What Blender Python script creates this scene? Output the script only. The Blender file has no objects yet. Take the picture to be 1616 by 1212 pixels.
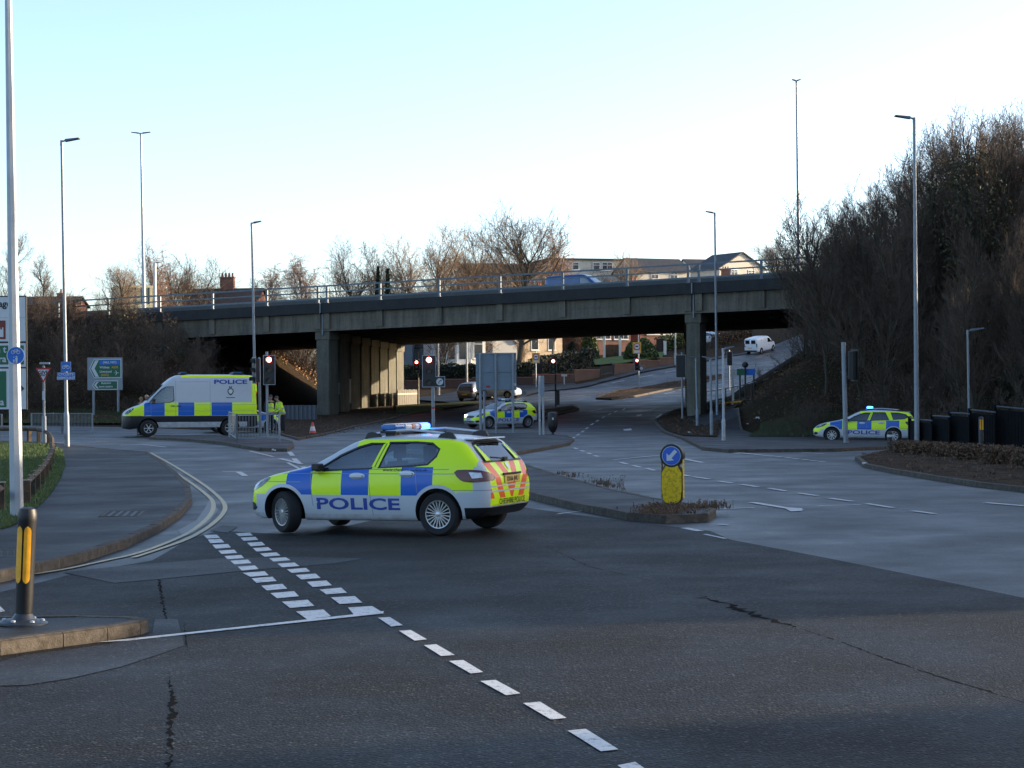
import bpy, bmesh, math, random
import numpy as np
from mathutils import Vector, Matrix
from mathutils.bvhtree import BVHTree
PI = math.pi
sc = bpy.context.scene
COL = sc.collection
F = 3000.0; CX, CY = 808.0, 606.0; HC = 2.1
PITCH = 7 / 3000.0; ROLL = 0.008
CAM = Vector((0, 0, HC))
FW = Vector((0, 1, PITCH)).normalized()
RT = Vector((1, 0, -ROLL)); RT = (RT - FW * RT.dot(FW)).normalized()
UP = RT.cross(FW).normalized()

# ------------------------------------------------------------------ terrain
def at_depth(px, py, Z):
    return CAM + Z * (FW + (px - CX) / F * RT - (py - CY) / F * UP)
_cp = []
for x in (-60, -35, -12, 0, 12, 30):
    for y in (-25, 5, 20, 40, 60):
        _cp.append((x, y, 0.012 * max(min(x, 0), -12) if 10 < y < 50 else 0.0))
for (px, py, Z) in [(-300, 668, 112), (105, 700, 70), (230, 690, 83), (60, 668, 112), (790, 678, 97), (700, 676, 100), (510, 657, 125),
                    (625, 640, 157), (745, 632, 158), (1103, 662, 114.5), (1128, 690, 86), (1350, 697, 88), (1290, 694, 88),
                    (1200, 558, 200), (1007, 615, 176), (945, 628, 150), (873, 641, 136), (657, 640, 140), (1002, 589, 185),
                    (880, 616, 165), (1090, 574, 195), (1180, 559, 205), (1262, 568, 200), (1193, 616, 155), (1090, 640, 130),
                    (1037, 668, 107), (640, 600, 195), (720, 592, 205), (860, 575, 215), (950, 572, 200), (1000, 560, 225), (420, 625, 170), (1300, 560, 190), (1122, 541, 222), (1060, 545, 235)]:
    p = at_depth(px, py, Z); _cp.append((p.x, p.y, p.z))
_cp += [(58, 208, 15), (52, 182, 11), (75, 225, 15), (-90, 150, 1.0), (-90, 250, 4), (-40, 200, 2.5), (-40, 260, 4), (0, 280, 8), (40, 280, 9), (100, 280, 8), (100, 200, 5), (70, 160, 3), (60, 110, .6), (100, 100, .5), (-90, 60, 0), (-90, -25, 0), (100, -25, 0), (60, 30, 0), (100, 50, 0)]  # leading points raise hidden ground to shade the van on the hill road
_cp = np.array(_cp, float)
_S = 50.0
def _U(r2): return np.where(r2 > 1e-12, r2 * np.log(r2 + 1e-12), 0.0)
_A = _cp[:, :2] / _S; _n = len(_cp)
_K = _U(((_A[:, None] - _A[None]) ** 2).sum(-1)) + np.eye(_n) * 0.02
_P = np.c_[np.ones(_n), _A]
_M = np.block([[_K, _P], [_P.T, np.zeros((3, 3))]])
_W = np.linalg.solve(_M, np.r_[_cp[:, 2], 0, 0, 0])
def gbase(x, y):
    x = np.clip(np.atleast_1d(np.asarray(x, float)), -90, 105); y = np.clip(np.atleast_1d(np.asarray(y, float)), -25, 285)
    q = np.stack([x, y], -1) / _S
    d = ((q[:, None] - _A[None]) ** 2).sum(-1)
    return _U(d) @ _W[:_n] + _W[_n] + q @ _W[_n + 1:]
# bridge frame: s along the deck, t across it
B0 = np.array([-12.4, 125.0]); BU = np.array([.914, -.405]); BN = np.array([.405, .914])
BPV = np.array([2.8, 32.0])
BW = float(BPV @ BN); SOFF0 = 6.0; GRADE = 0.0225
def bpt(s, t, z): 
    q = B0 + BU * s + BN * t
    return Vector((q[0], q[1], z))
def soff(s): return SOFF0 + GRADE * s
def smooth(a, b, v):
    t = np.clip((v - a) / (b - a), 0, 1); return t * t * (3 - 2 * t)
def hgt(x, y):
    x = np.atleast_1d(np.asarray(x, float)); y = np.atleast_1d(np.asarray(y, float))
    g = gbase(x, y)
    d = np.stack([x, y], -1) - B0
    s = d @ BU; t = d @ BN
    sk = s - t * 0.0
    top = soff(s) + 1.25
    tt = np.where(t < -1, (t + 1) / 1.75, np.where(t > BW + 1, -(t - BW - 1) / 1.6, 0))
    offs = s - t * float(BPV @ BU) / BW
    left = np.minimum(top + tt, 0.3 + .62 * (-offs - 3.4))
    right = np.minimum(top + tt, 0.35 + .60 * (offs - 27.0))
    e = np.maximum(left, right)
    # wooded right bank; unseen part added for shade, break lets a sun strip in
    wob = 1.2 * np.sin(y * .13) + .8 * np.sin(y * .31 + 1)
    toe = 21.5 + .25 * np.clip(60 - y, 0, 60) + wob
    bank = np.clip((x - toe) * .50, -5, 10.5 + wob)
    bank = bank * smooth(22, 24.5, y - (x - 30) * .25) * (1 - smooth(95, 125, y)) 
    toe2 = 30 + wob
    shade_bank = np.clip((x - toe2) * .5, -5, 11) * (1 - smooth(10.0, 12.0, y - (x - 30) * .25 - 8.5))  # unseen occluder added nearer the camera to shade the road
    e = np.maximum(e, np.where(bank > 0, g + bank, -9)); e = np.maximum(e, np.where(shade_bank > 0, g + shade_bank, -9))
    return np.maximum(g, e)
def H1(x, y): return float(hgt(x, y)[0])
_T = np.concatenate([np.arange(4, 60, .1), np.arange(60, 330, .25)])
def ray(px, py):
    return FW + (px - CX) / F * RT - (py - CY) / F * UP
def gp(px, py, off=0.0):
    d = ray(px, py)
    z = HC + d.z * _T - hgt(d.x * _T, d.y * _T) - off
    i = np.argmax(z < 0)
    if z[i] >= 0: i = len(_T) - 1
    if i == 0: t = _T[0]
    else: t = _T[i - 1] + (_T[i] - _T[i - 1]) * z[i - 1] / (z[i - 1] - z[i])
    return CAM + d * float(t)

# ------------------------------------------------------------------ materials
MATS = {}
class NT:
    def __init__(self, name):
        self.m = bpy.data.materials.new(name); self.m.use_nodes = True
        self.n = self.m.node_tree.nodes; self.l = self.m.node_tree.links
        self.b = self.n['Principled BSDF']; self.out = self.n['Material Output']
    def new(self, t, **kw):
        x = self.n.new(t)
        for k, v in kw.items(): setattr(x, k, v)
        return x
    def set(self, sock, v):
        if hasattr(v, 'is_linked') or isinstance(v, bpy.types.NodeSocket): self.l.new(v, sock)
        else: sock.default_value = v
    def math(self, op, a, b=0.0, c=None, clamp=False):
        x = self.new('ShaderNodeMath', operation=op, use_clamp=clamp)
        self.set(x.inputs[0], a); self.set(x.inputs[1], b)
        if c is not None: self.set(x.inputs[2], c)
        return x.outputs[0]
    def mix(self, f, a, b):
        x = self.new('ShaderNodeMix', data_type='RGBA')
        self.set(x.inputs[0], f); self.set(x.inputs[6], a if not isinstance(a, tuple) else (*a[:3], 1)); self.set(x.inputs[7], b if not isinstance(b, tuple) else (*b[:3], 1))
        return x.outputs[2]
    def noise(self, scale, detail=3, rough=.6, vec=None, dims='3D'):
        x = self.new('ShaderNodeTexNoise'); x.inputs['Scale'].default_value = scale
        x.inputs['Detail'].default_value = detail; x.inputs['Roughness'].default_value = rough
        if vec is None: vec = self.obj()
        self.l.new(vec, x.inputs['Vector']); return x.outputs[0]
    def obj(self):
        if not hasattr(self, '_tc'): self._tc = self.new('ShaderNodeTexCoord')
        return self._tc.outputs['Object']
    def xyz(self):
        if not hasattr(self, '_sx'):
            self._sx = self.new('ShaderNodeSeparateXYZ'); self.l.new(self.obj(), self._sx.inputs[0])
        return self._sx.outputs
    def ramp(self, f, stops, interp='LINEAR'):
        r = self.new('ShaderNodeValToRGB'); cr = r.color_ramp; cr.interpolation = interp
        while len(cr.elements) < len(stops): cr.elements.new(0.5)
        for e, (p, c) in zip(cr.elements, stops):
            e.position = p; e.color = (*c[:3], 1) if isinstance(c, tuple) else (c, c, c, 1)
        self.set(r.inputs[0], f); return r.outputs[0]
    def bump(self, h, strength=.4, dist=.02):
        b = self.new('ShaderNodeBump'); b.inputs['Strength'].default_value = strength; b.inputs['Distance'].default_value = dist
        self.l.new(h, b.inputs['Height']); self.l.new(b.outputs[0], self.b.inputs['Normal'])
def mat(name, col, rough=.6, metal=0.0, var=.18, scale=6.0, bump=0.0, bscale=40.0, spec=.5, coat=0.0, emit=None, es=1.0):
    if name in MATS: return MATS[name]
    n = NT(name); b = n.b
    b.inputs['Roughness'].default_value = rough; b.inputs['Metallic'].default_value = metal
    b.inputs['Specular IOR Level'].default_value = spec; b.inputs['Coat Weight'].default_value = coat
    if var > 0:
        f = n.noise(scale, 4, .65)
        n.l.new(n.ramp(f, [(.25, tuple(c * (1 - var) for c in col)), (.75, tuple(min(1, c * (1 + var)) for c in col))]), b.inputs['Base Color'])
    else: b.inputs['Base Color'].default_value = (*col, 1)
    if bump > 0: n.bump(n.noise(bscale, 3, .6), bump, .02)
    if emit: b.inputs['Emission Color'].default_value = (*emit, 1); b.inputs['Emission Strength'].default_value = es
    MATS[name] = n.m; return n.m
def mat2(name, c1, c2, scale, rough=.8, c3=None, scale2=None, bump=.5, bscale=30, bd=.03, spec=.3):
    if name in MATS: return MATS[name]
    n = NT(name); n.b.inputs['Roughness'].default_value = rough; n.b.inputs['Specular IOR Level'].default_value = spec
    c = n.ramp(n.noise(scale, 5, .65), [(.35, c1), (.65, c2)])
    if c3: c = n.mix(n.ramp(n.noise(scale2, 3, .6), [(.45, 0.0), (.62, 1.0)]), c, c3)
    n.l.new(c, n.b.inputs['Base Color'])
    if bump: n.bump(n.noise(bscale, 4, .7), bump, bd)
    MATS[name] = n.m; return n.m
def asphalt(name, base, rough, warm=(1, 1, 1), grain=55., speck=.5, bstr=.5, patch=.25, spec=.5):
    n = NT(name); n.b.inputs['Specular IOR Level'].default_value = spec
    big = n.ramp(n.noise(.35, 4, .6), [(.3, 1 - patch), (.7, 1 + patch)])
    mid = n.ramp(n.noise(5, 4, .6), [(.3, .85), (.7, 1.15)])
    v = n.new('ShaderNodeTexVoronoi'); v.inputs['Scale'].default_value = grain; n.l.new(n.obj(), v.inputs['Vector'])
    g = n.ramp(v.outputs['Distance'], [(.0, 1 + speck), (.35, 1.0), (.7, 1 - speck)])
    vc = n.new('ShaderNodeSeparateColor'); n.l.new(v.outputs['Color'], vc.inputs[0])
    g2 = n.ramp(vc.outputs[0], [(.0, .22), (.5, .7), (.80, 1.2), (.91, 2.8), (1.0, 5.2)])
    f = n.math('MULTIPLY', n.math('MULTIPLY', big, mid), n.math('MULTIPLY', g, g2))
    c = n.new('ShaderNodeVectorMath', operation='SCALE'); c.inputs[0].default_value = tuple(base * w for w in warm)
    n.l.new(f, c.inputs['Scale']); n.l.new(c.outputs[0], n.b.inputs['Base Color'])
    rr = n.ramp(n.noise(.5, 4, .6), [(.3, rough - .12), (.7, rough + .10)])
    n.l.new(rr, n.b.inputs['Roughness'])
    hh = n.math('ADD', n.math('MULTIPLY', v.outputs['Distance'], -1.0), n.math('MULTIPLY', vc.outputs[1], .5))
    n.bump(hh, bstr, .008)
    MATS[name] = n.m; return n.m

# ------------------------------------------------------------------ mesh building
class MB:
    def __init__(s): s.v = []; s.f = []; s.m = []
    def add(s, vs, fs, mi=0):
        o = len(s.v); s.v += [tuple(v) for v in vs]
        for f in fs: s.f.append(tuple(i + o for i in f)); s.m.append(mi)
        return s
    def box(s, c, d, rz=0, mi=0, M=None):
        x, y, z = d[0] / 2, d[1] / 2, d[2] / 2; ca, sa = math.cos(rz), math.sin(rz); vs = []
        for dx, dy, dz in ((-x, -y, -z), (x, -y, -z), (x, y, -z), (-x, y, -z), (-x, -y, z), (x, -y, z), (x, y, z), (-x, y, z)):
            vs.append((c[0] + dx * ca - dy * sa, c[1] + dx * sa + dy * ca, c[2] + dz))
        if M is not None: vs = [M @ Vector(v) for v in vs]
        return s.add(vs, [(0, 3, 2, 1), (4, 5, 6, 7), (0, 1, 5, 4), (1, 2, 6, 5), (2, 3, 7, 6), (3, 0, 4, 7)], mi)
    def cyl(s, p0, p1, r0, r1=None, n=12, mi=0, caps=True):
        if r1 is None: r1 = r0
        p0 = Vector(p0); p1 = Vector(p1); d = (p1 - p0)
        if d.length < 1e-9: return s
        d.normalize(); a = d.orthogonal().normalized(); b = d.cross(a); vs = []
        for p, r in ((p0, r0), (p1, r1)):
            for i in range(n):
                t = 2 * PI * i / n; vs.append(p + (a * math.cos(t) + b * math.sin(t)) * r)
        fs = [(i, (i + 1) % n, n + (i + 1) % n, n + i) for i in range(n)]
        if caps: fs += [tuple(range(n - 1, -1, -1)), tuple(range(n, 2 * n))]
        return s.add(vs, fs, mi)
    def path(s, pts, r, n=8, mi=0):
        for a, b in zip(pts[:-1], pts[1:]): s.cyl(a, b, r, r, n, mi)
        return s
    def lathe(s, prof, n=24, o=(0, 0, 0), axis='Z', mi=0):
        vs = []; 
        for r, h in prof:
            for i in range(n):
                t = 2 * PI * i / n; c, q = r * math.cos(t), r * math.sin(t)
                p = {'Z': (c, q, h), 'Y': (c, h, q), 'X': (h, c, q)}[axis]
                vs.append((p[0] + o[0], p[1] + o[1], p[2] + o[2]))
        fs = []
        for k in range(len(prof) - 1):
            for i in range(n):
                j = (i + 1) % n; fs.append((k * n + i, k * n + j, (k + 1) * n + j, (k + 1) * n + i))
        fs.append(tuple(range(n))); fs.append(tuple((len(prof) - 1) * n + i for i in range(n)))
        return s.add(vs, fs, mi)
    def prism(s, poly, o, ax, ay, depth, mi=0):
        o = Vector(o); ax = Vector(ax); ay = Vector(ay); nz = ax.cross(ay).normalized() * depth
        n = len(poly); vs = [o + ax * p[0] + ay * p[1] for p in poly]; vs += [v + nz for v in vs]
        fs = [tuple(range(n - 1, -1, -1)), tuple(range(n, 2 * n))] + [(i, (i + 1) % n, n + (i + 1) % n, n + i) for i in range(n)]
        return s.add(vs, fs, mi)
    def build(s, name, mats, parent=None, smooth=False, angle=40, bevel=0, recalc=True, mods=None):
        me = bpy.data.meshes.new(name); me.from_pydata(s.v, [], s.f)
        for mm in (mats if isinstance(mats, (list, tuple)) else [mats]): me.materials.append(mm)
        me.polygons.foreach_set('material_index', s.m)
        if recalc:
            bm = bmesh.new(); bm.from_mesh(me); bmesh.ops.recalc_face_normals(bm, faces=bm.faces[:]); bm.to_mesh(me); bm.free()
        if smooth:
            me.polygons.foreach_set('use_smooth', [True] * len(me.polygons)); me.set_sharp_from_angle(angle=math.radians(angle))
        me.update(); ob = bpy.data.objects.new(name, me); COL.objects.link(ob)
        if parent: ob.parent = parent
        if bevel:
            b = ob.modifiers.new('Bevel', 'BEVEL'); b.width = bevel; b.segments = 2; b.limit_method = 'ANGLE'; b.angle_limit = math.radians(50)
        return ob
def mkobj(name, me, parent=None):
    ob = bpy.data.objects.new(name, me); COL.objects.link(ob)
    if parent: ob.parent = parent
    return ob
def tag(o, label, cat, group=None):
    o['label'] = label; o['category'] = cat
    if group: o['group'] = group
    return o
def thing(name, label, cat, loc=(0, 0, 0), rz=0, group=None):
    o = bpy.data.objects.new(name, None); COL.objects.link(o); o.location = loc; o.rotation_euler = (0, 0, rz); o.empty_display_size = .2
    return tag(o, label, cat, group)
def struct(o, kind='structure'): o['kind'] = kind; return o
def copy_tree(o, loc, rz=None, label=None, scale=None, parent=None):
    c = o.copy(); COL.objects.link(c)
    if parent is not None: c.parent = parent
    else:
        c.location = loc
        if rz is not None: c.rotation_euler = (0, 0, rz)
        if scale is not None: c.scale = (scale, scale, scale) if not isinstance(scale, tuple) else scale
        if label: c['label'] = label
    for ch in list(o.children): copy_tree(ch, None, parent=c)
    return c
def text(s, size, m, name='lettering', parent=None, M=None, align='CENTER', bold=0.0, sx=1.0, ext=.003, mesh_only=False):
    cu = bpy.data.curves.new('txt', 'FONT'); cu.body = s; cu.size = size; cu.align_x = align; cu.align_y = 'CENTER'; cu.offset = bold; cu.extrude = ext; cu.resolution_u = 3
    ob = bpy.data.objects.new('txt', cu); COL.objects.link(ob)
    dg = bpy.context.evaluated_depsgraph_get(); me = bpy.data.meshes.new_from_object(ob.evaluated_get(dg)); bpy.data.objects.remove(ob)
    me.transform(Matrix.Scale(sx, 4, (1, 0, 0)))
    if M is not None: me.transform(M)
    me.materials.clear()
    if mesh_only: return me
    me.materials.append(m); me.name = name
    return mkobj(name, me, parent)
def frame(o, ax, ay):
    ax = Vector(ax).normalized(); ay = Vector(ay).normalized(); az = ax.cross(ay)
    return Matrix(((ax.x, ay.x, az.x, o[0]), (ax.y, ay.y, az.y, o[1]), (ax.z, ay.z, az.z, o[2]), (0, 0, 0, 1)))
def gridcut(bm, lo, hi, step, axis):
    nv = Vector((0, 0, 0)); nv[axis] = 1; v = math.floor(lo / step) * step
    while v < hi:
        co = Vector((0, 0, 0)); co[axis] = v
        bmesh.ops.bisect_plane(bm, geom=bm.verts[:] + bm.edges[:] + bm.faces[:], plane_co=co, plane_no=nv); v += step
def sheet(name, poly, off, m, step=2.5, kind='structure', cat=True):
    bm = bmesh.new(); vs = [bm.verts.new((p[0], p[1], 0)) for p in poly]; bm.faces.new(vs)
    bmesh.ops.triangulate(bm, faces=bm.faces[:])
    xs = [p[0] for p in poly]; ys = [p[1] for p in poly]
    gridcut(bm, min(xs), max(xs), step, 0); gridcut(bm, min(ys), max(ys), step, 1)
    co = np.array([v.co[:] for v in bm.verts]); z = hgt(co[:, 0], co[:, 1])
    for v, q in zip(bm.verts, z): v.co.z = q + off
    bmesh.ops.recalc_face_normals(bm, faces=bm.faces[:])
    if sum(f.normal.z for f in bm.faces) < 0: bmesh.ops.reverse_faces(bm, faces=bm.faces[:])
    me = bpy.data.meshes.new(name); bm.to_mesh(me); bm.free(); me.materials.append(m)
    o = mkobj(name, me)
    if cat: o['kind'] = kind
    return o
def P(pts, off=0.0): return [gp(x, y, off).xy for x, y in pts]
def smooth_poly(pts, it=2):
    pts = [Vector(p) for p in pts]
    for _ in range(it):
        q = []
        for a, b in zip(pts, pts[1:] + pts[:1]): q += [a * .75 + b * .25, a * .25 + b * .75]
        pts = q
    return pts
def inset(poly, d):
    n = len(poly); A = sum(poly[i].x * poly[(i + 1) % n].y - poly[(i + 1) % n].x * poly[i].y for i in range(n)); sg = 1 if A > 0 else -1; r = []
    for i in range(n):
        a, b, c = poly[i - 1], poly[i], poly[(i + 1) % n]
        t = ((b - a).normalized() + (c - b).normalized())
        if t.length < 1e-6: t = (b - a)
        t.normalize(); r.append(b + Vector((-t.y, t.x)) * d * sg)
    return r
# ------------------------------------------------------------------ camera, sun, sky
cam = bpy.data.cameras.new('camera'); cam.sensor_width = 36; cam.lens = 36 * F / 1616; cam.clip_end = 6000; cam.clip_start = .1
camo = bpy.data.objects.new('camera', cam); COL.objects.link(camo); sc.camera = camo
camo.matrix_world = Matrix(((RT.x, UP.x, -FW.x, CAM.x), (RT.y, UP.y, -FW.y, CAM.y), (RT.z, UP.z, -FW.z, CAM.z), (0, 0, 0, 1)))
SUN_AZ = math.radians(76); SUN_EL = math.radians(9.5)
w = bpy.data.worlds.new('World'); sc.world = w; w.use_nodes = True
wn = w.node_tree; bg = wn.nodes['Background']; sk = wn.nodes.new('ShaderNodeTexSky'); sk.sky_type = 'NISHITA'; sk.sun_disc = False
sk.sun_elevation = SUN_EL; sk.sun_rotation = SUN_AZ; sk.air_density = .6; sk.dust_density = 1.5; sk.ozone_density = 1.0
wn.links.new(sk.outputs[0], bg.inputs[0]); bg.inputs[1].default_value = 0.15
su = bpy.data.lights.new('sun', 'SUN'); su.energy = 3.4; su.angle = math.radians(.5); su.color = (1, .80, .56)
suo = bpy.data.objects.new('sun', su); COL.objects.link(suo)
sd = Vector((math.sin(SUN_AZ) * math.cos(SUN_EL), math.cos(SUN_AZ) * math.cos(SUN_EL), math.sin(SUN_EL)))
suo.rotation_euler = sd.to_track_quat('Z', 'Y').to_euler()
vs = sc.view_settings; vs.view_transform = 'Standard'; vs.look = 'None'; vs.gamma = 1; vs.exposure = 1.78; vs.use_curve_mapping = False
sc.cycles.use_denoising = True; sc.cycles.max_bounces = 6; sc.cycles.transparent_max_bounces = 12

# ------------------------------------------------------------------ ground materials
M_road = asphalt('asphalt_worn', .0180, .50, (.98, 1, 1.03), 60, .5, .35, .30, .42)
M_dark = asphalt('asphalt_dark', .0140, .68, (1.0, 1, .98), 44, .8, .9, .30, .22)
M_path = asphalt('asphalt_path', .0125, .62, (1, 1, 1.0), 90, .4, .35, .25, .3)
M_patch = asphalt('asphalt_patch', .0165, .6, (.98, 1, 1.03), 60, .5, .4, .25, .3)
M_crack = mat('asphalt_crack', (.004, .004, .004), 1.0, var=.4, scale=8, spec=.05)
M_kerb = mat2('kerb_stone', (.060, .050, .040), (.105, .088, .070), 5, .8, (.05, .04, .028), 9, .5, 60)
M_soil = mat2('bank_soil', (.022, .014, .009), (.056, .036, .021), 2.2, .95, (.034, .026, .013), .35, .9, 12, .15, .1)
M_leaf = mat2('leaf_litter', (.028, .018, .011), (.085, .050, .026), 9, .95, (.02, .015, .01), 1.5, .9, 40, .05, .1)
M_grass = mat2('turf', (.028, .052, .012), (.055, .088, .020), 6, .9, (.05, .05, .018), 1.2, .8, 60, .05, .15)
M_grassd = mat2('rough_turf', (.020, .030, .010), (.045, .052, .018), 5, .9, (.05, .036, .018), 1.0, .8, 50, .05, .15)
def paintmat(name, col, wear):
    n = NT(name); n.b.inputs['Roughness'].default_value = .55
    f = n.ramp(n.math('ADD', n.math('MULTIPLY', n.noise(14, 5, .7), .65), n.math('MULTIPLY', n.noise(60, 3, .6), .35)), [(wear - .07, (.07, .07, .07)), (wear + .05, col)])
    n.l.new(f, n.b.inputs['Base Color']); n.bump(n.noise(90, 2, .5), .3, .01); return n.m
M_white = paintmat('road_paint_white', (.56, .56, .54), .43)
M_white2 = paintmat('road_paint_worn', (.46, .46, .45), .44)
M_yel = paintmat('road_paint_yellow', (.42, .36, .22), .42)
M_wet = mat('gully_silt', (.045, .047, .05), .45, var=.35, scale=7)

# ------------------------------------------------------------------ ground sheet
gx = np.concatenate([np.array([-1500, -600, -250, -140]), np.arange(-92, -30, 2.0), np.arange(-30, 40, 1.0), np.arange(40, 106, 2.0), np.array([140, 250, 600, 1500])])
gy = np.concatenate([np.array([-1500, -500, -150, -60]), np.arange(-26, 80, 1.5), np.arange(80, 215, 1.0), np.arange(215, 286, 2.5), np.array([330, 420, 600, 1000, 2500])])
X, Y = np.meshgrid(gx, gy); Z = np.concatenate([hgt(X[i], Y[i]) for i in range(len(gy))]).reshape(X.shape)
Z = Z - .05 - .05 * np.clip((Y - 60) / 60, 0, 1)
nx = len(gx); vv = np.stack([X, Y, Z], -1).reshape(-1, 3)
ff = [(j * nx + i, j * nx + i + 1, (j + 1) * nx + i + 1, (j + 1) * nx + i) for j in range(len(gy) - 1) for i in range(nx - 1)]
me = bpy.data.meshes.new('ground'); me.from_pydata(vv.tolist(), [], ff); me.materials.append(M_soil)
me.polygons.foreach_set('use_smooth', [True] * len(me.polygons)); struct(mkobj('ground', me))

# ------------------------------------------------------------------ roads
near = [Vector((-60, -25)), Vector((22, -25)), Vector((21, 40)), Vector((17.5, 60)), Vector((18, 78)), Vector((18, 86))]
rd = near + P([(1200, 690), (1120, 668), (1085, 645)]) + [Vector(q) for q in ((12.4, 131), (15.5, 142), (20.2, 156), (25, 178), (31, 201), (40, 222))] + P([(1180, 556.5), (1090, 572.5), (1002, 587.5), (950, 601), (900, 611.5), (830, 622), (745, 636), (700, 645), (640, 655), (560, 672), (490, 688), (400, 681), (200, 674), (0, 671), (-300, 676)])
struct(sheet('road', rd, 0.0, M_road))
struct(sheet('side_road', P([(645, 630), (700, 622), (745, 612), (830, 606), (905, 603), (915, 610), (830, 623), (745, 637.5), (700, 634)]), .03, M_path))
# darker, coarser surfacing in the foreground
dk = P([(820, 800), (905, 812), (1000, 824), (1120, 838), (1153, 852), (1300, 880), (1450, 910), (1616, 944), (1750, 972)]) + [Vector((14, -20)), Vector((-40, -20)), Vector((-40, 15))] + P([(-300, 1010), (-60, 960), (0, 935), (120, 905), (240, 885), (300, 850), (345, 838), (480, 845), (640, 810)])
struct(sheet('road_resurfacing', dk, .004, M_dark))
struct(sheet('road_patch', P([(100, 904), (200, 893), (350, 882), (470, 880), (575, 882), (530, 890), (400, 900), (250, 915), (180, 921)]), .008, M_patch))
struct(sheet('road_patch', P([(-60, 1062), (40, 1035), (170, 1018), (240, 1001), (245, 978), (280, 978), (291, 1020), (245, 1036), (190, 1054), (110, 1072), (40, 1083), (-60, 1085)]), .008, M_patch))
struct(sheet('gully_silt', P([(280, 838), (310, 822), (325, 800), (330, 790), (345, 805), (330, 825), (305, 842), (290, 848)]), .010, M_wet))
struct(sheet('gully_silt', P([(330, 838), (352, 830), (375, 832), (360, 842)]), .010, M_patch))
rng = random.Random(3)
def crackline(pts, w0):
    c = [gp(x, y).xy for x, y in pts]; q = []
    for a, b in zip(c[:-1], c[1:]):
        n = max(2, int((b - a).length / .06))
        for i in range(n): q.append(a.lerp(b, i / n))
    L = []; R = []
    for i, p in enumerate(q):
        d = (q[min(i + 1, len(q) - 1)] - q[max(i - 1, 0)]); d.normalize(); nn = Vector((-d.y, d.x))
        j = nn * rng.gauss(0, .35) * w0; wd = w0 * abs(rng.gauss(.45, .35)) * (.25 + .75 * math.sin(PI * min(1, (i + .5) / len(q)))); L.append(p + j + nn * wd); R.append(p + j - nn * wd)
    vs = []; 
    for a, b in zip(L, R): vs += [(a.x, a.y, H1(a.x, a.y) + .0058), (b.x, b.y, H1(b.x, b.y) + .0058)]
    mb = MB(); mb.add(vs, [(2 * i, 2 * i + 1, 2 * i + 3, 2 * i + 2) for i in range(len(L) - 1)])
    struct(mb.build('road_crack', M_crack))
crackline([(860, 862), (930, 895), (1030, 918), (1060, 925)], .010)
crackline([(1100, 941), (1150, 955), (1200, 975), (1262, 992)], .075)
crackline([(1262, 992), (1330, 1015), (1380, 1034), (1470, 1065), (1580, 1098), (1650, 1120)], .016)
crackline([(247, 893), (252, 920), (258, 960), (265, 985)], .028)
crackline([(290, 985), (293, 1010), (297, 1030)], .010)
crackline([(268, 1070), (272, 1110), (268, 1160), (265, 1230)], .030)
crackline([(600, 880), (530, 886), (470, 893)], .006)

# ------------------------------------------------------------------ pavements and islands
def pavement(name, poly, h=.12, m=None, kerb=True, it=0):
    poly = [p.xy for p in poly]
    if it: poly = [p.xy for p in smooth_poly([p.to_3d() for p in poly], it)]
    # refine
    q = []
    for a, b in zip(poly, poly[1:] + poly[:1]):
        n = max(1, round((b - a).length / .92)); q += [a.lerp(b, i / n) for i in range(n)]
    struct(sheet(name, q, h, m or M_path))
    if kerb:
        mb = MB(); n = len(q); inn = inset(q, .13); z = hgt([p.x for p in q], [p.y for p in q]); zi = hgt([p.x for p in inn], [p.y for p in inn])
        inn2 = inset(q, .018); r_ = random.Random(n)
        for i in range(n):
            j = (i + 1) % n; g_ = .004 / max(.3, (q[j] - q[i]).length); dz = r_.uniform(-.004, .004); vs = []
            for k, f in ((i, g_), (j, 1 - g_)):
                A, B, C = q[i].lerp(q[j], f), inn2[i].lerp(inn2[j], f), inn[i].lerp(inn[j], f); zz = z[i] + (z[j] - z[i]) * f; zj = zi[i] + (zi[j] - zi[i]) * f
                vs += [(A.x, A.y, zz - .08), (A.x, A.y, zz + h - .014 + dz), (B.x, B.y, zz + h + .006 + dz), (C.x, C.y, zj + h + .007 + dz), (C.x, C.y, zj + h - .05)]
            mb.add(vs, [(0, 5, 6, 1), (1, 6, 7, 2), (2, 7, 8, 3), (3, 8, 9, 4), (0, 1, 2, 3, 4), (9, 8, 7, 6, 5)])
        struct(mb.build('kerb', M_kerb))
pavement('pavement', P([(-200, 965), (0, 903), (60, 890), (130, 873), (200, 851), (250, 828), (285, 806), (303, 785), (300, 766), (280, 746), (255, 726), (232, 713), (160, 707), (112, 702), (60, 697), (0, 696), (-300, 700)], .12), .12)
struct(sheet('grass', P([(-250, 880), (0, 836), (25, 828), (60, 800), (78, 783), (95, 757), (103, 735), (100, 712), (85, 703), (60, 700), (0, 699), (-260, 703)], .12), .14, M_grass))
pavement('traffic_island', P([(-150, 1036), (0, 1012), (100, 999), (170, 990), (222, 981), (234, 977), (215, 973), (130, 971), (72, 972), (-150, 976)], .12), .12)
pavement('traffic_island', P([(640, 726), (700, 722), (780, 722), (835, 734), (882, 749), (968, 772), (1036, 786), (1100, 796), (1130, 803), (1118, 811), (1050, 814), (990, 809), (913, 795), (838, 778), (740, 752), (650, 740)], .12), .12)
pavement('traffic_island', P([(640, 716), (720, 721), (807, 715), (860, 706), (899, 699), (906, 692), (895, 687), (830, 684), (740, 683), (660, 688), (630, 700)], .1), .1)
pavement('traffic_island', P([(235, 690), (300, 693), (354, 698), (382, 703), (409, 707), (453, 708), (464, 702), (462, 696), (440, 692), (400, 689), (330, 687), (240, 687)], .1), .1)
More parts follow.
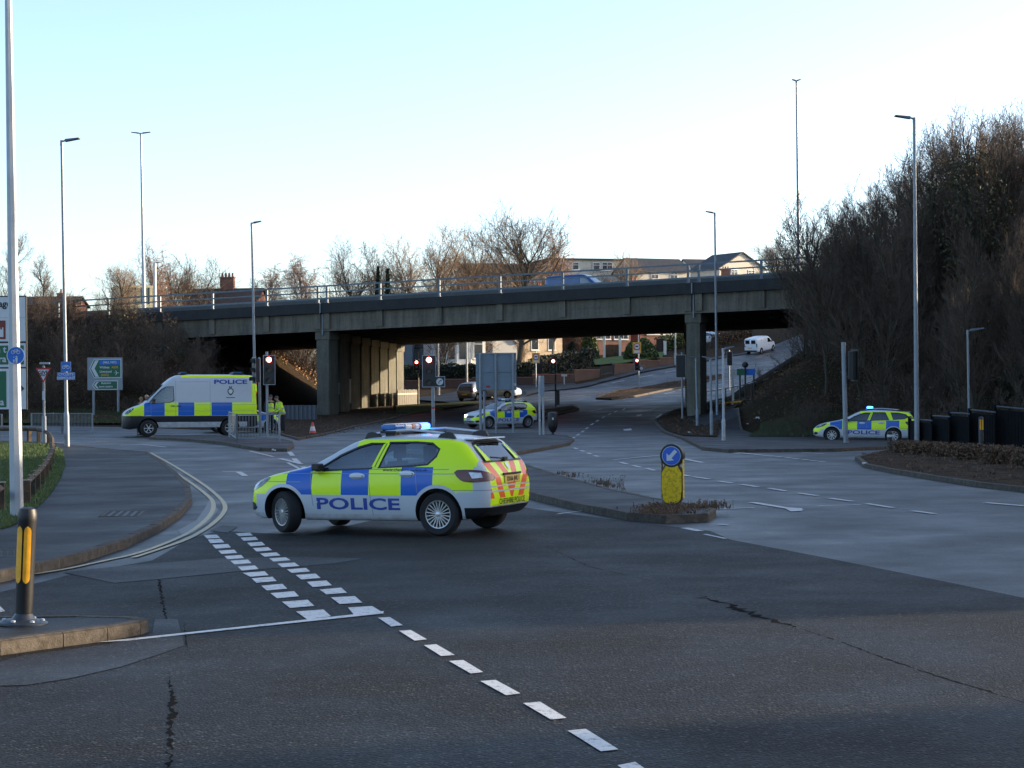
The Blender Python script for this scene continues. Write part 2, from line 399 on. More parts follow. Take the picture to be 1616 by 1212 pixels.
pavement('pavement', P([(1030, 662), (1035, 669), (1045, 679), (1076, 690), (1108, 706), (1150, 709.5), (1320, 708), (1440, 703), (1500, 701), (1500, 693), (1480, 690), (1300, 688), (1210, 689), (1170, 670), (1156, 645), (1180, 627), (1140, 630), (1092, 638), (1050, 651)], .1), .1)
struct(sheet('planting_bed', P([(1036, 662), (1047, 676), (1078, 688), (1132, 690), (1135, 665), (1125, 640), (1095, 641), (1060, 650)], .1), .135, M_leaf))
struct(sheet('grass', P([(1182, 689), (1200, 668), (1250, 657), (1330, 652), (1440, 656), (1480, 690), (1300, 687)], .1), .15, M_grassd))
pavement('pavement', P([(1349, 721), (1363, 732), (1404, 740), (1473, 751), (1541, 761), (1616, 769), (1690, 780), (1690, 712), (1616, 708), (1420, 706), (1375, 714)], .1), .1, M_leaf)
pavement('pavement', P([(470, 692), (560, 672), (640, 653.5), (700, 645), (625, 640), (560, 645), (440, 660), (430, 680)], .08), .08, M_leaf)
struct(sheet('grass_verge', P([(625, 640), (740, 633), (762, 636), (735, 640), (700, 645), (650, 652), (625, 650)], .1), .11, M_grass))
struct(sheet('grass_verge', P([(-300, 640), (0, 646), (120, 645), (205, 652), (205, 668), (0, 668), (-300, 673)]), .03, M_grassd))
struct(sheet('pavement_far', P([(830, 616), (900, 608), (950, 598), (1002, 585), (1090, 570), (1180, 555), (1180, 557), (1090, 574), (1002, 589.5), (950, 602.5), (900, 613), (830, 624)], .1), .1, M_path))
# far central reservation with low planting
pavement('traffic_island', P([(940, 628), (960, 621), (1000, 612), (1050, 604), (1090, 598), (1140, 590), (1142, 594), (1092, 606), (1040, 617), (1000, 625), (965, 629)], .12), .15, M_leaf)
pavement('traffic_island', P([(800, 660), (850, 648), (905, 640), (914, 645), (890, 651), (850, 661), (830, 668)], .1), .12, M_leaf)

# ------------------------------------------------------------------ road markings
CR1 = lambda x, y: (280 + x * .3094, 700 + y * .3094)
def c2(x, y): return (560 + x * .3094, 940 + y * .3094)
marks = MB(); marks2 = MB(); marksy = MB()
def quad(mb, pts, off=.011):
    v = []
    n = len(pts); w = []
    for p in pts:
        q = gp(*p); w.append(q)
    # subdivide long quads along their length
    if n == 4:
        k = max(1, int(max((w[1] - w[0]).length, (w[3] - w[0]).length) / 1.2))
        e1 = (w[1] - w[0]).length > (w[3] - w[0]).length
        a0, a1, b0, b1 = (w[0], w[1], w[3], w[2]) if e1 else (w[0], w[3], w[1], w[2])
        vs = []
        for i in range(k + 1):
            for a, b in ((a0, a1), (b0, b1)):
                q = a.lerp(b, i / k); vs.append((q.x, q.y, H1(q.x, q.y) + off))
        mb.add(vs, [(2 * i, 2 * i + 1, 2 * i + 3, 2 * i + 2) for i in range(k)])
    else: mb.add([(q.x, q.y, H1(q.x, q.y) + off) for q in w], [tuple(range(n))])
rowA = [(133,470,200,468,218,485,152,488),(155,493,222,490,240,508,168,512),(178,520,258,516,273,534,195,540),(208,550,290,545,305,562,225,567),(240,578,325,572,340,588,255,594),(270,602,360,596,378,614,290,620),(308,632,395,626,415,645,328,652),(333,664,445,656,465,676,372,684),(378,692,485,684,506,706,403,715),(428,730,535,720,560,745,456,754),(474,768,595,758,620,784,508,794),(533,812,665,802,698,833,575,844),(605,862,745,852,783,886,665,905)]
rowB = [(296,462,370,458,385,472,315,476),(322,484,398,479,412,495,338,500),(355,510,430,505,448,522,375,528),(384,537,462,532,483,548,405,555),(420,565,505,559,526,575,445,581),(468,590,552,584,577,599,490,606),(510,617,597,611,622,629,535,636),(558,646,655,639,678,657,583,664),(603,675,705,668,730,690,632,698),(660,710,760,703,788,728,690,737),(725,750,835,740,865,766,760,774),(783,790,905,783,943,816,828,824),(870,842,993,834,1055,872,905,884)]
for q in rowA + rowB: quad(marks, [CR1(q[i], q[i + 1]) for i in (0, 2, 4, 6)])
quad(marks, [(151, 1015.5), (400, 988.5), (400, 991.5), (200, 1013)]); quad(marks, [(400, 988.5), (606, 966), (604, 970), (400, 991.5)])
for q in [(118,118,178,115,245,157,185,163),(225,185,285,181,368,229,305,236),(352,259,415,254,510,309,440,315),(480,340,553,335,655,397,590,404),(640,443,718,437,845,506,772,516),(858,556,945,549,1080,632,1000,640),(1085,697,1178,688,1345,793,1255,803),(1340,875,1430,857,1560,948,1470,965)]:
    quad(marks, [c2(q[i], q[i + 1]) for i in (0, 2, 4, 6)])
def line(mb, a, b, w, off=.011):   # a stripe of real width w between two pixels
    p = gp(*a); q = gp(*b); d = (q - p).xy; d.normalize(); n = Vector((-d.y, d.x)) * w / 2; k = max(1, int((q - p).length / 2)); vs = []
    for i in range(k + 1):
        c = p.xy.lerp(q.xy, i / k)
        for s in (-1, 1): e = c + n * s; vs.append((e.x, e.y, H1(e.x, e.y) + off))
    mb.add(vs, [(2 * i, 2 * i + 1, 2 * i + 3, 2 * i + 2) for i in range(k)])
def stripe(mb, pts, w, off=.014):
    c = [gp(*p).xy for p in pts]; c = [p.to_3d() for p in c]; 
    for _ in range(2):
        q = [c[0]]
        for a, b in zip(c[:-1], c[1:]): q += [a * .75 + b * .25, a * .25 + b * .75]
        c = q + [c[-1]]
    vs = []
    for i, p in enumerate(c):
        d = (c[min(i + 1, len(c) - 1)] - c[max(i - 1, 0)]).xy; d.normalize(); n = Vector((-d.y, d.x)) * w / 2
        for s in (-1, 1): e = p.xy + n * s; vs.append((e.x, e.y, H1(e.x, e.y) + off))
    mb.add(vs, [(2 * i, 2 * i + 1, 2 * i + 3, 2 * i + 2) for i in range(len(c) - 1)])
stripe(marksy, [(238,715),(264,729),(297,749),(327,769),(350,789),(357,802),(350,815),(330,833),(297,852),(257,866),(211,881)], .085)
stripe(marksy, [(228,715),(264,738),(297,759),(330,784),(338,795),(335,812),(307,838),(264,858),(214,876),(165,886),(99,901),(0,915),(-120,945)], .085)
for a, b in [((1094,753),(1119,756.5)),((1134,760),(1156,763)),((1170,765),(1196,769)),((1213,771),(1240,775.5)),((1260.5,779),(1290,783)),((1310,787),(1345,792)),((1368,795.5),(1409,802)),((1440,807),(1475.5,811.6)),((906,707),(911,709)),((916,711),(922,713)),((927,715),(933,717)),((938,719),(944,721)),((979,730),(990,733)),((999,735),(1011,738)),((1020,739.5),(1033,743)),((1075,749),(1087,752))]:
    line(marks2, a, b, .12)
for a, b, w_ in [((1187,793.5),(1263,806),.16),((1555,794),(1640,801),.16),((967.7,726),(1040,719),.13),((1079,724.5),(1109,730.5),.15),((1266,714.8),(1301,716.6),.15),((1060,806),(1190,802),.08),((1290,799),(1358,797),.06)]:
    line(marks2, a, b, w_)
quad(marks2, [(1235, 801), (1266, 803), (1266, 807), (1248, 808)])
pts = [(240,495),(280,467),(320,440),(355,412),(400,378),(445,348),(495,318),(550,290),(600,270),(670,250)]
for x, y in pts:
    a = (860 + (x - 10) * .1857, 600 + (y + 6) * .1857); b = (860 + (x + 12) * .1857, 600 + (y - 8) * .1857); line(marks2, a, b, .12, .02)
for x in (1157, 1166, 1176, 1184, 1193, 1203, 1213, 1226, 1240, 1253, 1268, 1281, 1294):
    y = 714 + (x - 1157) * .107; line(marks2, (x, y), (x + 7, y + .7), .2, .015)
for x in (1160, 1175): line(marks2, (x, 716.5), (x + 9, 717.4), .2, .015)
quad(marks2, [(983, 678), (996, 676.5), (997, 679.5), (985, 680)], .015); quad(marks2, [(1004, 655.5), (1014, 654), (1011, 657), (1006, 657.5)], .02)
for a, b in [((1026,647),(1034,645)),((1049,622),(1065,618)),((1072,616),(1088,612)),((970,672.5),(997,672.5)),((930,649),(950,646)),((984,631),(992,629)),((880,628),(925,624)),((860,632),(872,631)),((965,605),(985,601)),((1010,596),(1030,592)),((1050,588),(1070,584)),((1045,657),(1052,651)),((1036,660),(1044,654))]:
    line(marks2, a, b, .15, .025)
for x, y in [(1118,604),(1133,608),(1150,602),(1128,616),(1150,612),(1170,598),(1190,588),(1160,583),(1205,600),(1222,588),(1130,592),(1180,606)]: line(marks2, (x, y), (x + 12, y - 3), .15, .03)
for a, b, w_ in [((394,712),(431,721),.12),((442,724),(475.6,732.5),.16),((456.5,713.5),(462,719.6),.16),((464,724),(471,731),.16),((454,730.5),(474,741),.1),((478,737),(484,742),.16),((352,745),(376,745),.15),((376,745),(387,751.6),.16),((151,696.7),(171,696.7),.2),((190,703),(223,701.6),.15),((223,701.6),(262,706),.13),((226,694.5),(300,697),.1),((60,698),(100,699),.12)]:
    line(marks2, a, b, w_)
for q in [(-18, 962, 0, 958, 8, 966, -10, 970)]: quad(marks2, [(q[i], q[i + 1]) for i in (0, 2, 4, 6)])
line(marks2, (925, 806), (880, 812), .06); line(marks2, (1080, 834), (1105, 839), .13); line(marks2, (1112, 844), (1145, 851), .06); line(marks2, (1134, 828), (1148, 829), .1)
struct(marks.build('road_marking', M_white)); struct(marks2.build('road_marking_worn', M_white2)); struct(marksy.build('yellow_line', M_yel))
# manhole covers
M_iron = mat2('cast_iron', (.035, .035, .037), (.06, .06, .062), 20, .5, None, None, .6, 70)
def cover(pts, label, off):
    r = P(pts, off); z = H1(r[0].x, r[0].y) + off; c = sum(r, Vector((0, 0))) / 4
    t = thing('manhole_cover', label, 'manhole cover', (c.x, c.y, z)); mb = MB(); mb2 = MB()
    q = [p - c for p in r]; qi = [p * .9 for p in q]
    mb.add([(p.x, p.y, .012) for p in q] + [(p.x, p.y, .012) for p in qi] + [(p.x, p.y, -.02) for p in q], [(i, (i + 1) % 4, 4 + (i + 1) % 4, 4 + i) for i in range(4)] + [(i, (i + 1) % 4, 8 + (i + 1) % 4, 8 + i) for i in range(4)])
    mb.build('frame', M_kerb, t)
    mb2.add([(p.x, p.y, .010) for p in qi], [(0, 1, 2, 3)])
    for i in range(5):
        for j in range(5):
            p = qi[0].lerp(qi[1], (i + .5) / 5).lerp(qi[3].lerp(qi[2], (i + .5) / 5), (j + .5) / 5); mb2.box((p.x, p.y, .013), (.07, .04, .008))
    mb2.build('lid', M_iron, t)
cover([(168, 807), (231, 806), (222, 815), (155, 816)], 'rectangular iron cover set into the dark footpath near its middle', .12)
cover([(-20, 869), (36, 869), (36, 879), (-20, 880)], 'pale rectangular cover in the footpath just behind the black and yellow bollard', .12)
# ------------------------------------------------------------------ vehicles
M_tyre = mat('tyre_rubber', (.012, .012, .013), .85, var=.2, scale=20, bump=.3, bscale=80)
M_rim = mat('wheel_alloy', (.42, .43, .45), .38, .75, var=.15, scale=9)
M_black = mat('black_plastic', (.012, .012, .014), .5, var=.2)
M_interior = mat('interior_trim', (.014, .015, .017), .8, var=.2)
M_seat = mat('seat_fabric', (.022, .024, .030), .9, var=.2)
M_under = mat('wheel_housing', (.006, .006, .007), .9, var=.2)
M_silver = mat('handle_silver', (.52, .54, .56), .35, .3, var=.1)
M_blueletter = mat('vinyl_blue', (.015, .045, .27), .5, var=.06)
M_blkletter = mat('vinyl_black', (.012, .012, .012), .5, var=.1)
M_plate = mat('plate_yellow', (.62, .40, .10), .45, var=.12, scale=20)
M_platew = mat('plate_white', (.62, .62, .60), .45, var=.1, scale=20)
M_red = mat('lamp_red', (.09, .004, .008), .25, var=.2, scale=12, coat=.15)
M_clear = mat('lamp_clear', (.45, .47, .50), .12, .4, var=.3, scale=14, coat=.6)
M_lampdark = mat('lamp_dark', (.05, .055, .065), .12, .2, var=.35, scale=14, coat=.8)
M_blue_on = mat('beacon_blue_lit', (.05, .2, .9), .3, var=0, emit=(.03, .17, 1.0), es=4.5)
M_white_on = mat('lamp_white_lit', (.8, .85, 1), .3, var=0, emit=(.75, .85, 1.0), es=12)
M_blue_off = mat('beacon_blue', (.02, .12, .36), .2, var=.2, coat=.5)
M_amber = mat('beacon_amber', (.55, .20, .09), .25, var=.2, coat=.4)
M_lens = mat('beacon_clear', (.55, .56, .58), .2, var=.1, coat=.4)
def glassmat(name, tint, r=.04):
    n = NT(name); n.n.remove(n.b)
    tr = n.new('ShaderNodeBsdfTransparent'); tr.inputs[0].default_value = (*tint, 1)
    gl = n.new('ShaderNodeBsdfGlossy'); gl.inputs[0].default_value = (.9, .95, 1, 1); gl.inputs['Roughness'].default_value = r
    fr = n.new('ShaderNodeFresnel'); fr.inputs[0].default_value = 1.5
    mx = n.new('ShaderNodeMixShader'); n.l.new(n.math('ADD', n.math('MULTIPLY', fr.outputs[0], .9), .09), mx.inputs[0]); n.l.new(tr.outputs[0], mx.inputs[1]); n.l.new(gl.outputs[0], mx.inputs[2])
    n.l.new(mx.outputs[0], n.out.inputs[0]); return n.m
M_glass = glassmat('car_glass', (.62, .78, .82))
YEL = (.66, .90, .012); BLU = (.003, .10, .46); WHT = (.47, .50, .53); ORG = (.80, .13, .03)

def livery(name, p):
    """paint: side squares by position along and up the body, chevrons at the back"""
    n = NT(name); b = n.b; b.inputs['Roughness'].default_value = .32; b.inputs['Coat Weight'].default_value = .22; b.inputs['Coat Roughness'].default_value = .08; b.inputs['Specular IOR Level'].default_value = .3
    x, y, z = n.xyz()[0], n.xyz()[1], n.xyz()[2]
    ay = n.math('ABSOLUTE', y)
    geo = n.new('ShaderNodeNewGeometry'); 
    vt = n.new('ShaderNodeVectorTransform'); vt.vector_type = 'NORMAL'; vt.convert_from = 'WORLD'; vt.convert_to = 'OBJECT'; n.l.new(geo.outputs['Normal'], vt.inputs[0])
    sn = n.new('ShaderNodeSeparateXYZ'); n.l.new(vt.outputs[0], sn.inputs[0]); nx, ny, nz = sn.outputs
    gt = lambda a, v: n.math('GREATER_THAN', a, v); lt = lambda a, v: n.math('LESS_THAN', a, v)
    mul = lambda *a: a[0] if len(a) == 1 else n.math('MULTIPLY', a[0], mul(*a[1:]))
    white = n.mix(n.ramp(n.noise(3, 4, .6), [(.35, 0.0), (.75, .35)]), WHT, tuple(c * .86 for c in WHT))
    # squares
    L0, L1 = p['x0'], p['x1']
    xs = n.math('ADD', x, n.math('MULTIPLY', n.math('SUBTRACT', z, .75), p.get('slant', 0)))
    f = n.math('DIVIDE', n.math('SUBTRACT', xs, L0), L1 - L0, clamp=True)
    stops = [((a - L0) / (L1 - L0), YEL if c == 'y' else BLU if c == 'b' else WHT) for a, c in p['stops']]
    sq = n.ramp(f, stops, 'CONSTANT')
    sidem = gt(n.math('ABSOLUTE', ny), .30)
    band = mul(gt(z, p['zlow']), lt(z, p['ztop']), sidem, gt(x, p['xr']), lt(x, p['xf']))
    for wx in p['axles']:   # white ring round each wheel arch
        dx = n.math('SUBTRACT', x, wx); dz = n.math('SUBTRACT', z, p['wz'])
        d2 = n.math('ADD', n.math('MULTIPLY', dx, dx), n.math('MULTIPLY', dz, dz))
        band = mul(band, gt(d2, p['ring'] ** 2))
    if p.get('notch'):  # lower edge rises towards the tail
        for (xa, za) in p['notch']: band = mul(band, n.math('SUBTRACT', 1.0, mul(lt(x, xa), lt(z, za))))
    if p.get('up'):
        zu, xu = p['up']; sq = n.mix(gt(z, zu), sq, n.mix(gt(x, xu), YEL, WHT))
    c = n.mix(band, white, sq)
    for (a0, a1, z0, z1, colr) in p.get('extra', []):
        mk = mul(gt(x, a0), lt(x, a1), gt(z, z0), lt(z, z1), sidem); c = n.mix(mk, c, colr)
    # rear chevrons
    if p.get('chev'):
        cy, z0, z1, zs, xm = p['chev']
        st = n.math('FRACT', n.math('DIVIDE', n.math('SUBTRACT', n.math('ADD', n.math('MULTIPLY', ay, 1.0), n.math('MULTIPLY', z, -.55)), -.62), .36))
        org = n.mix(gt(st, .5), YEL, ORG)
        org = n.mix(lt(z, zs), org, YEL)
        rm = mul(lt(nx, -.30), lt(ay, cy), gt(z, z0), lt(z, z1), lt(x, xm)); c = n.mix(rm, c, org)
        for za, zb in p.get('chevgap', []):
            c = n.mix(mul(rm, gt(z, za), lt(z, zb)), c, WHT)
    if p.get('nose'):  # yellow front corners
        xa, za, zb = p['nose']; c = n.mix(mul(gt(x, xa), gt(z, za), lt(z, zb)), c, YEL)
    if p.get('bonnet'):
        c = n.mix(mul(gt(x, p['bonnet'][0]), lt(x, p['bonnet'][1]), gt(nz, .6), lt(ay, .62)), c, (.60, .68, .16))
    # seams
    seam = None
    for (kind, v, lo, hi) in p['seams']:
        a, q = (x, z) if kind == 'v' else (z, x)
        k = p.get('sslant', 0) if kind == 'v' else 0
        aa = n.math('ADD', a, n.math('MULTIPLY', n.math('SUBTRACT', z, .6), k)) if k else a
        mk = mul(lt(n.math('ABSOLUTE', n.math('SUBTRACT', aa, v)), p.get('sw', .006)), gt(q, lo), lt(q, hi), sidem)
        seam = mk if seam is None else n.math('MAXIMUM', seam, mk)
    if seam is not None: c = n.mix(n.math('MULTIPLY', seam, .75), c, (.18, .2, .24))
    # road dirt towards the sills, black lower plastic
    dirt = mul(n.ramp(n.noise(5, 5, .7), [(.35, 0.0), (.7, 1.0)]), lt(z, p['zdirt']))
    c = n.mix(n.math('MULTIPLY', dirt, .55), c, (.20, .17, .14))
    for (a0, a1, z1) in p.get('black', []):
        c = n.mix(mul(gt(x, a0), lt(x, a1), lt(z, z1)), c, (.014, .014, .016))
    if p.get('blackband'):
        c = n.mix(mul(gt(z, p['blackband'][0]), lt(z, p['blackband'][1])), c, (.014, .015, .022))
    n.l.new(c, b.inputs['Base Color']); n.bump(n.noise(2.0, 2, .5), .02, .01)
    return n.m

GH = [(1, 0), (.972, .16), (.938, .34), (.90, .52), (.86, .68), (.815, .81), (.755, .905), (.67, .955), (.50, .985), (.27, .997), (0, 1)]
HD = [(1, 0), (.99, .28), (.965, .50), (.91, .68), (.84, .80), (.75, .88), (.65, .93), (.52, .96), (.38, .98), (.2, .995), (0, 1)]
VN = [(1, 0), (.985, .2), (.97, .4), (.955, .6), (.938, .78), (.91, .89), (.86, .95), (.75, .98), (.55, .99), (.3, .997), (0, 1)]
def interp(tab, x, sm=.06):
    a = np.array(sorted(tab)); xs = np.array([x - sm, x - sm / 2, x, x + sm / 2, x + sm])
    return float(np.interp(xs, a[:, 0], a[:, 1]).mean())
def loft(S, inset_=0.0, xr=None, zmin=None, step=.06):
    x0, x1 = S['W'][0][0], S['W'][-1][0]; lo, hi = min(x0, x1), max(x0, x1)
    if xr: lo, hi = xr
    n = int((hi - lo) / step); xs = list(np.linspace(lo, hi, n + 1))
    if not xr: xs = [lo, lo + .015, lo + .035] + xs[1:-1] + [hi - .035, hi - .015, hi]
    G = S.get('G', GH); vs = []; R = None
    sp = S.get('prof', [(0, .91), (.06, .94), (.2, .972), (.38, .995), (.55, 1.0), (.72, 1.0), (.86, .985), (.95, .968), (1, .955)])
    for x in xs:
        W = interp(S['W'], x, .02) - inset_; zb = interp(S['zb'], x, .02); zl = interp(S['zl'], x); zt = interp(S['zt'], x, .05) - inset_
        if zmin is not None: zb = zmin; zl = max(zl, zb + .1)
        zl = min(zl, zt - .015); k = min(1, max(0, (zt - zl) / .36)); half = [(0, zb), (.6 * W, zb), (.86 * W, zb)]
        for t, ww in sp: half.append((W * ww, zb + (zl - zb) * (.02 + .98 * t)))
        wb = W * sp[-1][1]
        for (a, h), (a2, h2) in zip(G[1:], HD[1:]): half.append((wb * (a * k + a2 * (1 - k)), zl + (zt - zl) * (h * k + h2 * (1 - k))))
        ring = [(x, yy, zz) for yy, zz in half] + [(x, -yy, zz) for yy, zz in half[-2:0:-1]]
        R = len(ring); vs += ring
    fs = [tuple(range(R)), tuple(range((len(xs) - 1) * R, len(xs) * R))]
    for i in range(len(xs) - 1):
        for j in range(R): fs.append((i * R + j, i * R + (j + 1) % R, (i + 1) * R + (j + 1) % R, (i + 1) * R + j))
    mb = MB(); mb.add(vs, fs); return mb
def boolean(ob, cutters):
    cs = []
    for c, mi in cutters:
        c.m = [mi] * len(c.f); o = c.build('cutter', [M_under, M_under, M_under]); cs.append(o)
        m = ob.modifiers.new('b', 'BOOLEAN'); m.operation = 'DIFFERENCE'; m.object = o; m.solver = 'EXACT'
    bpy.context.view_layer.update()
    me = bpy.data.meshes.new_from_object(ob.evaluated_get(bpy.context.evaluated_depsgraph_get()))
    ob.modifiers.clear(); ob.data = me
    for o in cs: bpy.data.objects.remove(o)
class Skin:
    """drapes flat outlines on the uncut body"""
    def __init__(s, mb): s.t = BVHTree.FromPolygons([Vector(v) for v in mb.v], mb.f)
    def hit(s, h, z, d, r, off):
        o = r * h + Vector((0, 0, z)) - d * 6
        p, nn, i, q = s.t.ray_cast(o, d)
        return None if p is None else p - d * off
    def drape(s, poly, d, off=.004, step=.06, thick=True):
        d = Vector(d).normalized(); r = Vector((-d.y, d.x, 0)).normalized()
        if abs(d.y) > .95: r = Vector((1, 0, 0))
        bm = bmesh.new(); bm.faces.new([bm.verts.new((a, 0, b)) for a, b in poly]); bmesh.ops.triangulate(bm, faces=bm.faces[:])
        gridcut(bm, min(p[0] for p in poly), max(p[0] for p in poly), step, 0); gridcut(bm, min(p[1] for p in poly), max(p[1] for p in poly), step, 2)
        return s._map(bm, d, r, off)
    def _map(s, bm, d, r, off):
        bad = []
        for v in bm.verts:
            q = s.hit(v.co.x, v.co.z, d, r, off)
            if q is None: bad.append(v)
            else: v.co = q
        if bad: bmesh.ops.delete(bm, geom=bad, context='VERTS')
        mb = MB(); bm.verts.index_update(); mb.add([v.co[:] for v in bm.verts], [tuple(v.index for v in f.verts) for f in bm.faces]); bm.free(); return mb
    def lettering(s, txt, size, h, z, d, off, sx, bold, flip=False):
        d = Vector(d).normalized(); r = Vector((-d.y, d.x, 0)).normalized()
        if abs(d.y) > .95: r = Vector((1, 0, 0))
        me = text(txt, size, None, sx=sx, bold=bold, ext=0, mesh_only=True)
        bm = bmesh.new(); bm.from_mesh(me); bmesh.ops.triangulate(bm, faces=bm.faces[:])
        xs = [v.co.x for v in bm.verts]; gridcut(bm, min(xs), max(xs), .08, 0)
        for v in bm.verts: v.co = Vector((h + (-v.co.x if flip else v.co.x), 0, z + v.co.y))
        return s._map(bm, d, r, off)
def mirror(mb):
    m = MB(); m.add([(a, -b, c) for a, b, c in mb.v], [tuple(reversed(f)) for f in mb.f], 0); m.m = list(mb.m); return m
def offset_poly(poly, d):
    q = [Vector(p) for p in poly]; return [tuple(p) for p in inset(q, -d)]
def ringtrim(sk, poly, wd, d, off):
    out = offset_poly(poly, wd); m = MB(); n = len(poly); d = Vector(d).normalized(); r = Vector((-d.y, d.x, 0)).normalized()
    if abs(d.y) > .95: r = Vector((1, 0, 0))
    A = []; 
    for i in range(n):
        a, b = Vector(poly[i]), Vector(poly[(i + 1) % n]); oa, ob_ = Vector(out[i]), Vector(out[(i + 1) % n]); k = max(1, int((b - a).length / .06))
        for j in range(k): A.append((a.lerp(b, j / k), oa.lerp(ob_, j / k)))
    vs = []
    for a, b in A:
        for q in (a, b):
            h = sk.hit(q[0], q[1], d, r, off); 
            vs.append(h if h is not None else Vector((q[0], 0, q[1])))
    N = len(A); m.add(vs, [(2 * i, 2 * i + 1, (2 * i + 3) % (2 * N), (2 * i + 2) % (2 * N)) for i in range(N)]); return m
def rr(poly, it=2): return [tuple(p.xy) for p in smooth_poly([Vector((a, b, 0)) for a, b in poly], it)]
def wheel(parent, x, y, r, wd, steer=0.0, rim=.66, spokes=10, z=None, style='multi'):
    o = bpy.data.objects.new('wheel', None); COL.objects.link(o); o.parent = parent; o.location = (x, y, r); sgn = 1 if y > 0 else -1; o.rotation_euler = (0, 0, steer + (0 if sgn > 0 else PI)); o.empty_display_size = .1
    t = MB(); w2 = wd / 2; rr_ = r * rim
    t.lathe([(rr_, -w2 * .9), (r * .90, -w2), (r * .97, -w2 * .8), (r, -w2 * .55), (r, w2 * .55), (r * .97, w2 * .8), (r * .90, w2), (rr_ * 1.02, w2 * .92), (rr_, w2 * .8), (rr_ * .98, w2 * .2)], 36, axis='Y'); t.build('tyre', M_tyre, o, True, 50)
    m = MB(); m.lathe([(rr_ * 1.0, w2 * .82), (rr_ * .985, w2 * .86), (rr_ * .93, w2 * .84), (rr_ * .90, w2 * .5), (rr_ * .88, w2 * .2)], 36, axis='Y')
    m.f = m.f[:-2]; m.m = m.m[:-2]
    m.lathe([(rr_ * .19, w2 * .60), (rr_ * .19, w2 * .78), (rr_ * .10, w2 * .84), (.001, w2 * .85)], 16, axis='Y')
    for i in range(spokes):
        for k in ((-.055, .055) if style == 'multi' else (0,)):
            a = 2 * PI * i / spokes; ca, sa = math.cos(a), math.sin(a); hw = rr_ * (.035 if style == 'multi' else .085); vs = []
            for rad, dy, off, ww in ((rr_ * .17, w2 * .76, k * .45, hw * .8), (rr_ * .93, w2 * .80, k * 1.9 * 1, hw * 1.15)):
                for s1, s2 in ((-1, 0), (1, 0), (1, -1), (-1, -1)):
                    tq = off * r * .9 + s1 * ww; vs.append((rad * ca - tq * sa, dy + s2 * .02, rad * sa + tq * ca))
            m.add(vs, [(0, 1, 5, 4), (1, 2, 6, 5), (2, 3, 7, 6), (3, 0, 4, 7), (0, 3, 2, 1), (4, 5, 6, 7)])
    m.build('rim', M_rim, o, True, 30)
    h = MB(); h.lathe([(.001, w2 * .12), (rr_ * .9, w2 * .12), (rr_ * .9, w2 * .05), (.001, w2 * .05)], 24, axis='Y'); h.build('brake_disc', M_under, o)
    return o

def make_vehicle(name, label, cat, S, paint, group=None, steer=0.0, detail=True):
    t = thing(name, label, cat, group=group); mb = loft(S); sk = Skin(mb)
    body = mb.build('body', [paint, M_under, M_interior], t)
    cuts = []
    for ax in S['axles']:
        c = MB()
        for sgn in (1, -1): c.cyl((ax, sgn * (S['hw'] - .30), S['r'] + .01), (ax, sgn * 1.6, S['r'] + .01), S['r'] + .055, n=36)
        cuts.append((c, 1))
    if S.get('cabin'):
        a, b, zm = S['cabin']; cuts.append((loft(S, .05, (a, b), zm, .09), 2))
        for k, poly in S['side'].items():
            c = MB(); c.prism(poly, (0, 1.6, 0), (1, 0, 0), (0, 0, 1), 3.2); cuts.append((c, 2))
        for which, (poly, xa, xb) in S['ends'].items():
            c = MB(); c.prism(poly, (xa, 0, 0), (0, 1, 0), (0, 0, 1), xb - xa); cuts.append((c, 2))
    boolean(body, cuts)
    me = body.data; me.polygons.foreach_set('use_smooth', [True] * len(me.polygons)); me.set_sharp_from_angle(angle=math.radians(52)); t.scale = (.95, .95, .95)
    if S.get('cabin'):
        for k, poly in S['side'].items():
            for sgn in (1, -1):
                g = sk.drape(offset_poly(poly, .004), (0, -1, 0), -.012, .1); tr = ringtrim(sk, poly, S.get('trimw', .028), (0, -1, 0), .003)
                if sgn < 0: g = mirror(g); tr = mirror(tr)
                w_ = g.build('window', S.get('glass', M_glass), t, True, 60); tr.build('frame', M_black, w_)
        for which, (poly, xa, xb) in S['ends'].items():
            d = (-1, 0, 0) if which == 'windscreen' else (1, 0, 0); q = [(-a, b) for a, b in poly] if which == 'windscreen' else poly
            g = sk.drape(offset_poly(q, .004), d, -.012, .1); w_ = g.build(which, S.get('glass', M_glass), t, True, 60)
            ringtrim(sk, q, .035, d, .003).build('frame', M_black, w_)
    if S.get('seats'):
        for (sx_, zs) in S['seats']:
            for sy in (.36, -.36):
                m = MB(); m.box((sx_, sy, zs), (.48, .48, .16)); m.box((sx_ - .27, sy, zs + .28), (.13, .46, .52)); m.box((sx_ - .31, sy, zs + .68), (.10, .26, .20)); m.box((sx_ - .30, sy, zs + .56), (.04, .12, .12)); m.build('seat', M_seat, t, bevel=.045)
        m = MB(); dx, dz = S['dash']; m.box((dx, 0, dz), (.5, 1.36, .22)); m.lathe([(.19, -.01), (.19, .012), (.165, .012), (.165, -.01)], 20, (dx - .36, -.38, dz + .08), 'X'); m.build('dashboard', M_interior, t, bevel=.03)
    for i, ax in enumerate(S['axles']):
        for sgn in (1, -1): wheel(t, ax, sgn * (S['hw'] - S.get('tw', .215) / 2 - .012), S['r'], S.get('tw', .215), steer if i == 0 else 0, S.get('rim', .66), S.get('spokes', 10), style=S.get('rstyle', 'multi'))
    return t, sk
def both(mb, name, m, parent, **k):
    a = mb.build(name, m, parent, **k); b = mirror(mb).build(name, m, parent, **k); return a, b
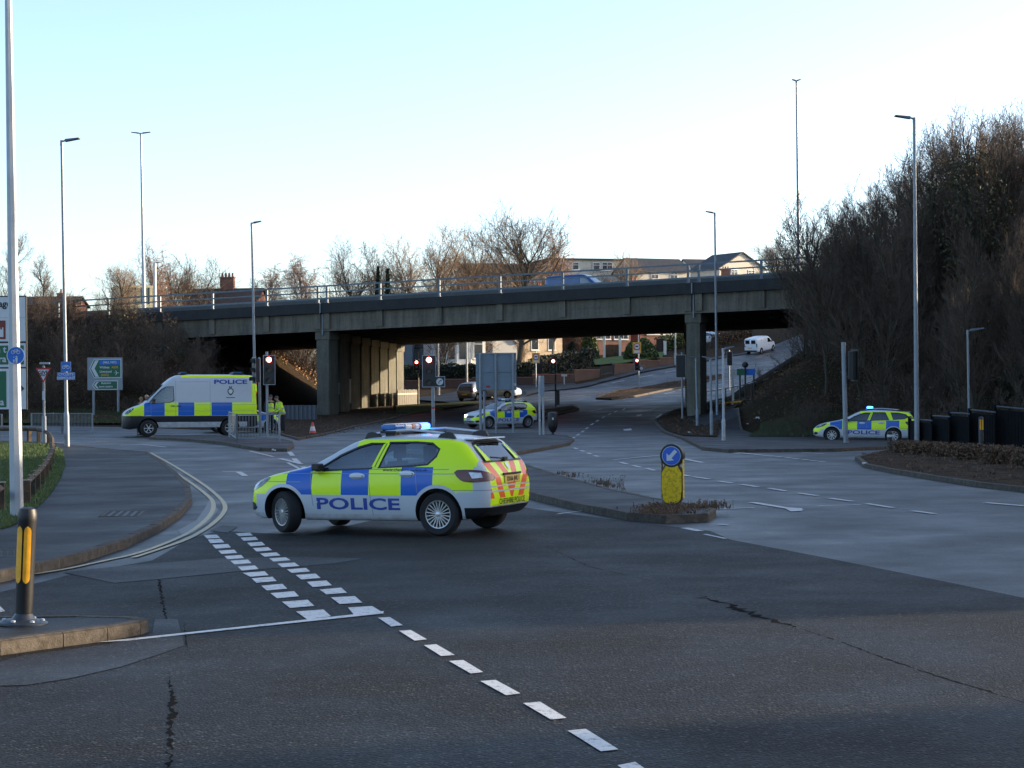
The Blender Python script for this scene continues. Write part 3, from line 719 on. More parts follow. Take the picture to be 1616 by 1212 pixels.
def mirrorpart(t, x, y, z, m, m2):
    for s in (1, -1):
        c = MB(); c.box((x, s * (y + .08), z), (.13, .17, .105)); c.box((x + .03, s * (y + .0), z - .05), (.07, .14, .045)); o = c.build('door_mirror', m, t, bevel=.045)
        c = MB(); c.box((x, s * (y + .09), z - .075), (.12, .18, .02)); c.build('indicator', m2, o, bevel=.008)

HATCH = dict(
 W=[(-2.09, .60), (-2.06, .70), (-1.98, .775), (-1.85, .83), (-1.6, .875), (-1.3, .90), (-.8, .897), (.3, .89), (.9, .892), (1.3, .893), (1.6, .86), (1.8, .79), (1.95, .70), (2.04, .58), (2.09, .44)],
 zb=[(-2.09, .46), (-2.05, .38), (-1.9, .27), (-1.6, .22), (-1.2, .205), (1.3, .20), (1.8, .21), (2.0, .25), (2.09, .33)],
 zl=[(-2.09, .74), (-2.06, .80), (-2.02, .90), (-1.93, .99), (-1.8, 1.04), (-1.5, 1.035), (-1.0, 1.01), (-.3, .975), (.4, .935), (.8, .905), (1.2, .865), (1.6, .80), (1.88, .715), (2.0, .63), (2.09, .50)],
 zt=[(-2.09, .80), (-2.07, .86), (-2.05, .93), (-2.01, 1.02), (-1.87, 1.17), (-1.70, 1.335), (-1.63, 1.385), (-1.35, 1.425), (-.9, 1.455), (-.3, 1.46), (.0, 1.435), (.25, 1.36), (.6, 1.19), (.85, 1.06), (.98, 1.01), (1.2, .965), (1.6, .885), (1.88, .795), (2.0, .71), (2.09, .58)],
 axles=(1.31, -1.31), hw=.895, r=.315, cabin=(-1.86, .98, .62),
 side={'front': [(.62, .955), (.66, .985), (.36, 1.155), (.06, 1.275), (-.14, 1.325), (-.36, 1.335), (-.20, .99)],
       'rear': [(-.335, .995), (-.465, 1.342), (-.9, 1.342), (-1.16, 1.325), (-1.29, 1.25), (-1.26, 1.16), (-1.14, 1.05), (-.9, 1.03)]},
 ends={'windscreen': ([(-.52, 1.38), (.52, 1.38), (.60, 1.2), (.66, 1.055), (-.66, 1.055), (-.60, 1.2)], .1, 1.6), 'rear_window': ([(-.50, 1.325), (.50, 1.325), (.56, 1.2), (.61, 1.07), (-.61, 1.07), (-.56, 1.2)], -2.4, -1.6)},
 seats=[(.28, .50), (-.62, .52)], dash=(.72, .86))
EST = dict(HATCH)
EST['W'] = [(-2.42, .60), (-2.39, .70), (-2.30, .775), (-2.15, .83), (-1.8, .875), (-1.4, .90), (-.8, .897), (.3, .89), (.9, .892), (1.36, .893), (1.65, .865), (1.88, .80), (2.03, .73), (2.12, .63), (2.17, .50)]
EST['zb'] = [(-2.42, .46), (-2.38, .38), (-2.2, .27), (-1.9, .22), (-1.2, .205), (1.3, .20), (1.8, .21), (2.05, .25), (2.17, .33)]
EST['zl'] = [(-2.42, .76), (-2.39, .83), (-2.35, .93), (-2.25, 1.02), (-2.1, 1.05), (-1.5, 1.035), (-1.0, 1.01), (-.3, .975), (.4, .935), (.8, .905), (1.2, .865), (1.6, .80), (1.9, .715), (2.05, .63), (2.17, .50)]
EST['zt'] = [(-2.42, .82), (-2.40, .90), (-2.37, 1.0), (-2.25, 1.2), (-2.12, 1.355), (-2.05, 1.395), (-1.7, 1.435), (-.9, 1.475), (-.3, 1.475), (.0, 1.445), (.25, 1.36), (.6, 1.19), (.85, 1.06), (.98, 1.01), (1.2, .965), (1.6, .885), (1.9, .795), (2.05, .71), (2.17, .58)]
EST['axles'] = (1.36, -1.37); EST['cabin'] = (-2.2, .98, .62)
EST['side'] = {'front': HATCH['side']['front'], 'rear': [(-.335, .995), (-.465, 1.345), (-1.0, 1.35), (-1.16, 1.03)], 'quarter': [(-1.36, 1.05), (-1.26, 1.35), (-1.6, 1.335), (-1.9, 1.27), (-2.03, 1.17), (-1.85, 1.10)]}
EST['ends'] = {'windscreen': HATCH['ends']['windscreen'], 'rear_window': ([(-.50, 1.34), (.50, 1.34), (.56, 1.2), (.61, 1.08), (-.61, 1.08), (-.56, 1.2)], -2.7, -2.0)}
EST['rstyle'] = 'single'; EST['spokes'] = 9; EST['r'] = .322
def paint308(name, est=False):
    dx = .33 if est else 0
    st = [(-2.5, 'y'), (-1.25 - dx * .75, 'b'), (-.73 - dx * .75, 'y'), (-.19, 'b'), (.28, 'y'), (.80, 'b'), (1.24, 'y')] if not est else [(-2.5, 'y'), (-1.62, 'b'), (-1.05, 'y'), (-.40, 'b'), (.22, 'y'), (.88, 'b'), (1.42, 'y')]
    return livery(name, dict(x0=-2.5, x1=2.3, stops=st, zlow=.585, ztop=1.40, xr=-1.90 - dx, xf=2.2, axles=(1.31, -1.31) if not est else (1.36, -1.37), wz=.32, ring=.425, slant=.02,
        notch=[(-1.62 - dx, .64), (-1.86 - dx, 1.0)], chev=(.66, .43, 1.075, .535, -1.80 - dx), chevgap=[(.625, .65), (.70, .72)], nose=(1.86, .44, .60),
        seams=[('v', .80, .42, .93), ('v', -.20, .28, .98), ('h', .90, -1.9 - dx, 2.0), ('h', .965, -1.5, .5), ('v', -.99 - (dx * .4), .62, 1.02), ('h', .775, 1.0, 2.05), ('h', .66, -2.1, -1.55)], sslant=-.10, sw=.007, zdirt=.30,
        black=[(-2.6, -1.72 - dx, .41)], up=(1.0, .10)))
def dress308(t, sk, est=False, bar=None, plate=('y', 'DX66 JNU')):
    dx = .33 if est else 0
    for s in (1, -1):
        m = sk.lettering('POLICE', .235, 0.02 if not est else -.05, .445, (0, -1, 0), .004, 1.86, .006, flip=(s > 0))
        if s < 0: m = mirror(m)
        m.build('lettering', M_blueletter, t)
        if not est:
            m = sk.lettering('www.cheshire.police.uk', .062, -.78, .957, (0, -1, 0), .004, 1.25, .0006, flip=(s > 0))
            if s < 0: m = mirror(m)
            m.build('web_address', M_blkletter, t)
        for hx, hz in ((.02, .865), (-.82, .90)):
            q = sk.hit(hx, hz, Vector((0, -1, 0)), Vector((1, 0, 0)), 0); m = MB(); m.lathe([(.002, -.02), (.055, -.012), (.07, .005), (.03, .022), (.002, .024)], 16, axis='Y'); m.v = [(a * 1.9 + q.x, b + q.y, c * .72 + q.z) for a, b, c in m.v]
            m.box((q.x, q.y + .03, q.z), (.20, .022, .028))
            if s < 0: m = mirror(m)
            m.build('door_handle', M_silver, t, True, 50)
    mirrorpart(t, .66, .86, 1.0, M_black, mat('mirror_yellow', (.5, .55, .05), .5))
    # tail lamps wrap the rear corner
    tl = sk.drape(rr([(-.60, .955), (-.82, .965), (-1.04, .94), (-1.20, .875), (-1.21, .80), (-1.02, .785), (-.76, .775), (-.66, .83)] if not est else [(-.82, .965), (-1.10, .975), (-1.28, .94), (-1.42, .875), (-1.43, .80), (-1.24, .785), (-.98, .775), (-.90, .83)], 1), (.66, -.75, 0), .010, .05)
    cl = sk.drape([(-.80, .925), (-.97, .915), (-.99, .845), (-.84, .835)] if not est else [(-1.02, .925), (-1.19, .915), (-1.21, .845), (-1.06, .835)], (.66, -.75, 0), .016, .05)
    for s in (1, -1):
        a, b = (tl, cl) if s > 0 else (mirror(tl), mirror(cl)); o = a.build('tail_lamp', M_red, t, True, 50); b.build('clear_lens', M_clear, o, True, 50)
    hl = sk.drape(rr([(.26, .845), (.42, .83), (.62, .755), (.74, .66), (.68, .625), (.52, .65), (.36, .72)], 1), (-.8, -.6, 0), .008, .05)
    both(hl, 'headlamp', M_lampdark, t, smooth=True, angle=50)
    hl2 = sk.drape(rr([(.44, .77), (.54, .745), (.60, .70), (.50, .69)], 1), (-.8, -.6, 0), .013, .05); both(hl2, 'headlamp_reflector', M_clear, t, smooth=True, angle=50)
    g = sk.drape(rr([(-.42, .70), (.42, .70), (.46, .64), (.36, .555), (-.36, .555), (-.46, .64)], 1), (-1, 0, 0), .008, .06); g.build('grille', M_black, t)
    g = sk.drape(rr([(-.52, .42), (.52, .42), (.46, .30), (-.46, .30)], 1), (-1, 0, 0), .008, .06); g.build('air_intake', M_black, t)
    for s in (1, -1):
        g = sk.drape(rr([(.60, .44), (.74, .46), (.76, .34), (.56, .32)], 1) if s > 0 else rr([(-.60, .44), (-.74, .46), (-.76, .34), (-.56, .32)], 1), (-1, 0, 0), .012, .05); g.build('fog_recess', M_black, t)
    # number plates
    def plate_at(x, z, colr, txt, back):
        o = MB(); o.box((0, 0, 0), (.012, .52, .112)); p = o.build('number_plate', colr, t, bevel=.004); p.location = (x, 0, z)
        ax = (0, -1, 0) if back else (0, 1, 0); text(txt, .092, M_blkletter, 'plate_lettering', p, frame((-.008 if back else .008, 0, -.002), ax, (0, 0, 1)), sx=.92, bold=.002, ext=.001)
    q = sk.hit(0, .80, Vector((1, 0, 0)), Vector((0, 1, 0)), .012); plate_at(q.x, .80, M_plate, plate[1], True)
    r_ = MB(); r_.box((q.x + .004, 0, .875), (.02, .60, .03)); r_.build('plate_recess', M_black, t)
    q = sk.hit(0, .50, Vector((-1, 0, 0)), Vector((0, -1, 0)), .012); plate_at(q.x, .50, M_platew, plate[1], False)
    m = sk.lettering('CHESHIRE POLICE', .112, 0, .478, (1, 0, 0), .006, .98, .001, flip=True)
    m.build('rear_lettering', M_blkletter, t)
    # wiper and badge
    q = sk.hit(0, 1.085, Vector((1, 0, 0)), Vector((0, 1, 0)), .03); m = MB(); m.box((q.x, .0, 1.09), (.05, .12, .05)); m.cyl((q.x - .01, 0, 1.09), (q.x + .03, .40, 1.125), .012, n=6); m.build('rear_wiper', M_black, t)
    m = sk.drape(rr([(.05, 1.02), (.0, 1.04), (-.05, 1.02), (-.035, .955), (0, .935), (.035, .955)], 1), (1, 0, 0), .012, .05); m.build('badge', M_silver, t)
    m = MB(); m.box((-1.665 - dx * 1.2, 0, 1.39 + (.012 if est else 0)), (.16, 1.06, .02)); m.build('spoiler', paintwhite, t, bevel=.009)
    # roof rails
    for s in (1, -1):
        m = MB(); x0, x1 = -.02, -1.42 - dx; pts = [(x0, 1.425), (x0 - .12, 1.485), (x0 - .3, 1.515), ((x0 + x1) / 2, 1.535), (x1 + .3, 1.50), (x1 + .12, 1.475), (x1, 1.435)]
        if est: pts = [(a, b + .012) for a, b in pts]
        for (a, b), (c, d) in zip(pts[:-1], pts[1:]): m.cyl((a, s * .545, b), (c, s * .545, d), .016, n=8)
        o = m.build('roof_rail', M_silver, t, True, 60)
        for fx, fz in ((x0 - .07, 1.455), (x1 + .10, 1.455 - (0 if est else .006))):
            m = MB(); m.prism([(-.16, -.05), (-.10, .025), (.02, .055), (.10, .04), (.15, -.05)] if fx > -.5 else [(-.15, -.05), (-.10, .04), (-.02, .055), (.10, .025), (.17, -.05)], (fx, s * .545 + .022, fz), (1, 0, 0), (0, 0, 1), .044)
            m.build('rail_foot', M_black, o, bevel=.008)
    # light bar across the roof
    bx = -.34; z0 = 1.505 + (.015 if est else 0); o = MB(); o.box((bx, 0, z0), (.27, 1.14, .035)); o.box((bx, .42, z0 - .04), (.16, .16, .07)); o.box((bx, -.42, z0 - .04), (.16, .16, .07)); lb = o.build('light_bar', M_black, t, bevel=.012)
    segs = bar or [('o', .56, .24), ('c', .24, .02), ('a', .02, -.06), ('c', -.06, -.22), ('a', -.22, -.30), ('n', -.30, -.56)]
    mm = {'o': M_blue_off, 'c': M_lens, 'a': M_amber, 'n': M_blue_on}
    for k, a, b in segs:
        m = MB(); m.box((bx, (a + b) / 2, z0 + .062), (.26, abs(a - b) - .004, .088)); m.build('beacon_lens', mm[k], lb, bevel=.03)
    m = MB(); m.box((bx, 0, z0 + .113), (.20, 1.05, .012)); m.build('lid', M_lens, lb, bevel=.004)
    m = MB(); m.cyl((-.95, 0, 1.45), (-1.02, 0, 1.50), .03, .006, 10); m.build('aerial', M_black, t)
paintwhite = mat('paint_white', WHT, .32, var=.05, coat=.4)
# yellow strips on the door pillars
def pillars(t, sk, est=False):
    ye = mat('vinyl_yellow', YEL, .4, var=.04)
    L = [[(-.21, 1.0), (-.265, 1.0), (-.425, 1.335), (-.37, 1.335)], [(-.275, 1.0), (-.325, 1.0), (-.462, 1.338), (-.437, 1.338)]]
    L = [[(-.212, 1.0), (-.262, 1.0), (-.405, 1.333), (-.362, 1.333)], [(-.278, 1.0), (-.328, 1.0), (-.458, 1.338), (-.42, 1.338)]]
    for q in L:
        m = sk.drape(q, (0, -1, 0), .007, .08); both(m, 'pillar_marking', ye, t)
    m = sk.drape([(-.262, 1.0), (-.278, 1.0), (-.42, 1.338), (-.405, 1.338)], (0, -1, 0), .008, .08); both(m, 'pillar_seam', M_black, t)
    if not est:
        m = sk.drape([(.50, 1.30), (.45, 1.31), (.42, 1.08), (.56, 1.08)], (1, 0, 0), .012, .08); m.build('rear_marking', ye, t)
        m = sk.drape([(-.50, 1.30), (-.45, 1.31), (-.42, 1.08), (-.56, 1.08)], (1, 0, 0), .012, .08); m.build('rear_marking', ye, t)
def place_vehicle(t, a, b, offa, offb, pitch=True):
    """a, b: ground points of the two near wheels; offa/offb their (x, y) on the vehicle"""
    va = Vector((offb[0] - offa[0], offb[1] - offa[1])); vb = (b - a).xy; rz = math.atan2(vb.y, vb.x) - math.atan2(va.y, va.x)
    c = Vector((math.cos(rz), math.sin(rz))); mid = (a + b) / 2; mo = ((offa[0] + offb[0]) / 2, (offa[1] + offb[1]) / 2)
    p = mid.xy - Vector((c.x * mo[0] - c.y * mo[1], c.y * mo[0] + c.x * mo[1]))
    t.location = (p.x, p.y, H1(p.x, p.y) + .004)
    e = .8; f = Vector((p.x + c.x * e, p.y + c.y * e)); k = Vector((p.x - c.x * e, p.y - c.y * e)); l = Vector((p.x - c.y * e, p.y + c.x * e)); r = Vector((p.x + c.y * e, p.y - c.x * e))
    xa = Vector((f.x - k.x, f.y - k.y, H1(f.x, f.y) - H1(k.x, k.y))).normalized(); ya = Vector((l.x - r.x, l.y - r.y, H1(l.x, l.y) - H1(r.x, r.y))).normalized(); za = xa.cross(ya).normalized(); ya = za.cross(xa)
    t.rotation_euler = Matrix((xa, ya, za)).transposed().to_euler(); return rz
def at_yaw(t, p, rz):
    t.location = (p.x, p.y, H1(p.x, p.y) + .004)
    c = Vector((math.cos(rz), math.sin(rz))); e = 1.0
    zf = H1(p.x + c.x * e, p.y + c.y * e) - H1(p.x - c.x * e, p.y - c.y * e); zs = H1(p.x - c.y * e, p.y + c.x * e) - H1(p.x + c.y * e, p.y - c.x * e)
    xa = Vector((2 * c.x, 2 * c.y, zf)).normalized(); ya = Vector((-2 * c.y, 2 * c.x, zs)).normalized(); za = xa.cross(ya).normalized(); ya = za.cross(xa)
    t.rotation_euler = Matrix((xa, ya, za)).transposed().to_euler()

P_h = paint308('police_livery_hatchback'); P_e = paint308('police_livery_estate', True)
car, sk = make_vehicle('police_car', 'police hatchback nearest the camera, side on across the junction with amber and blue roof bar', 'police car', HATCH, P_h, 'police cars at the junction', steer=-.50)
dress308(car, sk); pillars(car, sk)
place_vehicle(car, gp(697, 846), gp(450, 841.3), (-1.31, .80), (1.31, .80)); car.scale = (1.0, 1, 1.0)
car2, sk = make_vehicle('police_car', 'police hatchback facing us with a headlamp flashing, behind the three sign posts', 'police car', HATCH, P_h, 'police cars at the junction')
dress308(car2, sk, bar=[('o', .56, .2), ('c', .2, -.2), ('o', -.2, -.56)]); pillars(car2, sk)
at_yaw(car2, gp(789, 675), math.radians(-145))
q = sk.hit(-.52, .66, Vector((-1, 0, 0)), Vector((0, -1, 0)), .03)
m = MB(); m.lathe([(.002, -.03), (.075, -.02), (.085, .0), (.05, .02), (.002, .025)], 16, (q.x, -.40, .66), 'X'); m.build('flashing_headlamp', M_white_on, car2, True)
car3, sk = make_vehicle('police_car', 'police estate car with glowing blue roof light, parked on the right by the grass bank', 'police car', EST, P_e, 'police cars at the junction')
dress308(car3, sk, True, bar=[('n', .56, .1), ('n', .1, -.2), ('o', -.2, -.56)]); pillars(car3, sk, True)
ye_ = mat('vinyl_yellow', YEL, .4, var=.04)
for q_ in ([(-1.185, 1.03), (-1.255, 1.04), (-1.13, 1.35), (-1.06, 1.35)], [(-1.27, 1.04), (-1.345, 1.05), (-1.24, 1.35), (-1.15, 1.35)]):
    both(sk.drape(q_, (0, -1, 0), .007, .08), 'pillar_marking', ye_, car3)
pe = at_depth(1360, 694, 82); at_yaw(car3, pe, math.radians(180 - 9))

# --- the van
VAN = dict(
 W=[(-2.72, .93), (-2.70, .98), (-2.6, 1.01), (-2.2, 1.03), (1.2, 1.03), (1.7, 1.02), (2.1, .98), (2.45, .90), (2.62, .80), (2.74, .62)],
 zb=[(-2.72, .42), (-2.6, .38), (-1, .36), (2, .36), (2.5, .30), (2.74, .34)],
 zl=[(-2.72, 1.34), (-1, 1.36), (.9, 1.34), (1.5, 1.28), (2.0, 1.19), (2.4, 1.06), (2.62, .95), (2.74, .78)],
 zt=[(-2.72, 2.36), (-2.68, 2.46), (-2.6, 2.52), (-2.0, 2.56), (.2, 2.56), (.55, 2.53), (.8, 2.42), (1.1, 2.16), (1.5, 1.76), (1.86, 1.40), (2.0, 1.32), (2.3, 1.22), (2.55, 1.10), (2.68, 1.0), (2.74, .86)],
 prof=[(0, .95), (.06, .965), (.2, .985), (.38, 1.0), (.55, 1.0), (.72, 1.0), (.86, .998), (.95, .995), (1, .992)],
 G=VN, axles=(1.72, -1.58), hw=1.03, r=.35, tw=.22, rim=.56, rstyle='single', spokes=6, cabin=(.62, 1.9, .9),
 side={'front': [(1.72, 1.36), (1.50, 1.62), (1.18, 1.94), (1.02, 2.03), (.72, 2.05), (.70, 1.48), (.86, 1.42)]},
 ends={'windscreen': ([(-.72, 2.12), (.72, 2.12), (.86, 1.5), (-.86, 1.5)], .6, 2.4)}, seats=[(.95, .86)], dash=(1.6, 1.22))
vst = [(-2.8, 'y'), (-1.58, 'b'), (-.76, 'y'), (-.06, 'b'), (.62, 'y'), (1.18, 'b'), (1.86, 'y')]
P_v = livery('police_livery_van', dict(x0=-2.8, x1=2.8, stops=[(-2.8, 'y'), (-1.70, 'b'), (-.84, 'y'), (-.15, 'b'), (.52, 'y'), (1.06, 'b'), (1.90, 'y')], zlow=.86, ztop=1.40, xr=-2.71, xf=2.70, axles=(1.72, -1.58), wz=.36, ring=.52, slant=.0,
    extra=[(-2.72, -2.50, 1.40, 2.45, YEL), (-2.5, .4, 2.43, 2.52, YEL)], chev=(.95, .5, 2.3, .5, -2.66),
    seams=[('v', .62, .5, 2.3), ('v', -.78, .5, 2.3), ('h', 1.30, -2.7, 1.2), ('h', 1.05, -2.6, 2.0), ('h', 2.25, -.7, .5), ('v', 1.62, .6, 1.3)], sw=.008, zdirt=.6, blackband=(.60, .85), black=[(2.0, 3, .86), (-3, -2.3, .60)]))
van, sk = make_vehicle('police_van', 'white high roofed police van with blue and yellow squares, beside the left island', 'police van', VAN, P_v)
for s in (1, -1):
    m = sk.lettering('POLICE', .24, -1.62, 2.24, (0, -1, 0), .006, 1.75, .008, flip=(s > 0)); (mirror(m) if s < 0 else m).build('lettering', M_blueletter, van)
    cr = MB()
    q = sk.drape(rr([(-1.72, 1.98), (-1.52, 1.98), (-1.48, 1.82), (-1.62, 1.66), (-1.76, 1.82)], 1), (0, -1, 0), .006, .1); (mirror(q) if s < 0 else q).build('crest', M_blkletter, van)
    q = sk.drape(rr([(-1.70, 1.94), (-1.54, 1.94), (-1.53, 1.82), (-1.62, 1.73), (-1.71, 1.82)], 1), (0, -1, 0), .009, .1); (mirror(q) if s < 0 else q).build('crest_shield', M_silver, van)
    q = sk.drape([(-1.68, 2.09), (-1.62, 2.02), (-1.56, 2.09), (-1.56, 2.0), (-1.68, 2.0)], (0, -1, 0), .006, .1); (mirror(q) if s < 0 else q).build('crest_crown', M_blkletter, van)
    q = sk.drape([(-1.80, 1.58), (-1.44, 1.58), (-1.44, 1.61), (-1.80, 1.61)], (0, -1, 0), .006, .1); (mirror(q) if s < 0 else q).build('crest_scroll', M_blkletter, van)
    for hx in (.74, .50):
        m = MB(); m.box((hx, s * 1.045, 1.26), (.18, .03, .035)); m.build('door_handle', M_black, van, bevel=.01)
mirrorpart(van, 1.52, 1.03, 1.5, M_black, M_amber)
hl = sk.drape(rr([(.62, 1.18), (.86, 1.16), (1.08, .98), (1.05, .90), (.80, .93)], 1), (-.8, -.6, 0), .008, .06); both(hl, 'headlamp', M_lampdark, van, smooth=True)
g = sk.drape(rr([(-.5, .92), (.5, .92), (.46, .72), (-.46, .72)], 1), (-1, 0, 0), .008, .08); g.build('grille', M_black, van)
tl = MB(); tl.box((-2.70, .90, 1.35), (.05, .13, .8)); both(tl, 'tail_lamp', M_red, van, bevel=.02)
for x_, ln in ((.28, .5), (-1.95, .8)):
    m = MB(); m.box((x_, 0, 2.60), (ln * .5, 1.5, .07)); o = m.build('light_bar', M_black, van, bevel=.02); m = MB(); m.box((x_, 0, 2.645), (ln * .4, 1.3, .03)); m.build('beacon_lens', M_blue_off, o, bevel=.01)
place_vehicle(van, gp(238, 689.5), gp(359, 688.5), (1.72 * 1.07, .94 * 1.07), (-1.58 * 1.07, .94 * 1.07)); van.scale = (1.07, 1.04, 1.07)
# fourth marked car, mostly hidden behind the van's tail
car4 = copy_tree(car2, (0, 0, 0), label='police car half hidden behind the tail of the white police van')
for ch in list(car4.children):
    if ch.name.startswith('flashing'): bpy.data.objects.remove(ch)
p4 = at_depth(384, 686, 93); p4.z = H1(p4.x, p4.y); at_yaw(car4, p4, math.radians(15))
# --- civilian vehicles
def carpaint(name, col): return mat(name, col, .3, var=.06, scale=3, coat=.5)
M_dglass = glassmat('dark_glass', (.12, .14, .15), .05)
def civ(name, label, cat, paint, S, pos, yaw, group=None):
    S = dict(S); S['seats'] = None; S['glass'] = M_dglass
    t, sk = make_vehicle(name, label, cat, S, paint, group); return t, sk
def civ_lamps(t, sk):
    tl = sk.drape(rr([(-.66, .955), (-.82, .965), (-1.04, .94), (-1.20, .875), (-1.21, .80), (-1.02, .785), (-.76, .775)], 1), (.66, -.75, 0), .010, .05); both(tl, 'tail_lamp', M_red, t)
    hl = sk.drape(rr([(.26, .845), (.42, .83), (.62, .755), (.74, .66), (.68, .625), (.52, .65), (.36, .72)], 1), (-.8, -.6, 0), .008, .05); both(hl, 'headlamp', M_clear, t)
    mirrorpart(t, .66, .86, 1.0, M_black, M_black)
    m = MB(); m.box((-2.09, 0, .62), (.02, .52, .11)); m.build('number_plate', M_plate, t)
SUV = dict(HATCH); SUV['zt'] = [(a, b + .16 if b > 1.02 else b + .08) for a, b in HATCH['zt']]; SUV['zl'] = [(a, b + .08) for a, b in HATCH['zl']]; SUV['side'] = {k: [(x, z + .11) for x, z in v] for k, v in HATCH['side'].items()}; SUV['ends'] = {k: ([(y, z + .13) for y, z in v[0]], v[1], v[2]) for k, v in HATCH['ends'].items()}
t, sk = civ('parked_car', 'silver grey car seen from its tail lamps, parked before the dark hedge', 'car', carpaint('paint_silver', (.10, .12, .15)), SUV, None, 0); civ_lamps(t, sk)
p = gp(752, 631); at_yaw(t, p, math.radians(62))
t, sk = civ('parked_car', 'pale car with dark windscreen behind the big grey sign back', 'car', carpaint('paint_pale', (.50, .53, .56)), HATCH, None, 0); civ_lamps(t, sk)
p = gp(786, 629); at_yaw(t, p, math.radians(-25))
t, sk = civ('parked_car', 'white hatchback parked high on the hill just right of the concrete pier', 'car', carpaint('paint_white_car', (.62, .65, .68)), HATCH, None, 0); civ_lamps(t, sk)
p = at_depth(1122, 541, 222); p.z = H1(p.x, p.y); at_yaw(t, p, math.radians(-20)); WHITE_HATCH = t
SV = dict(VAN)
SV['zt'] = [(-2.2, 1.70), (-2.16, 1.78), (-2.05, 1.82), (-1.2, 1.85), (.2, 1.85), (.45, 1.80), (.75, 1.62), (1.2, 1.20), (1.3, 1.14), (1.6, 1.06), (1.9, .92), (2.1, .72)]
SV['zl'] = [(-2.2, 1.05), (.6, 1.05), (1.2, .98), (1.7, .88), (2.1, .62)]; SV['W'] = [(-2.2, .78), (-2.17, .84), (-2.0, .89), (-1, .90), (1.2, .90), (1.7, .84), (2.0, .70), (2.1, .55)]; SV['zb'] = [(-2.2, .36), (-2, .28), (1.6, .25), (2.1, .34)]
SV['axles'] = (1.30, -1.35); SV['hw'] = .9; SV['r'] = .31; SV['cabin'] = (.1, 1.25, .7); SV['side'] = {'front': [(1.0, 1.10), (.62, 1.50), (.30, 1.60), (.16, 1.60), (.16, 1.14)]}
SV['ends'] = {'windscreen': ([(-.62, 1.62), (.62, 1.62), (.70, 1.2), (-.70, 1.2)], .2, 1.6)}
def small_van(label, paint, name='parked_van'):
    t, sk = civ(name, label, 'van', paint, SV, None, 0)
    tl = MB(); tl.box((-2.19, .80, 1.05), (.04, .10, .40)); both(tl, 'tail_lamp', M_red, t)
    m = MB()
    for s in (1, -1): m.box((-2.195, s * .38, 1.42), (.02, .56, .42))
    m.build('rear_window', M_dglass, t); m = MB(); m.box((-2.21, 0, .42), (.06, 1.5, .14)); m.build('rear_bumper', M_black, t, bevel=.02)
    m = MB(); m.box((-2.21, .1, .75), (.02, .5, .11)); m.build('number_plate', M_plate, t); mirrorpart(t, .95, .86, 1.15, M_black, M_black)
    return t
t = small_van('white van seen from behind, parked up the hill at the far kerb', carpaint('paint_white_van', (.72, .74, .76)))
p = at_depth(1201, 557.5, 206); p.z = H1(p.x, p.y); at_yaw(t, p, math.radians(52)); t.scale = (.95, .95, .95)
t = small_van('blue van crossing on top of the bridge', carpaint('paint_blue', (.003, .045, .17)), 'van_on_bridge')
t.rotation_euler = (0, math.radians(-1.3), math.radians(-23.9)); VANB = t
# ------------------------------------------------------------------ the road bridge
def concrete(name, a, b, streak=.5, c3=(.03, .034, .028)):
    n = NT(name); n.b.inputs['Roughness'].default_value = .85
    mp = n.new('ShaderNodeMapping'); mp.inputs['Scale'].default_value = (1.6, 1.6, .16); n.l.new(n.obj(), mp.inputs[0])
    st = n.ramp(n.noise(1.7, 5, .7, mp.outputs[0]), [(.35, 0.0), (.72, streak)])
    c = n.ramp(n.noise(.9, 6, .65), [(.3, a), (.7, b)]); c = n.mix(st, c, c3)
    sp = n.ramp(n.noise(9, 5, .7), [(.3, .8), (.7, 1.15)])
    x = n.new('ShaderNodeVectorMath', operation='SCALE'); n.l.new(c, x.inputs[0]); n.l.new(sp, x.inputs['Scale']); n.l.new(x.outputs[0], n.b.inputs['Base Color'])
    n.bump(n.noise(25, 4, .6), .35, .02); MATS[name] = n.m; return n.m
M_conc = concrete('concrete_weathered', (.135, .113, .082), (.20, .172, .13), .8)
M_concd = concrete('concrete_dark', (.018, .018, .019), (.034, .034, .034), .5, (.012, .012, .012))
M_pier = concrete('concrete_pier', (.095, .088, .068), (.15, .138, .105), .75, (.035, .04, .028))
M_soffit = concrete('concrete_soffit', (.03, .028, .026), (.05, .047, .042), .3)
M_rail = mat('galvanised_rail', (.11, .135, .155), .5, .4, var=.2, scale=5)
M_galv = mat('galvanised_steel', (.20, .225, .25), .5, .35, var=.22, scale=3)
M_galvl = mat('galvanised_steel_light', (.34, .36, .38), .5, .3, var=.15, scale=3)
M_tar = asphalt('bridge_tarmac', .03, .7)
br = thing('road_bridge', 'long concrete road bridge with steel railings crossing over the junction road', 'bridge', (B0[0], B0[1], 0))
br.rotation_euler = (0, 0, math.atan2(BU[1], BU[0]))
SL, SR = -46.0, 62.0
SK = float(BPV @ BU) / BW           # skew of the pier rows
def bar_along(mb, s0, s1, t0, t1, z0, z1, mi=0):    # a long member following the grade
    vs = []
    for s in (s0, s1):
        zz = GRADE * s
        for t, z in ((t0, z0), (t1, z0), (t1, z1), (t0, z1)): vs.append((s, t, z + zz))
    mb.add(vs, [(3, 2, 1, 0), (4, 5, 6, 7), (0, 1, 5, 4), (1, 2, 6, 5), (2, 3, 7, 6), (3, 0, 4, 7)], mi)
ZS = SOFF0
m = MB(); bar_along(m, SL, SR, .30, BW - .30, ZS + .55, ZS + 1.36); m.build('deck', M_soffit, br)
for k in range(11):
    m = MB(); t0 = 1.6 + k * (BW - 4.0) / 10; bar_along(m, SL, SR, t0, t0 + .55, ZS - .02, ZS + .548); m.build('girder', M_soffit, br)
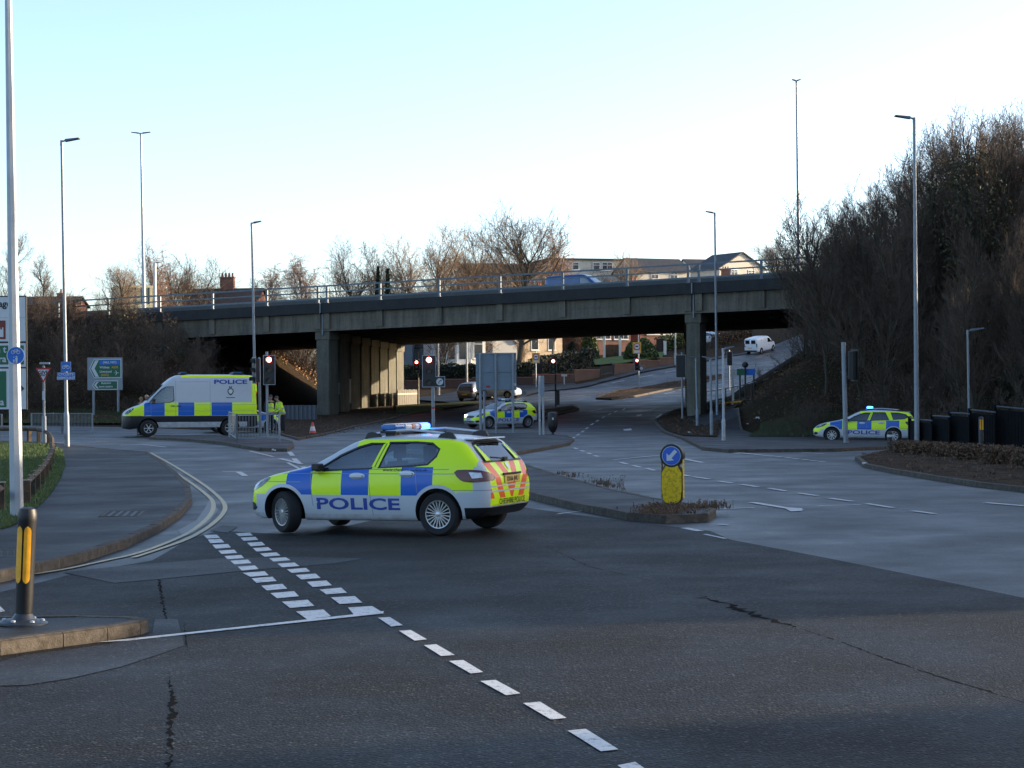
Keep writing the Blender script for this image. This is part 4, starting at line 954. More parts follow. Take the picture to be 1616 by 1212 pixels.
for tt, sg in ((0, 1), (BW, -1)):
    a, b = (tt, tt + .298) if sg > 0 else (tt - .298, tt)
    e = MB(); bar_along(e, SL, SR, a, b, ZS + .10, ZS + 1.14); 
    lo, hi = (a - .06, b) if sg > 0 else (a, b + .06)
    bar_along(e, SL, SR, lo, hi, ZS - .04, ZS + .097)
    mid = (a - .022, a) if sg > 0 else (b, b + .022)
    bar_along(e, SL, SR, mid[0] , mid[1], ZS + .60, ZS + .625)
    e.build('edge_beam', M_conc, br)
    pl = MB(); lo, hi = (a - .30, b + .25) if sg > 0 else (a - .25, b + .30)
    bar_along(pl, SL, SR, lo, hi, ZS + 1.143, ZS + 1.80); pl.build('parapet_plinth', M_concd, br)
joints = [-25.5, 0, 25.6, 51]
ps = []
for i in range(3):
    a, b = joints[i], joints[i + 1]
    for k in range(1, 6): ps.append((a + (b - a) * k / 6, .42))
for j in joints: ps += [(j - .34, .45), (j + .34, .45)]
for s, wd in ps:
    m = MB(); bar_along(m, s - wd / 2, s + wd / 2, -.15, -.002, ZS + .10, ZS + 1.141); m.build('pilaster', M_conc, br)
for j in joints:
    m = MB(); zz = GRADE * j; m.cyl((j, -.06, ZS - .3 + zz), (j, -.06, ZS + 1.14 + zz), .055, n=8); m.cyl((j, -.36, ZS + 1.14 + zz), (j, -.36, ZS + 1.78 + zz), .04, n=8); m.build('drain_pipe', M_galv, br)
def parapet(tt, posts):
    z0 = ZS + 1.80
    for i, s in enumerate(posts):
        m = MB(); zz = GRADE * s + z0; m.box((s, tt, zz + .58), (.145, .11, 1.16)); m.box((s, tt, zz + .015), (.3, .28, .03)); m.build('railing_post', M_rail, br)
    for h, hh in ((1.12, .10), (.72, .085), (.30, .11)):
        m = MB(); bar_along(m, SL, SR, tt - .095, tt - .056, z0 + h - hh / 2, z0 + h + hh / 2); m.build('railing_rail', M_rail, br)
posts = []
for i in range(3):
    a, b = joints[i], joints[i + 1]; posts += [a + .34] + [a + (b - a) * k / 6 for k in range(1, 6)] + [b - .34]
posts = sorted(set(round(p, 2) for p in posts + [-29.8, -34, -38.2]))
parapet(-.02, posts); parapet(BW - .15, [p for p in posts if -30 < p < 52][::2])
# piers: rows of columns with a recessed wall between
def pier_row(s0, name, cols, wd):
    m = MB()
    for i in range(cols):
        f = i / (cols - 1); t = .25 + f * (BW - 1.7); s = s0 + SK * t; zt = ZS + GRADE * s - .05
        g = H1(*(B0 + BU * s + BN * t)); c = MB()
        c.box((s, t + .45, (zt - .55 + g - .4) / 2), (wd, 1.25, zt - .55 - g + .4)); c.box((s, t + .45, zt - .27), (wd + .16, 1.35, .56)); c.build('column', M_pier, br, bevel=.03)
    c = MB(); zt = ZS + GRADE * s0 - .3
    g0 = -.3; o = .25
    vs = []
    for t in (.9, BW - 1.0):
        s = s0 + SK * t
        for ds, z in ((-wd * .28, g0), (wd * .28, g0), (wd * .28, zt), (-wd * .28, zt)): vs.append((s + ds, t, z))
    c.add(vs, [(3, 2, 1, 0), (4, 5, 6, 7), (0, 1, 5, 4), (1, 2, 6, 5), (2, 3, 7, 6), (3, 0, 4, 7)])
    if name == 'wall': c.build('pier_wall', M_pier, br)
pier_row(0.0, 'wall', 8, .92); pier_row(25.6, 'open', 6, .86)
# small notices on the left pier
for w_, z, sx, sz in ((3.4, 2.2, .7, .75), (8.0, 2.0, .5, 1.7)):
    m = MB(); s = SK * w_ + .27; m.box((s, w_, z), (.03, sx, sz)); o = m.build('notice_board', mat('notice_grey', (.16, .18, .20), .6), br)
# central reserve barrier and far lamp columns stand on the deck
def on_deck(s, t): return Vector((*(B0 + BU * s + BN * t), ZS + 1.36 + GRADE * s))
sb = thing('safety_barrier', 'long steel crash barrier running behind the bridge railings', 'crash barrier', on_deck(0, 1.9)); sb.rotation_euler = br.rotation_euler
m = MB()
def bal(mb, s0, s1, t0, t1, z0, z1):
    vs = []
    for s in (s0, s1):
        for t, z in ((t0, z0), (t1, z0), (t1, z1), (t0, z1)): vs.append((s, t, z + GRADE * s))
    mb.add(vs, [(3, 2, 1, 0), (4, 5, 6, 7), (0, 1, 5, 4), (1, 2, 6, 5), (2, 3, 7, 6), (3, 0, 4, 7)])
bal(m, SL, SR, -.06, 0, .52, .82); m.build('beam', mat('barrier_steel', (.065, .075, .08), .6, .2), sb)
for k in range(44):
    s = SL + 1 + k * 2.4; m = MB(); m.box((s, .07, .38 + GRADE * s), (.10, .12, .78)); m.build('post', M_galvl, sb)
p = bpt(15.4, 7.5, 0); VANB.location = (p.x, p.y, ZS + 1.37 + GRADE * 17.8); VANB.scale = (1.05, 1, .98)
# ------------------------------------------------------------------ street furniture
M_signback = mat('sign_back_grey', (.155, .20, .235), .5, .2, var=.12, scale=2.5)
M_signgrey = mat('sign_face_grey', (.20, .235, .265), .55, var=.08, scale=2)
M_signwhite = mat('sign_white', (.50, .52, .54), .5, var=.08, scale=3)
M_signgreen = mat('sign_green', (.006, .10, .045), .5, var=.08, scale=3)
M_signblue = mat('sign_blue', (.01, .12, .48), .5, var=.08, scale=3)
M_signbrown = mat('sign_brown', (.15, .022, .012), .5, var=.1, scale=3)
M_signred = mat('sign_red', (.34, .012, .025), .5, var=.1, scale=3)
M_signyel = mat('sign_yellow', (.55, .30, .03), .5, var=.1, scale=3)
M_ink = mat('sign_black', (.012, .012, .013), .5, var=.1)
M_yref = mat('reflective_yellow', (.74, .34, .008), .45, var=.25, scale=9)
M_ybol = mat2('bollard_yellow', (.70, .46, .008), (.80, .54, .010), 4, .45, (.50, .30, .010), 26, .2, 30)
M_bolblack = mat('bollard_black', (.008, .008, .009), .5, var=.3, scale=9, bump=.1)
M_rubber = mat('base_rubber', (.03, .035, .042), .4, var=.3, scale=9)
M_bolwhite = mat('bollard_white', (.42, .44, .46), .5, var=.15, scale=12)
M_timber = mat2('timber_weathered', (.055, .036, .022), (.11, .072, .045), 7, .85, (.03, .03, .022), 3, .5, 40)
M_endgrain = mat('timber_pale_end', (.30, .27, .22), .8, var=.2, scale=20)
M_lensoff = mat('signal_lens_dark', (.008, .008, .010), .25, var=.2)
M_redon = mat('signal_red_lit', (1, .05, .04), .3, var=0, emit=(1.0, .10, .08), es=14)
M_redglow = mat('signal_visor_red_glow', (.25, .01, .02), .5, var=0, emit=(1.0, .02, .06), es=.28)  # visor emits faint red in place of lamp light falling on it
M_boardrim = mat('board_border', (.40, .42, .45), .5, var=.1)
M_concpost = mat('concrete_post', (.36, .35, .31), .8, var=.2, scale=6)
M_ironblack = mat('railing_black', (.015, .016, .018), .6, var=.2)
def colz(px, py, p): return at_depth(px, py, p.y).z
def lamp(name, label, base, top, arm, rb=.085, rt=.045, sleeve=None, n=12, m=None, headlen=None, twin=False, p=None, group='street lamp columns', tilt=0.0):
    m = m or M_galv; p = p or gp(*base); t = thing(name, label, 'street lamp', p, 0, group); h = colz(top[0], top[1], p) - p.z
    dx = at_depth(top[0], top[1], p.y).x - p.x
    b = MB(); b.cyl((0, 0, -.1), (dx, 0, h), rb, rt, n)
    b.build('column', m, t, n > 8, 40)
    if sleeve:
        b = MB(); b.cyl((0, 0, -.1), (dx * .12, 0, sleeve), rb * 1.42, rb * 1.38, n); b.cyl((dx * .12, 0, sleeve), (dx * .125, 0, sleeve + .12), rb * 1.38, rb, n); b.build('base_sleeve', m, t, n > 8, 40)
    if arm:
        for sg in ((1, -1) if twin else (1,)):
            a = arm * sg; b = MB(); b.cyl((dx, 0, h - .12), (dx, 0, h + .06), rt * 1.25, rt * 1.1, 10); b.cyl((dx, 0, h), (dx + a * .22, 0, h + .06), rt * .7, rt * .6, 8)
            hd = b.build('arm', m, t, True, 40)
            b = MB(); L = abs(a) - .2 * abs(a); x0 = dx + a * .2; s_ = 1 if a > 0 else -1
            b.add([(x0, -.10, h + .0), (x0 + s_ * L, -.15, h + .10), (x0 + s_ * L, .15, h + .10), (x0, .10, h + .0), (x0, -.08, h + .10), (x0 + s_ * L, -.12, h + .145), (x0 + s_ * L, .12, h + .145), (x0, .08, h + .10)], [(0, 1, 2, 3), (7, 6, 5, 4), (0, 4, 5, 1), (1, 5, 6, 2), (2, 6, 7, 3), (3, 7, 4, 0)])
            b.build('lamp_head', mat('lamp_head_grey', (.10, .11, .13), .5, .2), t, bevel=.015)
    return t
lamp('lamp_column', 'tall faceted lamp column at the left edge carrying the round blue cycle sign', (27, 826), (9.2, -205), .6, .118, .045, n=8, m=M_galvl)
# continue beyond the frame is part of the same column: its top lies above the picture
lamp('street_lamp', 'lamp column with a flat head on the left footpath carrying the square blue cycle sign', (106, 710), (97, 224), .62, .066, .045, sleeve=1.2)
lamp('street_lamp', 'lamp column behind the white police van, its head against the sky', (404, 681), (397, 353), .48, .075, .05)
lamp('street_lamp', 'tall lamp column in front of the right bridge pier', (1132, 664), (1128, 337), -.5, .075, .05)
lamp('street_lamp', 'tall lamp column on the right beside the estate police car', (1447, 708), (1443, 188), -.66, .085, .05)
lamp('sign_lamp', 'short lamp column with thick foot, lamp pointing right, on the right kerb corner', (1142, 699), (1141, 552), .42, .055, .045, sleeve=.85, m=M_galvl)
lamp('sign_lamp', 'short lamp column with thick foot, lamp pointing left, behind the right kerb corner', (1123, 691), (1121, 567), -.36, .055, .05, sleeve=1.1)
lamp('sign_lamp', 'plain grey short column standing in the leafy bed before the right pier', (1101, 676), (1098, 566), -.3, .07, .045, sleeve=.9)
lamp('street_lamp', 'small lamp column with a curved head behind the dark slatted fence', (1530, 702), (1527, 523), .62, .05, .04)
pd = on_deck(46, 16.0); 
for px, py, yy, arm, label, tw in ((1261, 0, 131, 0, '', 0),):
    p = at_depth(1261, 420, 131); p.z = 8.2; t = lamp('motorway_lamp', 'very tall slim lamp mast rising beyond the right end of the bridge', None, (1257, 128), .30, .12, .06, p=p, group='tall masts beyond the bridge', twin=True)
p = at_depth(228, 476, 141); p.z = 7.0; lamp('motorway_lamp', 'tall pale mast with two lamp arms rising beyond the left end of the bridge', None, (222, 211), .72, .14, .07, p=p, m=M_galvl, twin=True, group='tall masts beyond the bridge')
p = at_depth(245, 480, 150); p.z = 7.0; lamp('street_lamp', 'short white column with a small arm beside the tall twin lamp mast', None, (244, 416), .45, .13, .12, p=p, m=mat('white_column', (.62, .62, .60), .6))
for bx, by, ty, r, lab in ((692, 624, 522, .09, 'pale concrete lamp post behind the double red signal'), (737, 627, 516, .10, 'thin grey lamp post left of the parked silver car'), (1066, 577, 512, .09, 'white lamp post on the hill just left of the right pier')):
    p = gp(bx, by); b = MB(); t = thing('lamp_post', lab, 'lamp post', p, 0, 'posts seen under the bridge'); b.cyl((0, 0, -.1), (0, 0, colz(bx, ty, p) - p.z + 2.5), r, r * .6, 8); b.build('column', M_concpost, t); b = MB(); b.cyl((0, 0, -.1), (0, 0, 1.3), r * 1.5, r * 1.45, 8); b.build('base_sleeve', M_galv if bx == 737 else M_concpost, t)

def plate(mb, w_, h_, d=.02, x=0, z=0, y=0): mb.box((x, y, z), (w_, d, h_)); return mb
FS = lambda x, y, z: frame((x, y, z), (1, 0, 0), (0, 0, 1))
def disc(r, y, d=.01, n=28): 
    m = MB(); m.cyl((0, y, 0), (0, y - d, 0), r, r, n); return m
# round cycle and pedestrian sign
p = at_depth(25, 561, gp(27, 826).y - .17); t = thing('cycle_sign', 'round blue sign with a white bicycle above walking figures on the nearest lamp column', 'road sign', p)
disc(.152, .0, .012).build('disc', M_signblue, t)
m = MB(); m.lathe([(.152, -.013), (.145, -.0155), (.139, -.013)], 32, axis='Y'); m.f = m.f[:-2]; m.m = m.m[:-2]; m.build('rim', M_signwhite, t)
m = MB()
for cx in (-.045, .045):
    for k in range(14):
        a, b = 2 * PI * k / 14, 2 * PI * (k + 1) / 14; m.cyl((cx + .028 * math.cos(a), -.016, .055 + .028 * math.sin(a)), (cx + .028 * math.cos(b), -.016, .055 + .028 * math.sin(b)), .005, n=5)
for a, b in (((-.045, .055), (-.02, .095)), ((-.02, .095), (.03, .095)), ((.03, .095), (.045, .055)), ((-.02, .095), (.005, .055)), ((.005, .055), (.03, .095)), ((-.045, .055), (.005, .055)), ((.03, .095), (.025, .108))): m.cyl((a[0], -.016, a[1]), (b[0], -.016, b[1]), .0045, n=5)
m.build('bicycle_symbol', M_signwhite, t)
for x, s in ((.015, 1.0), (-.03, .62)):
    m = MB(); m.cyl((x, -.013, -.022 * s - .02 * (1 - s) * 2), (x, -.018, -.022 * s - .02 * (1 - s) * 2), .015 * s, n=10); m.prism([(-.022 * s, 0), (.022 * s, 0), (.016 * s, -.05 * s), (.014 * s, -.088 * s), (.003, -.088 * s), (0, -.055 * s), (-.003, -.088 * s), (-.014 * s, -.088 * s), (-.016 * s, -.05 * s)], (x, -.013, -.040 if s == 1 else -.068), (1, 0, 0), (0, 0, 1), .006); m.build('walker_symbol', M_signwhite, t)
m = MB(); m.box((0, .03, 0), (.20, .04, .05)); m.build('clamp', M_galv, t)
# square cycle sign with plate below
yb = gp(106, 710).y; p = at_depth(104, 585, yb - .15); t = thing('cycle_route_sign', 'square blue cycle sign over a wide blue plate on the footpath lamp column', 'road sign', p)
s_ = F / yb; 
m = MB(); plate(m, 16 / s_, 16 / s_, .015, 0, 6.2 / s_); o = m.build('upper_plate', M_signblue, t); m = MB(); plate(m, 28 / s_, 12 / s_, .015, 0, -8.6 / s_); o2 = m.build('lower_plate', M_signblue, t)
m = MB()
for cx in (-.07, .07):
    for k in range(12):
        a, b = 2 * PI * k / 12, 2 * PI * (k + 1) / 12; m.cyl((cx + .05 * math.cos(a), -.012, .12 + .05 * math.sin(a)), (cx + .05 * math.cos(b), -.012, .12 + .05 * math.sin(b)), .010, n=5)
for a, b in (((-.07, .12), (-.03, .19)), ((-.03, .19), (.05, .19)), ((.05, .19), (.07, .12)), ((-.03, .19), (.01, .12)), ((.01, .12), (.05, .19))): m.cyl((a[0], -.012, a[1]), (b[0], -.012, b[1]), .009, n=5)
m.build('bicycle_symbol', M_signwhite, o)
text('CYCLISTS', .12, M_signwhite, 'lettering', o2, FS(0, -.010, -8.6 / s_ + .06), sx=1.0, bold=.003); text('DISMOUNT', .12, M_signwhite, 'lettering', o2, FS(0, -.010, -8.6 / s_ - .065), sx=1.0, bold=.003)
for (w_, h_, z) in ((16 / s_, 16 / s_, 6.2 / s_), (28 / s_, 12 / s_, -8.6 / s_)):
    m = MB()
    for sx, sz, ww, hh in ((0, h_ / 2 - .012, w_ - .01, .016), (0, -h_ / 2 + .012, w_ - .01, .016), (w_ / 2 - .012, 0, .016, h_ - .045), (-w_ / 2 + .012, 0, .016, h_ - .045)): m.box((sx, -.009, z + sz), (ww, .004, hh))
    m.build('border', M_signgrey, t)
# give way sign
p = gp(70, 704); t = thing('give_way_sign', 'red and white triangular GIVE WAY sign with a small lamp above it', 'road sign', p); s_ = F / p.y
zt = lambda y: colz(70, y, p) - p.z
b = MB(); b.cyl((0, 0, -.1), (0, 0, zt(577)), .045, .045, 12); b.cyl((0, 0, -.1), (0, 0, zt(657)), .085, .08, 12); b.build('post', M_galv, t, True, 40)
b = MB(); b.box((0, -.052, zt(624)), (.10, .006, 14 / s_)); b.build('notice', M_bolwhite, t)
tri = lambda k, o=0: [(-12.5 / s_ * k, (11.5 * k + o) / s_), (12.5 / s_ * k, (11.5 * k + o) / s_), (0, (-12.5 * k + o) / s_)]
b = MB(); b.prism(tri(1.0), (0, -.06, zt(592)), (1, 0, 0), (0, 0, 1), .012); sgn_ = b.build('red_triangle', M_signred, t)
b = MB(); b.prism(tri(.70, .6), (0, -.0735, zt(592)), (1, 0, 0), (0, 0, 1), .004); b.build('white_triangle', M_signwhite, t)
text('GIVE', .17, M_ink, 'lettering', t, FS(0, -.079, zt(588)), sx=1.0, bold=.006); text('WAY', .11, M_ink, 'lettering', t, FS(0, -.079, zt(592.4)), sx=1.0, bold=.004)
b = MB(); b.box((.07, -.12, zt(573.5)), (.36, .14, .07)); b.cyl((0, 0, zt(577)), (0, -.10, zt(574.5)), .02, n=8); b.build('sign_lamp', M_galvl, t, bevel=.02)
# direction sign
p = gp(166, 655); t = thing('direction_sign', 'grey route sign with two green left pointing panels before the dark bank', 'road sign', p); s_ = F / p.y
zz = lambda y: colz(166, y, p) - p.z; X_ = lambda x: (x - 166) / s_
for x in (147.5, 186.5): b = MB(); b.cyl((X_(x), .08, -.2), (X_(x), .08, zz(566)), .085, n=10); b.build('post', M_galv, t, True, 40)
b = MB(); b.box((X_(166.2), 0, zz(590)), (55.5 / s_, .05, 51.5 / s_)); pan = b.build('panel', M_signgrey, t, bevel=.02)
def arrowpanel(x0, x1, y0, y1, tipx, ch, name, rows):
    ym = (y0 + y1) / 2; out = [(X_(tipx), zz(ym)), (X_(x0), zz(y0)), (X_(x1), zz(y0)), (X_(x1), zz(y1)), (X_(x0), zz(y1))]
    b = MB(); b.prism([(a, c) for a, c in out], (0, -.026, 0), (1, 0, 0), (0, 0, 1), .006); b.build('panel_border', M_signwhite, t)
    e = 1.2; b = MB(); b.prism([(X_(tipx + 1.5), zz(ym)), (X_(x0 + .6), zz(y0 + e)), (X_(x1 - e), zz(y0 + e)), (X_(x1 - e), zz(y1 - e)), (X_(x0 + .6), zz(y1 - e))], (0, -.033, 0), (1, 0, 0), (0, 0, 1), .004); g_ = b.build(name, M_signgreen, t)
    b = MB(); a0, a1 = ch; b.prism([(X_(tipx + 3), zz(ym)), (X_(x0 + 2.2), zz(y0 + 2)), (X_(x0 + 2.2 + a1), zz(y0 + 2)), (X_(tipx + 3 + a1), zz(ym)), (X_(x0 + 2.2 + a1), zz(y1 - 2)), (X_(x0 + 2.2), zz(y1 - 2))], (0, -.038, 0), (1, 0, 0), (0, 0, 1), .003); b.build('chevron', M_signwhite, g_)
    for txt, x, y, size, mm in rows: text(txt, size / s_, mm, 'lettering', g_, FS(X_(x), -.042 if mm != M_signblue else -.046, zz(y)), align='LEFT', bold=.004, sx=.95)
    return g_
g_ = arrowpanel(149, 192, 566.5, 596.5, 141.5, (0, 5.5), 'green_panel', [('Widnes', 158, 579.8, 5.2, M_signwhite), ('Liverpool', 158, 586.5, 5.2, M_signwhite), ('A533', 177, 579.8, 4.8, M_signyel), ('(A562)', 160, 591.8, 4.8, M_signyel)])
b = MB(); b.box((X_(174), -.040, zz(572)), (32 / s_, .006, 6.6 / s_)); o = b.build('blue_patch', M_signblue, g_); text('(M62, M57)', 4.8 / s_, M_signwhite, 'lettering', g_, FS(X_(174), -.046, zz(572)), bold=.004, sx=.95)
b = MB(); b.prism([(-.16, .012), (-.16, -.012), (-.03, -.012), (-.09, -.15), (-.06, -.15), (.03, -.012), (.13, -.012), (.16, 0), (.13, .012), (.03, .012), (-.06, .15), (-.09, .15), (-.03, .012)], (X_(185), -.038, zz(588.5)), (1, 0, 0), (0, 0, 1), .004); b.build('aircraft_symbol', M_signwhite, g_)
arrowpanel(151, 186.5, 600.5, 615, 146, (0, 3.2), 'green_panel', [('Runcorn', 160.5, 604.6, 4.6, M_signwhite), ('town centre', 156.5, 610, 4.6, M_signwhite)])
# large sign at the left edge, cut by the frame
p = at_depth(-18, 690, 72); p.z = H1(p.x, p.y); t = thing('direction_sign', 'large white framed route sign at the left edge with brown and green panels', 'road sign', p); s_ = F / 72.0
zz = lambda y: colz(-18, y, p) - p.z; X_ = lambda x: (x + 18) / s_
b = MB(); b.box((X_(-29), 0, (zz(467) + zz(648)) / 2), (146 / s_, .05, zz(467) - zz(648))); b.build('frame', M_ink, t, bevel=.03)
def pan2(x0, x1, y0, y1, mm, name, d, par=None):
    b = MB(); b.box((X_((x0 + x1) / 2), -.028 - d, (zz(y0) + zz(y1)) / 2), ((x1 - x0) / s_, .006, zz(y0) - zz(y1))); return b.build(name, mm, par or t)
for y0, y1 in ((469, 539), (542, 579.5), (582, 646)): pan2(-100, 42, y0, y1, M_signwhite, 'white_panel', 0)
pan2(-100, 41, 501.4, 501.9, M_signgrey, 'seam', .005)
o = pan2(-60, 10.5, 506, 535.5, M_signbrown, 'brown_panel', .005); 
m = MB(); m.prism([(-2, -9), (24, -9), (24, 6), (22, 6), (22, 3), (19, 3), (19, 6), (15, 6), (15, 0), (7, 0), (7, 6), (3, 6), (3, 3), (0, 3), (0, 6), (-2, 6)], (X_(-17), -.042, zz(523)), (1 / s_, 0, 0), (0, 0, 1 / s_), .004); m.build('symbol', M_signwhite, o)
o = pan2(-60, 39, 545.5, 575.5, M_signgreen, 'green_panel', .005); text('n t', 15 / s_, M_signwhite, 'lettering', o, FS(X_(3), -.042, zz(552)), bold=.006); text('ra', 15 / s_, M_signwhite, 'lettering', o, FS(X_(5), -.042, zz(567)), bold=.006)
o = pan2(-60, 11, 586, 643, M_signgreen, 'green_panel', .005); text('a', 15 / s_, M_signwhite, 'lettering', o, FS(X_(4), -.042, zz(635)), bold=.006)
text('age', 15 / s_, M_ink, 'lettering', t, FS(X_(9.5), -.036, zz(480)), bold=.01)
m = MB(); m.prism([(0, 5.5), (5.5, 0), (0, -5.5), (-5.5, 0)], (X_(34), -.033, zz(613.5)), (1 / s_, 0, 0), (0, 0, 1 / s_), .004); m.build('diamond_mark', M_ink, t)
for x in (-70, 25): b = MB(); b.cyl((X_(x), .10, -.3), (X_(x), .10, zz(470)), .09, n=10); b.build('post', M_galv, t, True, 40)
# back of the big sign on the middle island
p = gp(783, 687); t = thing('route_sign', 'big blue grey sign back on three posts over the facing police car', 'road sign', p); s_ = F / p.y; zz = lambda y: colz(783, y, p) - p.z; X_ = lambda x: (x - 783) / s_
b = MB(); b.box((X_(783.8), -.0, zz(586.3)), (64 / s_, .04, 59 / s_)); pn = b.build('panel', M_signback, t, bevel=.015)
for y in (558.5, 586, 614): b = MB(); b.box((X_(783.8), -.045, zz(y)), (63.4 / s_, .045, .06)); b.build('cross_rail', M_signback, t)
for x, yb in ((758.7, 0), (783, 0), (810, 0)): b = MB(); b.cyl((X_(x), -.115, -.12), (X_(x), -.115, zz(557)), .058, n=12); b.build('post', M_galv, t, True, 40)
b = MB(); b.box((X_(771), -.026, zz(610)), (6.5 / s_, .008, 3 / s_)); b.build('red_label', M_signred, t); b = MB(); b.box((X_(813.6), -.026, zz(607)), (3.5 / s_, .008, 4 / s_)); b.build('white_label', M_signwhite, t)
p = gp(764.5, 683); t = thing('sign_post', 'thin bare grey post just left of the middle post under the big sign back', 'post', p); b = MB(); b.cyl((0, 0, -.1), (0, 0, colz(764, 617, p) - p.z), .05, n=10); b.build('post', M_galv, t, True, 40); b = MB(); b.box((.0, 0, colz(764, 624, p) - p.z), (.20, .05, .10)); b.build('bracket', M_galv, t)
p = gp(853, 690); t = thing('sign_post', 'twin grey posts with a narrow sign seen edge on, left of the black bin', 'sign', p); s_ = F / p.y; zz = lambda y: colz(853, y, p) - p.z
for dx in (-.03, .13): b = MB(); b.cyl((dx, .2 * (dx > 0), -.1), (dx, .2 * (dx > 0), zz(593)), .045, n=10); b.build('post', M_galvl, t, True, 40)
b = MB(); b.box((.09, -.06, zz(609)), (.18, .03, 31 / s_), rz=.15); b.build('panel', M_signgrey, t)
# black bin
p = gp(872.5, 688); t = thing('litter_bin', 'rounded black bin on a short stem at the end of the middle island', 'bin', p); k = F / p.y; h = 38 / k
b = MB(); b.lathe([(.02, .16), (.10, .17), (.19, .32), (.225, .5), (.225, h - .12), (.20, h - .04), (.10, h), (.01, h + .01)], 20); b.build('body', M_bolblack, t, True, 40)
b = MB(); b.lathe([(.2, 0), (.18, .04), (.06, .10), (.05, .18), (.01, .18)], 16); b.build('stem', M_bolblack, t, True, 40)
b = MB(); b.box((0, -.225, h * .72), (.07, .01, .10)); b.build('label_plate', M_signwhite, t)
# cone
p = gp(493.5, 686); t = thing('traffic_cone', 'orange and white traffic cone on the road left of the pier', 'traffic cone', p); k = F / p.y; h = 19.5 / k
b = MB(); b.box((0, 0, .025), (.42, .42, .05)); b.build('base', M_bolblack, t, bevel=.015)
mc = mat('cone_orange', (.62, .07, .03), .5, var=.1)
for nme, a, c, mm in (('cone_body', .05, .30, mc), ('white_band', .30, .66, mat('cone_white', (.6, .6, .6), .5)), ('cone_tip', .66, 1.0, mc)):
    b = MB(); z0 = .05 + (h - .05) * (a - .05) / .95; z1 = .05 + (h - .05) * (c - .05) / .95; R = lambda z: .17 - .135 * (z - .05) / (h - .05); b.lathe([(R(z0), z0), (R(z1), z1), (R(z1) * .8, z1)], 18); b.build(nme, mm, t, True, 40)
# ------------------------------------------------------------------ traffic signals
def head(t, x, z, rz=0, lit=True, hgt_=1.12, ell=False, board=True, y=-.12, back=False, w_=.46):
    o = bpy.data.objects.new('signal_head', None); COL.objects.link(o); o.parent = t; o.location = (x, 0, z); o.rotation_euler = (0, 0, rz); o.empty_display_size = .1
    W2 = w_ / 2; H = hgt_
    if board:
        out = [(-W2, 0), (-W2, -H), (W2 + (.37 if ell else 0), -H)] + ([(W2 + .37, -H + .45), (W2, -H + .45)] if ell else []) + [(W2, 0)]
        out = [tuple(q) for q in out]; oi = [tuple(q) for q in inset([Vector(q) for q in out], .028)]
        b = MB(); b.prism(out, (0, y, 0), (1, 0, 0), (0, 0, 1), .012); b.build('backing_board', M_ink, o)
        b = MB(); n = len(out)
        b.add([(a, y - .0145, c) for a, c in out] + [(a, y - .0145, c) for a, c in oi], [(i, (i + 1) % n, n + (i + 1) % n, n + i) for i in range(n)]); b.build('border', M_boardrim, o)
    b = MB(); b.box((0, y + .10, -H / 2), (.30, .19, H - .14)); b.build('housing', M_bolblack, o, bevel=.02)
    if back: return o
    for i in range(3):
        zc = -.20 - i * (H - .38) / 2; on = lit and i == 0
        b = MB(); b.cyl((0, y - .016, zc), (0, y - .04, zc), .105, .10, 20); b.build('lens', M_redon if on else M_lensoff, o)
        b = MB()
        for k in range(14):
            a0, a1 = PI * (-.12 + 1.24 * k / 14), PI * (-.12 + 1.24 * (k + 1) / 14); q = []
            for a in (a0, a1):
                for yy in (y - .014, y - .20): q.append((.118 * math.cos(a), yy, zc + .118 * math.sin(a)))
            b.add(q, [(0, 1, 3, 2)])
        b.build('visor', M_redglow if on else M_bolblack, o)
    if ell:
        b = MB(); b.cyl((W2 + .15, y - .015, -H + .225), (W2 + .15, y - .03, -H + .225), .145, n=24); d_ = b.build('turn_sign', M_signwhite, o)
        b = MB(); 
        for k in range(6):
            a0, a1 = PI - k * PI / 12, PI - (k + 1) * PI / 12; r_ = .075; b.cyl((W2 + .19 + r_ * math.cos(a0), y - .034, -H + .20 + r_ * math.sin(a0)), (W2 + .19 + r_ * math.cos(a1), y - .034, -H + .20 + r_ * math.sin(a1)), .016, n=6)
        b.cyl((W2 + .115, y - .034, -H + .14), (W2 + .115, y - .034, -H + .20), .016, n=6); b.prism([(0, .05), (.055, 0), (0, -.05)], (W2 + .19, y - .03, -H + .275), (1, 0, 0), (0, 0, 1), .01); b.build('arrow', M_ink, d_)
    return o
def signal(label, base, headx, ytop, pole_top=None, m=None, r=.057, **kw):
    p = gp(*base); t = thing('traffic_signal', label, 'traffic signal', p, 0, 'traffic signals'); z = colz(headx, ytop, p) - p.z
    b = MB(); b.cyl((0, 0, -.1), (0, 0, (colz(base[0], pole_top, p) - p.z) if pole_top else z + .05), r, n=14); b.build('pole', m or M_galv, t, True, 40)
    head(t, (headx - base[0]) * p.y / F, z, **kw); return t, p, z
t, p, z = signal('red signal on the left island before the officers, a second head beside it', (422, 690), 426.3, 560.5, 555, hgt_=1.28, w_=.52)
head(t, -.20, z - .08, rz=math.radians(-62), lit=False, y=-.36, hgt_=1.15)
p = gp(411, 686); t = thing('signal_pole', 'plain grey pole behind the red signal on the left island', 'pole', p, 0); b = MB(); b.cyl((0, 0, -.1), (-.03, 0, colz(410, 566, p) - p.z), .06, n=12); b.build('pole', M_galv, t, True, 40); b = MB(); b.lathe([(.06, 0), (.03, .06), (.005, .08)], 12, (-.03, 0, colz(410, 566, p) - p.z)); b.build('cap', M_galv, t)
t, p, z = signal('large red signal with a white turn arrow disc, above the nearest car roof', (684, 692), 678.3, 560.5, 552, r=.075, hgt_=1.34, w_=.58, ell=True)
b = MB(); b.cyl((0, 0, z - 2.25), (0, 0, z - 2.17), .078, n=14); b.build('red_band', M_signred, t)
